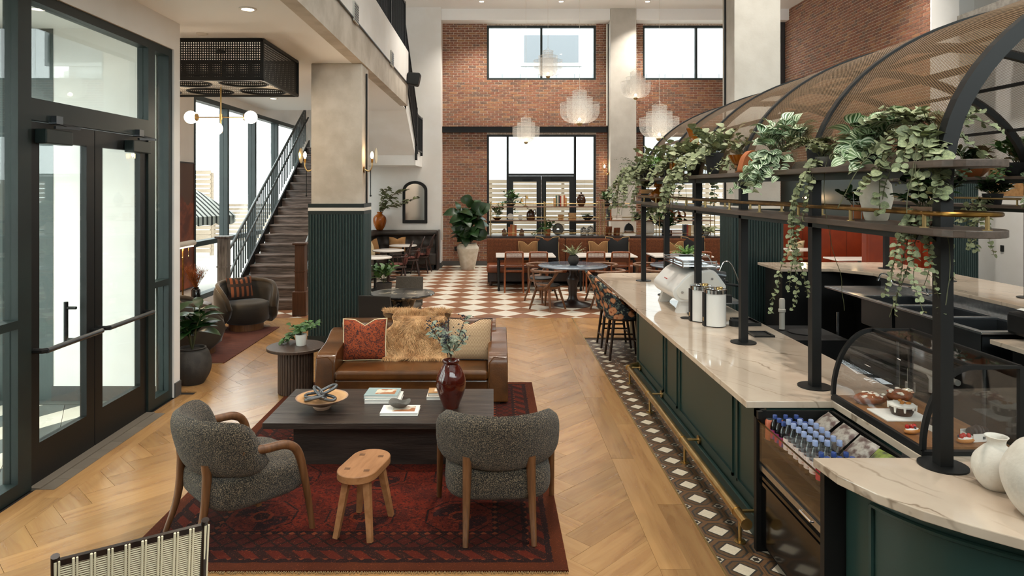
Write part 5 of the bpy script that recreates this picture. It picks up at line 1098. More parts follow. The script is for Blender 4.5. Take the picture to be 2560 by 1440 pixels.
m = MB()
for i in range(110):
    a = random.gauss(-.2, 1.1); l = random.uniform(.16, .34); s0 = Vector((random.uniform(-.02, .02), random.uniform(-.02, .02), .24)); d = Vector((sin(a)*.55+random.gauss(0, .1), random.gauss(0, .3), 1)).normalized(); e = s0+d*l; m.tube([s0, s0+d*l*.6, e], [.0016, .0016, .001], 4)
    for k in range(7): q = s0+d*l*random.uniform(.55, 1); w = q+Vector((random.gauss(0, .02), random.gauss(0, .02), random.uniform(.01, .04))); m.tube([q, w], [.0022, .0008], 4)
m.go('dried_grass', 'grass_dry', t, kind='stuff')
t = thing('floor_lamp', 'brass reading floor lamp with horizontal bar shade beside the art', 'floor lamp', (-4.62, 10.05, 0)); MB().lathe([(.14, .011), (.14, .03), (.02, .04)], 24).go('base', 'brass_aged', t, 40); MB().cyl((0, 0, .03), (0, 0, 1.33), .012).go('pole', 'brass_aged', t, 40); MB().tube([(0, -.3, 1.36), (0, .34, 1.36)], .055, 16, flat=.8).go('shade', 'white_pot', t, 40); box('diffuser', 'globe', t, -.03, .03, -.26, .3, 1.308, 1.312)
for y in (-.08, .12): MB().cyl((.03, y, 1.31), (.03, y, 1.18), .0015, n=5).sph((.03, y, 1.175), .007, 8, 5).go('pull_chain', 'brass', t, 40)
lamp('reading_lamp_light', 'AREA', (-4.62, 10.07, 1.30), 7, (1, .75, .45), shape='RECTANGLE', size=.06, size_y=.5)
t = thing('wall_art', 'tall rust brown abstract painting in a thin frame', 'painting', (-5.1, 10.6, 0)); MB().box(.004, .03, -.75, .83, .54, 2.61).go('canvas', 'art_rust', t); MB().box(0, .04, -.77, -.75, .52, 2.63).box(0, .04, .83, .85, .52, 2.63).box(0, .04, -.75, .83, .52, .54).box(0, .04, -.75, .83, 2.61, 2.63).go('frame', 'dark_wood', t)
# ================================================================ DINING ROOM
# ---- tufted corner banquette, cafe tables, windsor chairs
bq = thing('corner_banquette', 'dark tufted leather corner banquette below the arched mirror', 'banquette', (0, 0, 0))
box('seat', 'booth_dark', bq, -3.35, -1.52, 18.02, 18.5, .14, .46, bev=.05, seg=3); box('seat', 'booth_dark', bq, -3.26, -2.80, 13.3, 18.02, .14, .46, bev=.05, seg=3); box('plinth', 'black', bq, -3.3, -1.6, 18.1, 18.55, 0, .14); box('plinth', 'black', bq, -3.2, -2.9, 13.4, 18.1, 0, .14)
def tuft(fn, name, nu, nv):
    def dep(u, v): a, b = u*nu, v*nv; a += .5*(int(b) % 2); return .035*min(1, ((a % 1-.5)**2+(b % 1-.5)**2)*3.2)**.6
    m = MB(); m.grid(lambda u, v: fn(u, v, .035-dep(u, v)), nu*6+1, nv*6+1); m.go(name, 'booth_dark', bq, 180)
tuft(lambda u, v, d: (-3.35+1.75*u, 18.47+d, .46+.42*v), 'tufted_back', 7, 2); tuft(lambda u, v, d: (-3.24-d, 18.5-5.1*u, .46+.42*v), 'tufted_back', 14, 2)
box('back_frame', 'booth_dark', bq, -3.34, -1.5, 18.505, 18.595, 0, 1.05); box('back_frame', 'booth_dark', bq, -3.34, -3.285, 13.3, 18.5, 0, 1.05)
MB().tube([(-3.25, 13.3, .97), (-3.25, 18.1, .97), (-3.12, 18.42, .97), (-2.9, 18.47, .97), (-1.53, 18.47, .97)], .085, 10).go('top_roll', 'booth_dark', bq, 60); box('end_panel', 'dark_wood', bq, -1.52, -1.48, 18.0, 18.59, 0, 1.06)
for loc, rz, mm, lb in (((-2.62, 18.30, .465), 0., 'tan_pillow', 'mustard pillow on the corner banquette under the mirror'), ((-3.04, 16.9, .465), R(80), 'cream_pillow', 'cream patterned pillow on the banquette beside the fluted column'), ((-3.1, 17.6, .465), R(60), 'tan_pillow', 'mustard pillow in the corner of the dark banquette')): pillow(lb, mm, loc, .46, .42, .15, rz, R(-16), .26)
def cafe_table(lb, x, y, r=.36):
    t = thing('cafe_table', lb, 'table', (x, y, 0), group='round white cafe tables'); MB().lathe([(r-.01, .69), (r, .695), (r, .715), (r-.01, .72)], 36).go('top', 'marble_white', t, 40); MB().lathe([(.2, 0), (.2, .012), (.04, .04), (.03, .08), (.03, .66), (.1, .69)], 20).go('pedestal', 'black', t, 40)
cafe_table('round white cafe table beside the green fluted column', -2.55, 14.55); cafe_table('round white cafe table between two windsor chairs', -2.52, 16.2, .38); cafe_table('round white cafe table under the arched mirror', -2.35, 17.55)
def windsor(lb, loc, rz):
    t = thing('windsor_chair', lb, 'chair', loc, rz, 'dark windsor chairs'); W = 'windsor_wood'
    MB().prism(rr([(-.22, -.2), (.22, -.2), (.25, .22), (-.25, .22)], .1, 5), .41, .445).go('seat', W, t, 40, bev=.008)
    for sx_ in (-1, 1):
        for sy_ in (-1, 1):
            a, b = Vector((sx_*.15, sy_*.14, .41)), Vector((sx_*.24, sy_*.23, 0)); MB().tube([a+(b-a)*q for q in (0, .15, .2, .45, .7, .78, .82, 1)], [.015, .016, .022, .017, .024, .016, .02, .012], 8).go('leg', W, t, 60)
    MB().tube([(-.2, .19, .17), (-.2, -.19, .17)], .01, 6).tube([(.2, .19, .17), (.2, -.19, .17)], .01, 6).tube([(-.2, 0, .17), (.2, 0, .17)], .01, 6).go('stretcher', W, t, 60)
    arm = [(sin(a)*.27, -.0-cos(a)*.25, .66) for a in [R(-112+224*i/20) for i in range(21)]]; MB().tube(arm, .016, 8, flat=.7).go('arm_rail', W, t, 60)
    hoop = [(sin(a)*.19, -.235-.1*(1-abs(sin(a))**2)*1.-.02, .66+.33*cos(a)) for a in [R(-90+180*i/16) for i in range(17)]]; MB().tube(hoop, .012, 8).go('back_hoop', W, t, 60)
    for i in range(7):
        x = -.13+.0433*i; zt = .66+.33*sqrt(max(0, 1-(x/.19)**2)); MB().tube([(x*.8, -.18, .44), (x, -.235-.1*(1-(x/.19)**2)-.02, zt)], .005, 6).go('spindle', W, t, 60)
    for sd in (-1, 1):
        for i in range(3): y = -.12+.1*i; MB().tube([(sd*.21, y, .44), (sd*(.25+.012*(i != 0)), y+.02, .66)], .006, 6).go('arm_spindle', W, t, 60)
    MB().sph((0, .0, .475), .2, 16, 8, (1, .95, .17)).go('seat_pad', 'pink_print', t, 180); pm = MB().at((0, -.16, .45), rx=R(12)); pillowish(pm, .3, .26, .1, 11); pm.go('back_pad', 'pink_print', t, 180)
    return t
windsor('dark windsor armchair with pink pad, closest to the black marble table', (-2.18, 15.3, 0), R(100)); windsor('dark windsor armchair between two other windsor chairs', (-2.06, 16.75, 0), R(95)); windsor('dark windsor armchair beside the end of the corner banquette', (-1.88, 17.55, 0), R(84))
t = thing('arched_mirror', 'arched mirror in a black frame above the corner banquette', 'mirror', (-2.16, 18.6, 0))
def archp(w, z0, z1): return [(-w, z0), (w, z0), (w, z1-w)]+[(w*cos(a), z1-w+w*sin(a)*.75) for a in [pi*i/16 for i in range(1, 16)]]+[(-w, z1-w)]
MB().prism(archp(.34, 1.23, 2.48), -.05, -.002, 'y').go('frame', 'black', t, bev=.01); MB().prism(archp(.26, 1.32, 2.38), -.054, -.0505, 'y').go('mirror_glass', 'chrome', t)
tag(MB().box(-.03, .03, -.02, 0, 0, .66).go('wall_panel', 'white_pot', None, bev=.004, loc=(-1.42, 18.58, .77)), 'slim white panel on the corner before the brick wall', 'panel')
for (x, y, z, lb) in ((-1.07, 19.17, .42, 'black power outlet on brick beside the stone planter'),): tag(MB().box(-.04, .04, 0, .018, 0, .12).go('power_outlet', 'black', None, bev=.004, loc=(x, y, z)), lb, 'outlet')
tag(MB().box(-.018, 0, -.04, .04, 0, .12).go('power_outlet', 'black', None, bev=.004, loc=(9.6, 12.75, 1.0)), 'black power outlet on the beige wall beyond the bar', 'outlet')
# ---- long banquette with brass shelving
lb_ = thing('long_banquette', 'long rust tweed banquette with brown leather seat', 'banquette', (0, 0, 0)); X0, X1 = -.16, 5.3
for i in range(3):
    a, b = X0+(X1-X0)*i/3, X0+(X1-X0)*(i+1)/3; box('seat_cushion', 'leather_brown', lb_, a+.004, b-.004, 15.08, 15.72, .30, .48, bev=.06, seg=4); box('back_cushion', 'rust_tweed', lb_, a+.003, b-.003, 15.62, 15.82, .46, 1.03, bev=.03, seg=3)
box('base', 'dark_wood', lb_, X0+.05, X1, 15.2, 15.8, .1, .30); box('ledge', 'dark_wood', lb_, X0, X1, 15.72, 16.3, 1.03, 1.075); box('rear_panel', 'dark_wood', lb_, X0+.02, X1, 15.82, 16.28, 0, 1.03)
for x in (X0+.1, 1.7, 3.4, X1-.1): MB().lathe([(.02, 0), (.035, .03), (.025, .06), (.03, .1)], 12, (x, 15.2, 0)).go('foot', 'dark_wood', lb_, 60)
for x, s_ in ((.86, 0), (2.48, 1), (4.23, 2)):
    n_ = ('beside the brass shelf end', 'behind the middle white table', 'behind the table next to the green column')[s_]
    pillow('tan pillow on the rust banquette '+n_, 'brown_pillow', (x-.06, 15.50, .48), .44, .50, .15, R(5), R(-12), .34, 'piping_tan'); pillow('navy black pillow on the rust banquette '+n_, 'navy_pillow', (x+.38, 15.56, .48), .54, .60, .16, R(-4), R(-10), .3, 'piping_tan')
sh = thing('brass_shelving', 'brass shelving with wooden shelves on the banquette ledge', 'shelving', (0, 0, 1.075)); UX = [-.07, 1.21, 2.49, 2.60, 3.9, 5.2]
for x in UX:
    for y in (15.9, 16.22): MB().cyl((x, y, 0), (x, y, .78), .011, n=8).sph((x, y, .785), .016, 8, 6).go('upright', 'brass_matte', sh, 60)
for a, b in ((0, 1), (1, 2), (3, 4), (4, 5)):
    for z in (.365, .69): box('shelf', 'oak_mid', sh, UX[a]+.012, UX[b]-.012, 15.88, 16.24, z-.02, z)
    for z in (.06, .43, .755):
        for y in (15.9, 16.22): MB().cyl((UX[a], y, z), (UX[b], y, z), .006, n=6).go('guard_rail', 'brass_matte', sh, 60)
Sb, Sm, St = 1.0755, 1.4405, 1.7655; SY = 16.06                # three shelf levels
def sx_at(px): return (px-HX)/F*SY
def shelf_obj(name, lb, cat, px, z, prof, mat, n=20, extra=None):
    t = thing(name, lb, cat, (sx_at(px), SY, z)); MB().lathe(sl(prof, 3), n).go('body', mat, t, 50)
    if extra: extra(t)
    return t
def vbooks(px, z, specs, lb):                                    # upright books: (width px, height, material)
    x = sx_at(px)
    for k, (w, h, mm, nm) in enumerate(specs):
        t = thing('book', nm+' book standing '+lb, 'book', (x+w/2, SY, z), 0, 'books '+lb); box('pages', 'paper', t, -w/2+.003, w/2-.003, -.07, .075, .003, h-.004); MB().box(-w/2, w/2, -.08, -.075, 0, h).box(-w/2, -w/2+.003, -.075, .08, 0, h).box(w/2-.003, w/2, -.075, .08, 0, h).go('cover', mm, t); x += w+.001
vbooks(1384, St, [(.05, .2, 'book_tan', 'tan'), (.03, .26, 'book_green', 'green'), (.025, .25, 'book_cream', 'thin cream'), (.035, .26, 'book_dark', 'charcoal'), (.03, .25, 'book_red', 'red'), (.05, .25, 'book_cream', 'wide cream'), (.04, .26, 'book_orange', 'orange'), (.04, .21, 'book_tan', 'short tan')], 'on the top brass shelf')
vbooks(1517, Sm, [(.03, .26, 'book_dark', 'black'), (.03, .25, 'book_dark', 'dark blue'), (.035, .27, 'book_orange', 'rust')], 'leaning beside the flat book pile')
vbooks(1270, Sb, [(.05, .2, 'book_orange', 'amber'), (.05, .26, 'book_orange', 'rust orange'), (.05, .26, 'book_tan', 'honey'), (.05, .25, 'book_orange', 'copper')], 'between the carved wooden bookends')
vbooks(1708, Sb, [(.06, .26, 'book_dark', 'navy'), (.04, .26, 'book_red', 'red'), (.06, .25, 'book_tan', 'straw'), (.06, .25, 'book_cream', 'ivory')], 'on the ledge beside the flat red pile')
for px, d, n_ in ((1261, -1, 'closer to the shelf end'), (1304, 1, 'beside the trailing plant')): t = thing('bookend', 'carved wooden bookend '+n_, 'bookend', (sx_at(px), SY, Sb)); MB().prism(rr([(-.06, 0), (.06, 0), (.05, .05), (.02, .16), (-.02, .16), (-.05, .05)], .015), -.05, .05, 'y').go('body', 'oak_mid', t, bev=.005); MB().sph((d*.02, 0, .1), .04, 12, 8).go('carving', 'teak', t, 180)
for k, (px, z, w, mm, nm) in enumerate(((1541, Sm, .24, 'book_tan', 'tan'), (1541, Sm+.031, .22, 'book_cream', 'cream'), (1541, Sm+.062, .25, 'book_tan', 'honey'))): book(nm+' book in the flat pile on the middle brass shelf', mm, (sx_at(px), SY, z), w, .18, .03)
for k, (z, mm, nm) in enumerate(((Sb, 'book_red', 'bottom red'), (Sb+.041, 'book_red', 'middle red'), (Sb+.082, 'book_orange', 'top orange'))): book(nm+' book in the flat pile on the banquette ledge', mm, (sx_at(1690), SY, z), .24, .18, .04)
for k, (z, mm, nm) in enumerate(((Sb, 'paper', 'lower'), (Sb+.031, 'book_cream', 'upper'))): book(nm+' pale book under the black arch ornament', mm, (sx_at(1572), SY, z), .28, .18, .03)
t = thing('arch_ornament', 'black domed ornament on a wooden stand and pale books', 'ornament', (sx_at(1572), SY, Sb+.062)); MB().prism([(-.13, 0), (.13, 0), (.1, .05), (.06, .03), (-.06, .03), (-.1, .05)], -.05, .05, 'y').go('stand', 'oak_mid', t); MB().prism([(.11*cos(a), .05+.17*sin(a)) for a in [pi*i/16 for i in range(17)]], -.04, .04, 'y').sph((0, 0, .225), .015, 8, 6).go('dome', 'black', t)
tag(MB().prism(rr([(-.12, 0), (.12, 0), (.13, .25), (.07, .33), (-.07, .33), (-.13, .25)], .06), -.06, .06, 'y').go('white_vase', 'stone_white', None, 40, bev=.02, loc=(sx_at(1621), SY, Sb)), 'flat sided white stone vase on the banquette ledge', 'vase')
shelf_obj('lidded_urn', 'dark brown glazed lidded urn on the top brass shelf', 'urn', 1453, St, [(.06, 0), (.1, .08), (.115, .16), (.09, .23), (.06, .25), (.08, .26), (.05, .29), (.02, .3), (.02, .33), (.001, .34)], 'brown_glaze')
shelf_obj('brown_jug', 'brown glazed stoneware jug on the middle brass shelf', 'jug', 1327, Sm, [(.085, 0), (.1, .02), (.1, .15), (.07, .21), (.035, .23), (.035, .25), (.045, .255), (.03, .25)], 'brown_glaze', extra=lambda t: MB().tube(bez([(.06, 0, .22), (.11, 0, .24), (.12, 0, .17), (.1, 0, .13)], 4), .012, 6).go('handle', 'brown_glaze', t, 60))
for px, w, h, n_ in ((1402, .12, .13, 'small'), (1430.5, .17, .17, 'larger')): t = thing('keepsake_box', n_+' tan leather box on the middle brass shelf', 'box', (sx_at(px), SY, Sm)); box('body', 'book_tan', t, -w/2, w/2, -.06, .06, 0, h*.7, bev=.004); box('lid', 'book_tan', t, -w/2-.004, w/2+.004, -.064, .064, h*.7, h, bev=.004)
t = thing('stone_disc', 'grey stone disc sculpture with a hole on the ledge', 'sculpture', (sx_at(1395), SY, Sb)); m = MB(); m.grid(lambda u, v: ((.08+.05*cos(2*pi*v))*cos(2*pi*u)*1.03, .035*sin(2*pi*v), .145+(.08+.05*cos(2*pi*v))*sin(2*pi*u)*1.1), 28, 10, True, True); m.go('disc', 'stone_grey', t, 180)
for px, h, n_ in ((1459, .2, 'shorter'), (1476, .23, 'taller')): shelf_obj('patterned_jar', n_+' black and cream patterned lidded jar on the ledge', 'jar', px, Sb, [(.06, 0), (.075, .02), (.075, h*.7), (.055, h*.82)], 'blotch_vase', extra=lambda t: MB().lathe([(.06, h*.82), (.06, h*.88), (.02, h*.92), (.015, h)], 16).go('lid', 'stone_grey', t, 50))
for px, h, n_ in ((1521, .22, 'taller'), (1541, .19, 'shorter')): t = thing('photo_frame', n_+' wooden photo frame seen from behind on the ledge', 'frame', (sx_at(px), SY, Sb), .15); MB().at(rx=R(12)).box(-.075, .075, -.012, 0, 0, h).go('backboard', 'teak', t); MB().at(rx=R(-8)).prism([(-.03, 0), (.03, 0), (.01, h*.6), (-.01, h*.6)], -.07, -.065, 'y').go('easel', 'oak_mid', t)
for px, r, n_ in ((1276, .075, 'larger'), (1301, .06, 'smaller')): t = thing('display_plate', n_+' white ceramic disc standing on the middle brass shelf', 'plate', (sx_at(px), SY, Sm)); MB().at((0, 0, r+.004), rx=R(80)).lathe([(r*.5, 0), (r, .012), (r, .016), (r*.45, .006), (.001, .006)], 24).go('plate', 'white_pot', t, 50); box('stand', 'dark_wood', t, -.03, .03, -.02, .03, 0, .012)
t = thing('scale_ornament', 'small brass candlestick with two bells on the top brass shelf', 'ornament', (sx_at(1314), SY, St)); MB().cyl((0, 0, 0), (0, 0, .26), .007, n=8).lathe([(.05, 0), (.05, .01), (.01, .03)], 16).cyl((-.09, 0, .2), (.03, 0, .25), .005, n=6).go('stand', 'brass_aged', t, 60)
for x, z in ((-.09, .1), (.03, .17)): MB().lathe([(.045, z), (.03, z+.04), (.012, z+.085)], 14, (x, 0, 0)).go('bell', 'brass', t, 60)
t = thing('wooden_links', 'carved wooden chain links on the middle brass shelf', 'ornament', (sx_at(1690), SY, Sm)); 
for i, (x, z, ry) in enumerate(((-.14, .14, .9), (0, .1, -.6), (.16, .16, .5))): MB().at((x, 0, z), ry=ry, rz=.3*i).tube([(.14*cos(a), .03*sin(i), .07*sin(a)) for a in [2*pi*k/16 for k in range(16)]], .02, 8, closed=True).go('link', 'teak', t, 180)
shelf_obj('dark_ball', 'round dark ceramic ball beside the upright books on the ledge', 'ornament', 1752, Sb, [(.03, 0), (.075, .04), (.085, .09), (.06, .14), (.02, .16)], 'dark_pot')
# ---- rectangular tables and cane chairs
TB = [(.05, 1.32, 'beside the planter end of the banquette'), (1.80, 3.06, 'in the middle of the banquette'), (3.42, 4.68, 'closest to the green fluted column')]
for a, b, n_ in TB:
    t = thing('dining_table', 'rectangular white topped dining table '+n_, 'table', ((a+b)/2, 14.75, 0), group='rectangular dining tables'); w = (b-a)/2; MB().box(-w, w, -.4, .4, .72, .75).go('top', 'marble_white', t, bev=.004); box('apron', 'black', t, -w+.06, w-.06, -.33, .33, .66, .72)
    for x in (-w+.06, w-.06):
        for y in (-.33, .33): MB().lathe([(.02, 0), (.028, .04), (.02, .08), (.03, .14), (.022, .2), (.03, .3), (.032, .6), (.03, .66)], 12, (x, y, 0)).go('leg', 'black', t, 60)
def cane_chair(lb, loc, rz=0):
    t = thing('cane_chair', lb, 'chair', loc, rz, 'cane back dining chairs'); W = 'teak'
    for x in (-.19, .19): MB().tube(bez([(x*1.04, -.25, 0), (x, -.22, .44), (x*.98, -.24, .62), (x*.95, -.29, .85)], 4), .018, 6).go('back_leg', W, t, 60); MB().tube([(x, .2, .43), (x*1.04, .22, 0)], [.019, .013], 6).go('front_leg', W, t, 60)
    MB().tube([(-.18, -.285, .85), (0, -.305, .862), (.18, -.285, .85)], .02, 6).go('top_rail', W, t, 60); MB().tube([(-.185, -.235, .56), (0, -.25, .56), (.185, -.235, .56)], .016, 6).go('mid_rail', W, t, 60)
    MB().prism([(-.225, .44), (-.205, .44), (-.205, .47), (-.225, .47)], -.19, .19, 'x').box(-.2, .2, .18, .21, .4, .44).box(-.2, -.18, -.22, .2, .4, .44).box(.18, .2, -.22, .2, .4, .44).go('seat_rail', W, t); MB().box(-.19, .19, -.2, .2, .43, .47).go('seat_pad', 'leather_black', t, bev=.015)
    m = MB(); m.grid(lambda u, v: ((u-.5)*.35, -.25-.04*v-.015*(1-(2*u-1)**2), .565+.28*v), 7, 3); m.go('cane_panel', 'cane', t, 180)
    return t
cc = cane_chair('cane back dining chair at the table beside the planter, end seat', (.43, 14.42, 0)); dup(cc, (.94, 14.42, 0), label='cane back dining chair at the table beside the planter, inner seat')
for x, n_ in ((2.14, 'at the middle banquette table, seat behind the round table plant'), (2.66, 'at the middle banquette table, seat closest to the bar'), (3.86, 'at the table by the green column, seat behind the bar post'), (4.36, 'at the table by the green column, partly hidden by it')): dup(cc, (x, 14.42, 0), label='cane back dining chair '+n_)
# ---- round tables and curved wooden chairs
def round_table(lb, x, y):
    t = thing('round_table', lb, 'table', (x, y, 0)); MB().lathe([(.62, .722), (.65, .73), (.655, .745), (.645, .752), (.001, .753)], 56, cap=False).go('top', 'marble_grey', t, 40); MB().lathe([(.36, 0), (.36, .012), (.3, .03), (.12, .07), (.085, .13), (.075, .2), (.09, .3), (.08, .36), (.12, .47), (.11, .52), (.07, .57), (.075, .66), (.13, .722)], 28).go('pedestal', 'dark_wood', t, 60)
round_table('round grey marble table on a turned pedestal before the middle banquette', 1.49, 12.73); round_table('round grey marble table mostly hidden behind the bar end', 3.62, 12.75)
def bent_chair(lb, loc, rz):
    t = thing('bentwood_armchair', lb, 'chair', loc, rz, 'curved wooden armchairs'); W = 'oak_mid'
    MB().lathe([(.2, .425), (.225, .435), (.22, .455), (.16, .465), (.001, .467)], 28, cap=False).go('seat', 'leather_black', t, 50); MB().lathe([(.2, .38), (.22, .39), (.22, .43), (.2, .432)], 28).go('seat_ring', W, t, 40)
    for sx_ in (-1, 1):
        for sy_ in (-1, 1): MB().cyl((sx_*.14, sy_*.14, .40), (sx_*.235, sy_*.23, 0), .026, .016).go('leg', W, t, 60)
    top = [(sin(a)*.29, -cos(a)*.27+.0, .705+.0*cos(a)) for a in [R(-105+210*i/24) for i in range(25)]]; MB().tube(top, [.014+.02*sin(pi*i/24)**.5 for i in range(25)], 8, flat=.75).go('top_rail', W, t, 60)
    for a0, a1 in ((-72, -26), (72, 26)):
        m = MB(); f = lambda u, v: (sin(R(a0+(a1-a0)*(1-v)**1.4))*(.285-.06*(1-v))+(u-.5)*(.05+.05*(2*v-1)**2)*cos(R(a0)), -cos(R(a0+(a1-a0)*(1-v)**1.4))*(.27-.055*(1-v))+(u-.5)*(.05+.05*(2*v-1)**2)*sin(R(a0)), .39+.315*v); m.grid(f, 3, 9); o = m.go('back_stile', W, t, 180); sm_ = o.modifiers.new('th', 'SOLIDIFY'); sm_.thickness = .018; sm_.offset = 0
    m = MB(); m.grid(lambda u, v: (sin(R(-48+96*u))*.232, -cos(R(-48+96*u))*.222, .365+.12*v), 9, 2); o = m.go('back_base', W, t, 180); o.modifiers.new('th', 'SOLIDIFY').thickness = .018
    return t
bc_ = bent_chair('curved wooden armchair at the round table with the fern, closest to planter side front', (.98, 12.28, 0), R(-42))
for x, y, rz, n_ in ((2.08, 12.22, R(40), 'with the fern, beside the floral bar stools'), (.93, 13.22, R(-135), 'with the fern, backing the end banquette table'), (2.12, 13.22, R(135), 'with the fern, backing the middle banquette table'), (3.05, 12.35, R(-55), 'behind the bar end, front seat'), (3.02, 13.2, R(-130), 'behind the bar end, rear seat'), (4.1, 13.3, R(140), 'behind the bar end, beside the green column')): dup(bc_, (x, y, 0), rz, 'curved wooden armchair at the round table '+n_)
# ---- red booths on the right
for k, (y, n_) in enumerate(((12.9, 'closest to the white pier'), (15.0, 'in the middle of the row'), (17.1, 'closest to the brick corner'))):
    t = thing('red_booth', 'high backed rust red leather booth '+n_, 'booth', (7.62, y, 0)); box('back', 'booth_red', t, -.55, .52, -.11, .11, .45, 1.5, bev=.04, seg=3); box('seat', 'booth_red', t, -.55, .52, -.6, -.11, .2, .48, bev=.05, seg=3); box('seat', 'booth_red', t, -.55, .52, .11, .6, .2, .48, bev=.05, seg=3); box('base', 'black', t, -.5, .5, -.55, .55, 0, .2); box('wall_back', 'booth_red', t, .47, .52, -.6, .6, .48, 1.3)
    for x in (-.2, .15): box('seam', 'chocolate', t, x-.003, x+.003, -.113, -.109, .5, 1.48)
for y, n_ in ((13.95, 'between the two booths closest to the white pier'), (16.05, 'between the two booths closest to the corner')):
    t = thing('booth_table', 'white marble booth table '+n_, 'table', (7.55, y, 0)); MB().box(-.6, .5, -.32, .32, .72, .75).go('top', 'marble_white', t, bev=.004); MB().lathe([(.2, 0), (.2, .015), (.035, .04), (.035, .72)], 16).go('pedestal', 'black', t, 40)
pillow('cream pillow in the red booth closest to the corner', 'cream_pillow', (7.5, 16.82, .485), .42, .42, .14, R(180), R(-10), .2)
def strip_light(lb, y):
    t = thing('wall_sconce', lb, 'wall light', (8.15, y, 0)); box('back_plate', 'frame_green', t, -.02, 0, -.05, .05, 1.3, 2.5); 
    for dy in (-.03, 0, .03): box('rod', 'steel', t, -.03, -.02, dy-.006, dy+.006, 1.3, 2.5)
    MB().sph((-.12, 0, 1.95), .09).go('glass_globe', 'clear_bulb', t, 180); MB().sph((-.12, 0, 1.95), .025, 8, 6).go('bulb', 'bulb', t, 180)
    lamp('sconce_lamp', 'POINT', (7.95, y, 1.95), 4, (1, .7, .4), shadow_soft_size=.05)
strip_light('green wall light with clear globe above the middle red booth', 14.9); strip_light('green wall light with clear globe above the booth by the corner', 17.4)
tag(MB().box(-.01, .0, -.5, .5, 0, .62).go('tan_panel', 'book_tan', None, loc=(9.598, 12.6, 2.05)), 'plain tan wall panel behind the shelf plants', 'panel')
t = thing('balcony', 'grey balcony edge with dark shelving high on the right', 'balcony', (9.6, 9.8, 5.35)); box('slab', 'stone_grey', t, -1.1, 0, -5, 2.6, -.22, 0)
for i in range(14): box('shelf_upright', 'dark_wood', t, -.35, -.1, -2.2+i*.33, -2.16+i*.33, 0, 1.7)
box('shelf_back', 'black', t, -.1, -.02, -2.3, 2.5, 0, 1.7)
for z in (.0, .55, 1.1, 1.65): box('shelf', 'dark_wood', t, -.35, -.1, -2.2, 2.4, z, z+.04)
# ---- column sconces
def sconce(lb, loc, rz):
    t = thing('wall_sconce', lb, 'wall light', loc, rz); MB().cyl((0, 0, 0), (.02, 0, 0), .045, n=16).go('back_plate', 'brass_aged', t, 40); MB().tube(bez([(.02, 0, 0), (.08, 0, -.02), (.12, 0, .04), (.12, 0, .1)], 4), .008, 8).go('arm', 'brass', t, 60); MB().cyl((.12, 0, .1), (.12, 0, .16), .016).go('socket', 'brass_aged', t, 40); MB().lathe([(.012, .16), (.024, .2), (.02, .235), (.004, .26)], 12, (.12, 0, 0)).go('bulb', 'bulb', t, 60)
    MB().at((.17, 0, .2), ry=R(90)).lathe([(.001, 0), (.11, .004), (.11, .01)], 24).go('disc', 'brass', t, 40); MB().tube([(.1, 0, .0), (.1, 0, -.36)], .006, 6).sph((.1, 0, -.37), .014, 8, 6).go('drop_rod', 'black', t, 60)
    v = Matrix.Rotation(rz, 3, 'Z') @ Vector((.12, 0, .21)); lamp('sconce_lamp', 'POINT', Vector(loc)+v, 5, (1, .72, .42), shadow_soft_size=.03)
sconce('brass disc wall light on the column face toward the dining room', (-1.85, 9.62, 2.46), 0); sconce('brass disc wall light on the column face toward the stairs', (-2.565, 9.62, 2.46), pi); sconce('brass disc wall light on the brick beside the bare concrete column', (3.23, 18.95, 2.6), pi)
# ---- mesh pendants
def pendant(lb, px, py_top, py_bot, r_px, rr_=.36):
    Y = rr_*F/r_px; X_ = (px-HX)/F*Y; zb = H+(HY-py_bot)/F*Y; zt = H+(HY-py_top)/F*Y; h = zt-zb-.05; z0 = .05
    t = thing('mesh_pendant', lb, 'pendant lamp', (X_, Y, zb), group='white wire mesh pendants'); s = rr_/.36
    for nm, r, top in (('outer_mesh', rr_, .62), ('middle_mesh', rr_*.66, .8), ('inner_mesh', rr_*.37, 1.0)):
        cur = [(.05+(r-.05)*sin(q)**.8, z0+(.42 if r < .3 else .40)*h*.9*(1-cos(q))*(.55+.45*r/rr_)) for q in [pi/2*i/9 for i in range(10)]]
        MB().lathe(cur+[(r, z0+h*top)], 36, cap=False).go(nm, 'wire_mesh', t, 180); MB().tube([(r*cos(2*pi*k/36), r*sin(2*pi*k/36), z0+h*top) for k in range(36)], .003, 5, closed=True).go('rim_wire', 'white_pot', t, 180)
    MB().lathe([(.005, 0), (.035, .008), (.055, .04), (.05, .055)], 20).go('brass_cap', 'brass_matte', t, 50); MB().cyl((0, 0, .05), (0, 0, CZ-zb), .003, n=6).go('cord', 'white_pot', t); MB().sph((0, 0, .12), .03, 10, 8).go('bulb', 'globe', t, 180)
    for k in range(3): a = 2*pi*k/3+.5; MB().cyl((0, 0, z0+h+.09), (rr_*.37*cos(a), rr_*.37*sin(a), z0+h), .002, n=4).go('hanger', 'white_pot', t)
    lamp('pendant_lamp', 'POINT', (X_, Y, zb+.14), 1.4, (1, .8, .58), shadow_soft_size=.05)
pendant('white wire mesh pendant, lowest, before the black steel beam', 1315, 295, 360, 34); pendant('white wire mesh pendant, large, above the brick band', 1449, 228, 315, 49); pendant('white wire mesh pendant, highest, before the upper window', 1370, 128, 196, 36); pendant('white wire mesh pendant in front of the bare concrete column', 1589, 181, 250, 37); pendant('white wire mesh pendant partly behind the canopy arch', 1648, 264, 353, 49)
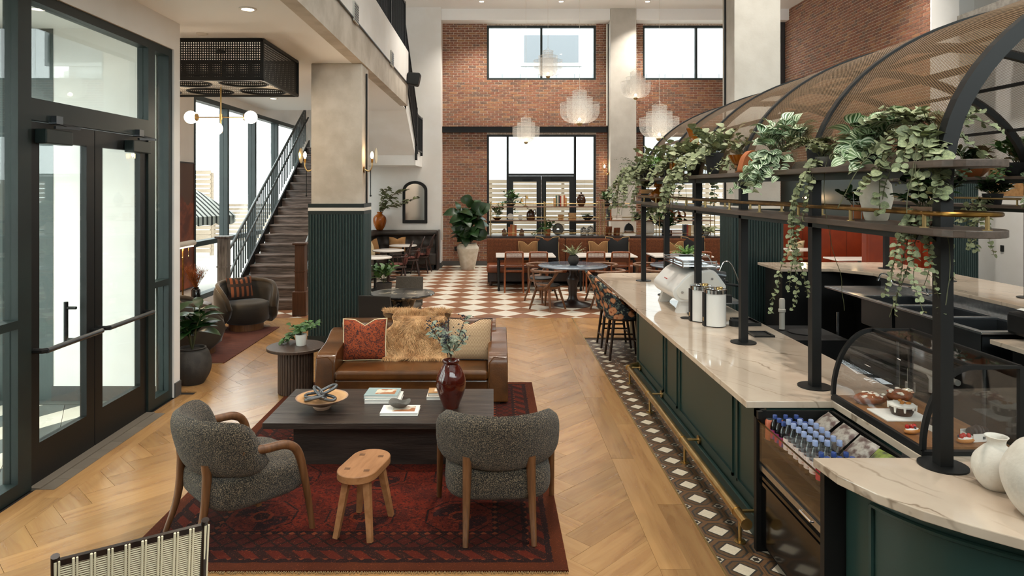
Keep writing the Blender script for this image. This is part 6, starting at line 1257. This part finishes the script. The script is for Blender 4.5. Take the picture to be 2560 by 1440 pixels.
# ================================================================ PLANTS
def leafmesh(nm, mat, w, curl=.12, tip=1., n=6, pw=.8):      # unit leaf along +Y, folded at the midrib
    vs, fs = [], []
    for i in range(n+1):
        t = i/n; ww = w*.5*(sin(pi*min(1, t**tip)))**pw if 0 < i < n else .004; z = curl*sin(pi*t)*.5-curl*t*t
        vs += [(-ww, t, z+ww*.22), (0, t, z), (ww, t, z+ww*.22)]
    for i in range(n):
        a = 3*i; fs += [(a, a+1, a+4, a+3), (a+1, a+2, a+5, a+4)]
    m = MB(); m.add(vs, fs); return m.mesh(nm, mat, 180)
LF = dict(fig=leafmesh('leaf', 'leaf_dark', .7, .2, .75, 8, .7), rubber=leafmesh('leaf', 'leaf_dark', .48, .18, .9), euc=leafmesh('leaf', 'leaf_grey', .95, .1, 1., 7, .5), pep=leafmesh('leaf', 'peperomia', .84, .22, .85, 7, .6), sage=leafmesh('leaf', 'leaf_sage', .42, .15), monst=leafmesh('leaf', 'leaf_mid', .5, .2, .8), heart=leafmesh('leaf', 'leaf_grey', .9, .12, .7, 7, .55), oval=leafmesh('leaf', 'leaf_mid', .5, .15), olive=leafmesh('leaf', 'leaf_olive', .42, .15), dkoval=leafmesh('leaf', 'leaf_dark', .55, .15))
def leaf(par, kind, p, d, s, up=Vector((0, 0, 1)), tw=0.):
    d = d.normalized(); x = d.cross(up)
    x = x.normalized() if x.length > 1e-4 else d.orthogonal().normalized(); z = x.cross(d)
    M = Matrix(((x.x, d.x, z.x, p.x), (x.y, d.y, z.y, p.y), (x.z, d.z, z.z, p.z), (0, 0, 0, 1))) @ Matrix.Rotation(tw, 4, 'Y') @ Matrix.Scale(s, 4)
    return link('leaf', LF[kind], par, M)
RG = random.gauss; RU = random.uniform
def pot(t, prof, mat, soil=True, n=24):
    MB().lathe(sl(prof, 3) if len(prof) > 6 else prof, n).go('pot', mat, t, 50)
    r, z = max(prof[-3:], key=lambda q: q[1]); MB().lathe([(r*.85, z-.03), (r*.85, z-.02)], 16).go('soil', 'soil', t)
POTS = dict(bucket=lambda r, h: [(r*.75, 0), (r*.8, .005), (r, h), (r*.92, h), (r*.85, h*.8)], round=lambda r, h: [(r*.55, 0), (r*.9, h*.25), (r, h*.55), (r*.8, h*.88), (r*.62, h*.94), (r*.66, h), (r*.55, h), (r*.5, h*.9)], bowl=lambda r, h: [(r*.45, 0), (r*.5, h*.06), (r*.85, h*.5), (r, h), (r*.94, h), (r*.8, h*.7)], cyl=lambda r, h: [(r*.95, 0), (r, .006), (r, h), (r*.9, h), (r*.88, h*.8)])
def strands(t, kind, z, n, lmin, lmax, size, spread, gap=.03, side=None, droop=1.6, up0=.5, stem='stem', cap=299, rx=.05, ndir=None):
    """trailing stems that rise a little and then hang, with leaves in pairs along them"""
    m = MB(); cnt = 0
    for i in range(n):
        a = RU(0, 2*pi) if side is None else RG(side, .6); l = RU(lmin, lmax); p = Vector((RU(-rx, rx), RU(-rx, rx), z)); d = Vector((cos(a)*spread, sin(a)*spread, up0+RU(-.15, .3))).normalized(); pts = [p.copy()]; k = int(l/gap)
        for j in range(k):
            d = (d+Vector((RG(0, .08), RG(0, .08), -droop*gap*(1.6 if d.z > -.6 else .5)))).normalized(); p = p+d*gap; pts.append(p.copy())
            if cnt < cap and j > 0:
                for sgn in (1, -1):
                    if RU(0, 1) < .88:
                        sd = d.cross(Vector((0, 0, 1))); sd = sd.normalized() if sd.length > .05 else Vector((1, 0, 0))
                        ld = (sd*sgn*.9+d*.45+Vector((RG(0, .25), RG(0, .25)-.25, RG(0, .25)+.1))); leaf(t, kind, p, ld, size*RU(.65, 1.15)*(1-.35*j/k), Vector((RG(0, .4), -.6+RG(0, .4), .7)), RG(0, .3)); cnt += 1
        if len(pts) > 2: m.tube(pts, .0022, 4)
    m.go('stems', stem, t)
def bush(t, kind, z, n, hmin, hmax, size, spread, leaves=6, stem='stem', rx=.03):
    m = MB()
    for i in range(n):
        a = 2*pi*i/n+RG(0, .4); l = RU(hmin, hmax); p0 = Vector((RU(-rx, rx), RU(-rx, rx), z)); e = p0+Vector((cos(a)*spread*RU(.4, 1), sin(a)*spread*RU(.4, 1), l)); mid = p0*.5+e*.5+Vector((0, 0, l*.18)); pts = bez([p0, mid, e], 4); m.tube(pts, .003, 4)
        for j in range(leaves):
            q = pts[min(len(pts)-1, int((.35+.65*(j+1)/leaves)*(len(pts)-1)))]; an = RU(0, 2*pi); leaf(t, kind, q, Vector((cos(an), sin(an), RU(-.1, .7)))+(e-p0).normalized()*.6, size*RU(.7, 1.15), Vector((RG(0, .3), RG(0, .3), 1)))
    m.go('stems', stem, t)
def fern(t, z, n, l, mat='leaf_fern', w=.05, up=.9, droop=1.0, rx=.02):
    """feathery fronds; the leaflets are far too fine to count"""
    m = MB()
    for i in range(n):
        a = RU(0, 2*pi); d = Vector((cos(a), sin(a), RU(up*.5, up*1.6))).normalized(); p = Vector((RU(-rx, rx), RU(-rx, rx), z)); L = l*RU(.6, 1.1); k = 12
        for j in range(k):
            d = (d+Vector((0, 0, -droop*.09))).normalized(); q = p+d*L/k; s = d.cross(Vector((0, 0, 1))).normalized(); ww = w*sin(pi*min(1, .15+j/k*.85))
            for sg in (1, -1): b = p+(s*sg+d*.5+Vector((0, 0, RG(0, .25))))*ww; m.add([p, p+d*L/k*.5, b+d*.004, b], [(0, 1, 2, 3)])
            m.add([p-s*.0012, p+s*.0012, q+s*.001, q-s*.001], [(0, 1, 2, 3)]); p = q
    m.go('fronds', mat, t, kind='stuff')
def pplant(lb, loc, shape, r, h, mat, name='potted_plant', cat='plant', rz=0):
    t = thing(name, lb, cat, loc, rz); pot(t, POTS[shape](r, h), mat); return t
# ---- big floor plants
t = pplant('tall fiddle leaf fig in a pale stone planter beside the brick wall', (-.86, 18.42, 0), 'bowl', .01, .01, 'cream_pot') if False else thing('fiddle_leaf_fig', 'tall fiddle leaf fig in a pale stone planter beside brick wall', 'plant', (-.70, 18.34, 0))
pot(t, [(.18, 0), (.19, .02), (.29, .5), (.3, .58), (.26, .65), (.24, .66), (.25, .69), (.22, .69), (.2, .6)], 'cream_pot')
m = MB()
for i, (dx, dy, h) in enumerate(((-.09, 0, 1.0), (.05, .03, 1.2), (-.03, -.05, .8), (.13, -.02, 1.0))):
    pts = bez([(dx*.5, dy, .62), (dx*1.2, dy, .62+h*.4), (dx*(2.6 if i % 2 else 3.2), dy*2, .62+h)], 6); m.tube(pts, .012, 6)
    for j in range(20): q = pts[int((.30+.70*j/19)*(len(pts)-1))]; a = j*2.4+i; leaf(t, 'fig', q, Vector((cos(a), sin(a)*.7, RU(-.45, .9))), RU(.3, .48), Vector((RG(0, .5), -.8+RG(0, .3), .7)), RG(0, .5))
m.go('trunk', 'stem_brown', t, 60)
t = thing('rubber_plant', 'broad leaved plant in a dark round pot beside the doorway wall', 'plant', (-3.40, 7.63, 0)); pot(t, [(.12, 0), (.13, .01), (.19, .12), (.205, .24), (.17, .36), (.14, .385), (.15, .4), (.13, .4), (.11, .34)], 'dark_pot')
m = MB()
for i in range(9):
    a = i*2.4; e = Vector((cos(a)*RU(.06, .2), sin(a)*RU(.05, .18), RU(.58, .9))); pts = bez([(0, 0, .36), e*.5+Vector((0, 0, .25)), e], 4); m.tube(pts, .007, 5)
    for j in range(5): q = pts[min(len(pts)-1, 3+j)]; an = j*2.1+i*1.3; leaf(t, 'rubber', q, Vector((cos(an), sin(an)*.9, RU(.0, .8))), RU(.2, .31), Vector((0, -.2, 1)))
m.go('stems', 'stem', t, 60)
# ---- plants in the lounge
t = pplant('trailing monstera in a white ribbed pot on the fluted side table', (-2.08, 7.30, .502), 'bucket', .062, .12, 'white_pot'); strands(t, 'monst', .11, 9, .14, .24, .1, .8, .04, None, 1.2, .9, rx=.02); strands(t, 'monst', .11, 4, .32, .42, .09, 1.2, .04, pi, 3.2, .5, rx=.02)
for i in range(8): a = RU(0, 6.28); leaf(t, 'monst', Vector((0, 0, .12)), Vector((cos(a), sin(a), .6)), .13)
t = thing('berry_branches', 'sage leaf branches with dark berries standing in the ribbed vase', 'branches', (-.35, 5.55, CT)); m, bm_ = MB(), MB()
for i in range(11):
    a = RG(2.6, 1.3); l = RU(.2, .42); e = Vector((cos(a)*l*.55, sin(a)*l*.35, .37+l*.95)); pts = bez([(RU(-.02, .02), RU(-.02, .02), .2), Vector((0, 0, .40))+e*.03, e*.6+Vector((0, 0, .16)), e], 5); m.tube(pts, .0028, 5)
    for j in range(8): q = pts[min(len(pts)-1, 7+j)]; an = RU(0, 6.28); leaf(t, 'sage', q, Vector((cos(an), sin(an)*.6, RU(-.2, .8))), RU(.045, .08), Vector((RG(0, .3), -.7, .6)))
    for j in range(22): q = e+Vector((RG(0, .022), RG(0, .022), RG(0, .022))); bm_.sph(q, .0055, 6, 4); 
m.go('stems', 'stem_brown', t, 60); bm_.go('berries', 'berry', t, 180, kind='stuff')
# ---- dining room plants
t = thing('amber_vase', 'large amber glazed vase on the corner banquette top', 'vase', (-3.12, 18.3, .935+.0)); t.location.z = 1.056; MB().lathe(sl([(.08, 0), (.15, .12), (.18, .25), (.16, .36), (.08, .43), (.06, .45), (.08, .49), (.06, .48), (.05, .4)]), 40).go('body', 'orange_glaze', t, 60); t.location = (-3.10, 18.40, 1.056)
t = thing('olive_branches', 'spreading olive branches standing in the amber vase', 'branches', (-3.10, 18.40, 1.056)); m = MB()
for i in range(10):
    e = Vector((RU(.1, .95), RU(-.25, .0), RU(.7, 1.2))); pts = bez([(0, 0, .3), (e.x*.2, e.y*.3, .62), (e.x*.6, e.y*.7, e.z*.9), e], 5); m.tube(pts, .005, 5)
    for j in range(13): q = pts[min(len(pts)-1, 4+j)]; an = RU(0, 6.28); leaf(t, 'olive', q, Vector((cos(an), sin(an)*.6, RU(-.3, .6))), RU(.1, .16), Vector((RG(0, .3), -.6, .7)))
m.go('stems', 'stem_brown', t, 60)
t = pplant('small fern in a round dark pot on the round marble table', (1.50, 12.70, .753), 'round', .105, .19, 'dark_pot'); fern(t, .17, 44, .30, 'leaf_grey', .035, 1.4, .7)
t = pplant('bright green fern in a dark pot on the hidden round table', (3.60, 12.62, .753), 'bucket', .13, .2, 'black_pot'); fern(t, .19, 60, .36, 'leaf_bright', .035, 1.0, .9)
t = pplant('pale leaved plant low beside the fluted column and cafe table', (-2.2, 13.6, 0), 'bucket', .16, .3, 'dark_pot'); bush(t, 'oval', .28, 12, .15, .35, .2, .22, 6)
def sp(lb, px, z, shape, r, h, mat): return pplant(lb, (sx_at(px), SY, z), shape, r, h, mat)
t = sp('ivy spilling from a dark bowl on the top brass shelf', 1277, St, 'bowl', .12, .09, 'dark_pot'); bush(t, 'oval', .07, 14, .1, .3, .1, .2, 6); strands(t, 'oval', .08, 6, .4, .75, .085, .9, .05, None, 2.4, .3, cap=120)
t = sp('small leafy plant in a shallow bowl on the middle brass shelf', 1243, Sm, 'bowl', .11, .07, 'brown_glaze'); bush(t, 'olive', .06, 12, .1, .24, .1, .14, 6)
t = sp('trailing plant in a striped pot on the banquette ledge', 1370, Sb, 'bucket', .07, .15, 'terracotta'); bush(t, 'oval', .14, 12, .05, .2, .1, .2, 6); strands(t, 'oval', .15, 6, .3, .55, .09, 1.2, .05, pi, 2.2, .5, cap=120)
t = sp('spiky fern in a dark bowl on the middle brass shelf', 1469, Sm, 'bowl', .14, .1, 'dark_pot'); fern(t, .09, 26, .3, 'leaf_fern', .03, .7, .9)
t = sp('leafy green plant on the top brass shelf, first of two beside the brick', 1517, St, 'round', .08, .1, 'dark_pot'); bush(t, 'oval', .09, 14, .08, .22, .13, .18, 6)
t = sp('feathery fern on the top brass shelf beside the leafy plant', 1538, St, 'cyl', .07, .1, 'black_pot'); fern(t, .09, 26, .3, 'leaf_olive', .03, .9, .8)
t = sp('small fern on the middle brass shelf beside the bar post', 1592, Sm, 'round', .09, .1, 'dark_pot'); fern(t, .09, 26, .24, 'leaf_fern', .03, .8, .9)
t = sp('large variegated plant spilling over the middle brass shelf', 1632, Sm, 'bowl', .12, .1, 'black_pot'); bush(t, 'heart', .08, 16, .1, .35, .13, .3, 7); strands(t, 'heart', .08, 6, .3, .55, .11, 1., .06, None, 2., .4, cap=110)
t = sp('dark green bushy plant on the ledge behind the bar posts', 1665, Sb, 'cyl', .1, .12, 'black_pot'); bush(t, 'dkoval', .1, 22, .15, .5, .15, .42, 7)
t = sp('pale trailing plant on the ledge next to the green column', 1765, Sb, 'bowl', .1, .09, 'white_pot'); strands(t, 'heart', .08, 9, .25, .5, .1, 1., .06, None, 1.6, .7, cap=150)
# ---- plants and pots on the bar shelves
UP, LO, BX = 2.3245, 2.0195, 2.1
BS = 1.2
def up_at(px, lo=False): return (BX-.0, BX*F/(px-HX), LO if lo else UP)
def striped_pot(t, r, h):
    MB().lathe([(r*.72, 0), (r*.76, h*.3)], 24).go('pot', 'black_pot', t, 50)
    for a, b, mm in ((.3, .52, 'wood_pale'), (.52, .66, 'dark_pot'), (.66, .92, 'wood_pale'), (.92, 1., 'wood_pale')): MB().lathe([(r*(.72+.28*a), h*a), (r*(.72+.28*b), h*b)], 24).go('pot_band', mm, t, 50)
    MB().lathe([(r*.8, h*.99), (r*.8, h+.002)], 16).go('soil', 'soil', t)
t = thing('potted_plant', 'eucalyptus cascading from a wood striped pot at the canopy end', 'plant', up_at(2290)); t.location.x = 2.13; t.location.y = 3.36; striped_pot(t, .085, .17)
strands(t, 'euc', .17, 15, .2, .34, .062, 1.1, .028, None, 2.6, .95, rx=.05, cap=170); strands(t, 'euc', .16, 14, .36, .6, .06, 1.4, .028, pi+.5, 4.6, .4, rx=.06, cap=260); strands(t, 'euc', .16, 4, .3, .5, .058, 1.3, .03, -1.4, 4.2, .35, rx=.05, cap=60)
t = pplant('striped peperomia in a black pot beside the cascading eucalyptus', (2.1, 3.72, UP), 'bucket', .06, .1, 'black_pot'); bush(t, 'pep', .1, 20, .04, .16, .12, .16, 3); strands(t, 'pep', .1, 8, .15, .3, .11, 1.3, .05, pi, 3.4, .5, rx=.03, cap=60)
t = pplant('silvery heart leaf vine hanging past the second bar post', (2.06, 4.22, UP), 'bowl', .05, .07, 'stone_grey'); strands(t, 'heart', .07, 5, .9, 1.15, .045, 1.8, .03, pi+.25, 9, .1, rx=.02, cap=230); bush(t, 'heart', .06, 10, .03, .08, .05, .08, 4)
t = pplant('olive green fern in a black bucket on the upper shelf', (2.1, 4.36, UP), 'bucket', .08, .15, 'black_pot'); fern(t, .15, 80, .26, 'leaf_olive', .028, .7, 1.1)
t = pplant('large striped peperomia spilling from a clay bowl on the upper shelf', (2.09, 4.88, UP), 'bowl', .1, .13, 'clay_pot'); bush(t, 'pep', .12, 25, .06, .24, .12, .22, 3); strands(t, 'pep', .12, 15, .25, .5, .105, 1.5, .05, pi+.2, 3.8, .5, rx=.04, cap=150)
tag(MB().prism(rr([(-.1, 0), (.1, 0), (.095, .03), (.03, .06), (.015, .13), (.03, .16), (-.02, .175), (-.07, .12), (-.09, .05)], .03), -.05, .05, 'y').go('orange_ornament', 'terracotta', None, 40, bev=.02, loc=(2.03, 5.32, UP)), 'orange bird shaped ceramic beside the brown glass bowl', 'ornament')
t = thing('glass_bowl', 'fluted brown glass footed bowl on the upper shelf', 'bowl', (2.06, 5.62, UP)); m = MB(); m.lathe([(.05, 0), (.055, .01), (.015, .03), (.012, .06)], 20); m.grid(lambda u, v: ((.012+.095*v**.7)*(1+.04*sin(24*pi*u)*v)*cos(2*pi*u), (.012+.095*v**.7)*(1+.04*sin(24*pi*u)*v)*sin(2*pi*u), .06+.09*v*v), 72, 7, cu=True); m.go('body', 'amber_glass', t, 180)
t = thing('potted_plant', 'pale eucalyptus in a wood striped pot behind brown glass bowl', 'plant', (2.15, 5.85, UP)); striped_pot(t, .075, .16); bush(t, 'euc', .15, 12, .06, .2, .055, .14, 5); strands(t, 'euc', .15, 5, .2, .3, .05, 1.3, .035, pi, 4, .3, cap=50)
t = pplant('eucalyptus tumbling from a dark square bucket on the upper shelf', (2.1, 6.35, UP), 'bucket', .11, .2, 'black_pot'); bush(t, 'euc', .19, 20, .05, .28, .082, .26, 5); strands(t, 'euc', .19, 9, .3, .45, .078, 1.3, .04, None, 2.6, .6, cap=100)
t = pplant('eucalyptus hanging deep below the upper shelf beside the amber vase', (2.07, 6.95, UP), 'bucket', .09, .17, 'dark_pot'); bush(t, 'euc', .16, 15, .05, .2, .082, .2, 5); strands(t, 'euc', .17, 19, .5, .8, .078, 1.1, .04, pi, 4.6, .5, rx=.07, cap=220)
t = thing('amber_vase', 'tall flared amber glass vase on the upper shelf', 'vase', (2.13, 7.18, UP)); MB().lathe(sl([(.05, 0), (.07, .05), (.075, .2), (.06, .32), (.05, .38), (.06, .44), (.085, .5), (.08, .5), (.045, .38)]), 32).go('body', 'amber_glass', t, 60)
t = thing('glass_box', 'small amber glass box with brass edges on the upper shelf', 'box', (2.02, 7.5, UP)); box('panes', 'amber_glass', t, -.05, .05, -.05, .05, .005, .15); m = MB()
for x in (-.05, .05):
    for y in (-.05, .05): m.bc((x, y, .08), (.008, .008, .16))
m.go('edges', 'brass_aged', t); box('lid', 'brass_aged', t, -.055, .055, -.055, .055, .152, .16)
t = pplant('sage leafed plant in a grey pot beside the amber glass box', (2.1, 7.75, UP), 'bucket', .1, .17, 'stone_grey'); bush(t, 'euc', .16, 18, .06, .3, .07, .24, 6); strands(t, 'euc', .16, 8, .3, .5, .072, 1.2, .04, pi, 3.6, .5, cap=90)
t = pplant('bright feathery fern in a dark pot on the far upper shelf', (2.12, 8.35, UP), 'round', .09, .14, 'dark_pot'); fern(t, .13, 70, .36, 'leaf_bright', .035, .9, .9)
t = pplant('pale eucalyptus in a dark pot near the far canopy end', (2.06, 8.75, UP), 'bucket', .09, .15, 'black_pot'); bush(t, 'euc', .14, 18, .05, .25, .07, .24, 6); strands(t, 'euc', .14, 8, .3, .5, .082, 1.2, .04, pi, 3.2, .5, cap=90)
t = pplant('dark fern and ivy spilling over the far end of the upper shelf', (2.02, 9.35, UP), 'bucket', .1, .16, 'black_pot'); fern(t, .15, 30, .42, 'leaf_fern', .04, .8, 1.1); strands(t, 'euc', .15, 20, .5, .95, .07, 1.2, .045, pi, 4.2, .5, rx=.08, cap=280)
t = thing('potted_plant', 'small plant in a cream and black pot on the lower shelf end', 'plant', (2.06, 9.1, LO)); striped_pot(t, .085, .16); bush(t, 'euc', .16, 10, .05, .14, .055, .12, 5)
t = thing('pineapple_jar', 'amber glass pineapple shaped jar on the lower shelf', 'jar', (2.1, 8.62, LO)); m = MB(); m.grid(lambda u, v: ((.02+.1*sin(pi*min(.97, v+.08)))*(1+.05*sin(16*pi*u+6*pi*v))*cos(2*pi*u), (.02+.1*sin(pi*min(.97, v+.08)))*(1+.05*sin(16*pi*u+6*pi*v))*sin(2*pi*u), .19*v), 48, 12, cu=True); m.go('body', 'amber_glass', t, 180); MB().lathe([(.03, .188), (.06, .2), (.05, .24), (.015, .27), (.01, .3), (.02, .31)], 16).go('lid', 'amber_glass', t, 60)
t = thing('stone_vase', 'tall cream stone vase on the lower shelf behind eucalyptus', 'vase', (2.14, 3.78, LO)); MB().lathe([(.055, 0), (.06, .01), (.085, .12), (.075, .2), (.05, .235), (.055, .245), (.045, .24), (.04, .2)], 28).go('body', 'cream_pot', t, 50)
t = pplant('dark green and silver vine in a clay pot on the lower shelf', (2.12, 3.31, LO), 'bucket', .07, .09, 'clay_pot'); bush(t, 'dkoval', .08, 18, .04, .14, .072, .16, 6); strands(t, 'heart', .08, 9, .4, .62, .04, 1.8, .028, pi+.5, 8, .2, rx=.04, cap=220)
t = pplant('leafy vine in a terracotta pot on the lower shelf beside the stone vase', (2.18, 4.02, LO), 'cyl', .05, .08, 'terracotta'); bush(t, 'dkoval', .07, 15, .03, .1, .055, .14, 6)
t = thing('wire_stand', 'small steel wire plant stand on the lower shelf', 'stand', (2.14, 3.93, LO)); m = MB()
for z in (.1, .16): m.tube([(.05*cos(a), .05*sin(a), z) for a in [2*pi*k/12 for k in range(12)]], .003, 5, closed=True)
for k in range(3): a = 2*pi*k/3; m.cyl((.05*cos(a), .05*sin(a), 0), (.05*cos(a), .05*sin(a), .16), .003, n=5)
m.go('frame', 'steel', t)
# right hand shelves, seen through the canopy
RX = 5.5
for (y, z, lb, shp, r, h, mm, kd, kw) in ((7.75, UP, 'leafy plant in a terracotta bowl on the far side upper shelf', 'bowl', .16, .12, 'terracotta', 'dkoval', .2), (7.1, UP, 'pale leafy plant in a wide black bowl on the far side upper shelf', 'bowl', .2, .14, 'black_pot', 'oval', .2), (8.7, UP, 'dark leafy plant in a grey pot on the far side upper shelf', 'bucket', .12, .16, 'stone_grey', 'olive', .24)):
    t = pplant(lb, (RX, y, z), shp, r, h, mm); bush(t, kd, h-.02, 16, .06, .24, .12, kw, 6); strands(t, kd, h-.02, 5, .3, .45, .085, 1.2, .05, pi, 3, .3, cap=60)
tag(MB().lathe([(.06, 0), (.13, .08), (.15, .18), (.12, .28), (.05, .33), (.001, .335)], 24, cap=False).go('stone_orb', 'stone_grey', None, 60, loc=(RX, 6.72, UP)), 'rounded grey stone orb on the far side upper shelf', 'ornament')
t = pplant('tall feathery fern in a dark pot on the far side upper shelf', (RX+.05, 6.35, UP), 'bucket', .1, .16, 'dark_pot'); fern(t, .15, 60, .42, 'leaf_fern', .045, 1.2, .6)
t = pplant('hanging vine in a black pot on the far side lower shelf', (RX, 7.45, LO), 'bucket', .1, .12, 'black_pot'); bush(t, 'dkoval', .1, 18, .04, .16, .1, .2, 6); strands(t, 'heart', .1, 6, .5, .8, .09, 1.4, .05, pi, 6, .2, cap=120)
t = pplant('striped peperomia in an orange pot on the far side lower shelf', (RX, 6.7, LO), 'bucket', .09, .12, 'terracotta'); bush(t, 'pep', .11, 18, .04, .2, .13, .2, 4); strands(t, 'pep', .11, 6, .2, .35, .12, 1.4, .06, pi, 3.6, .4, cap=50)
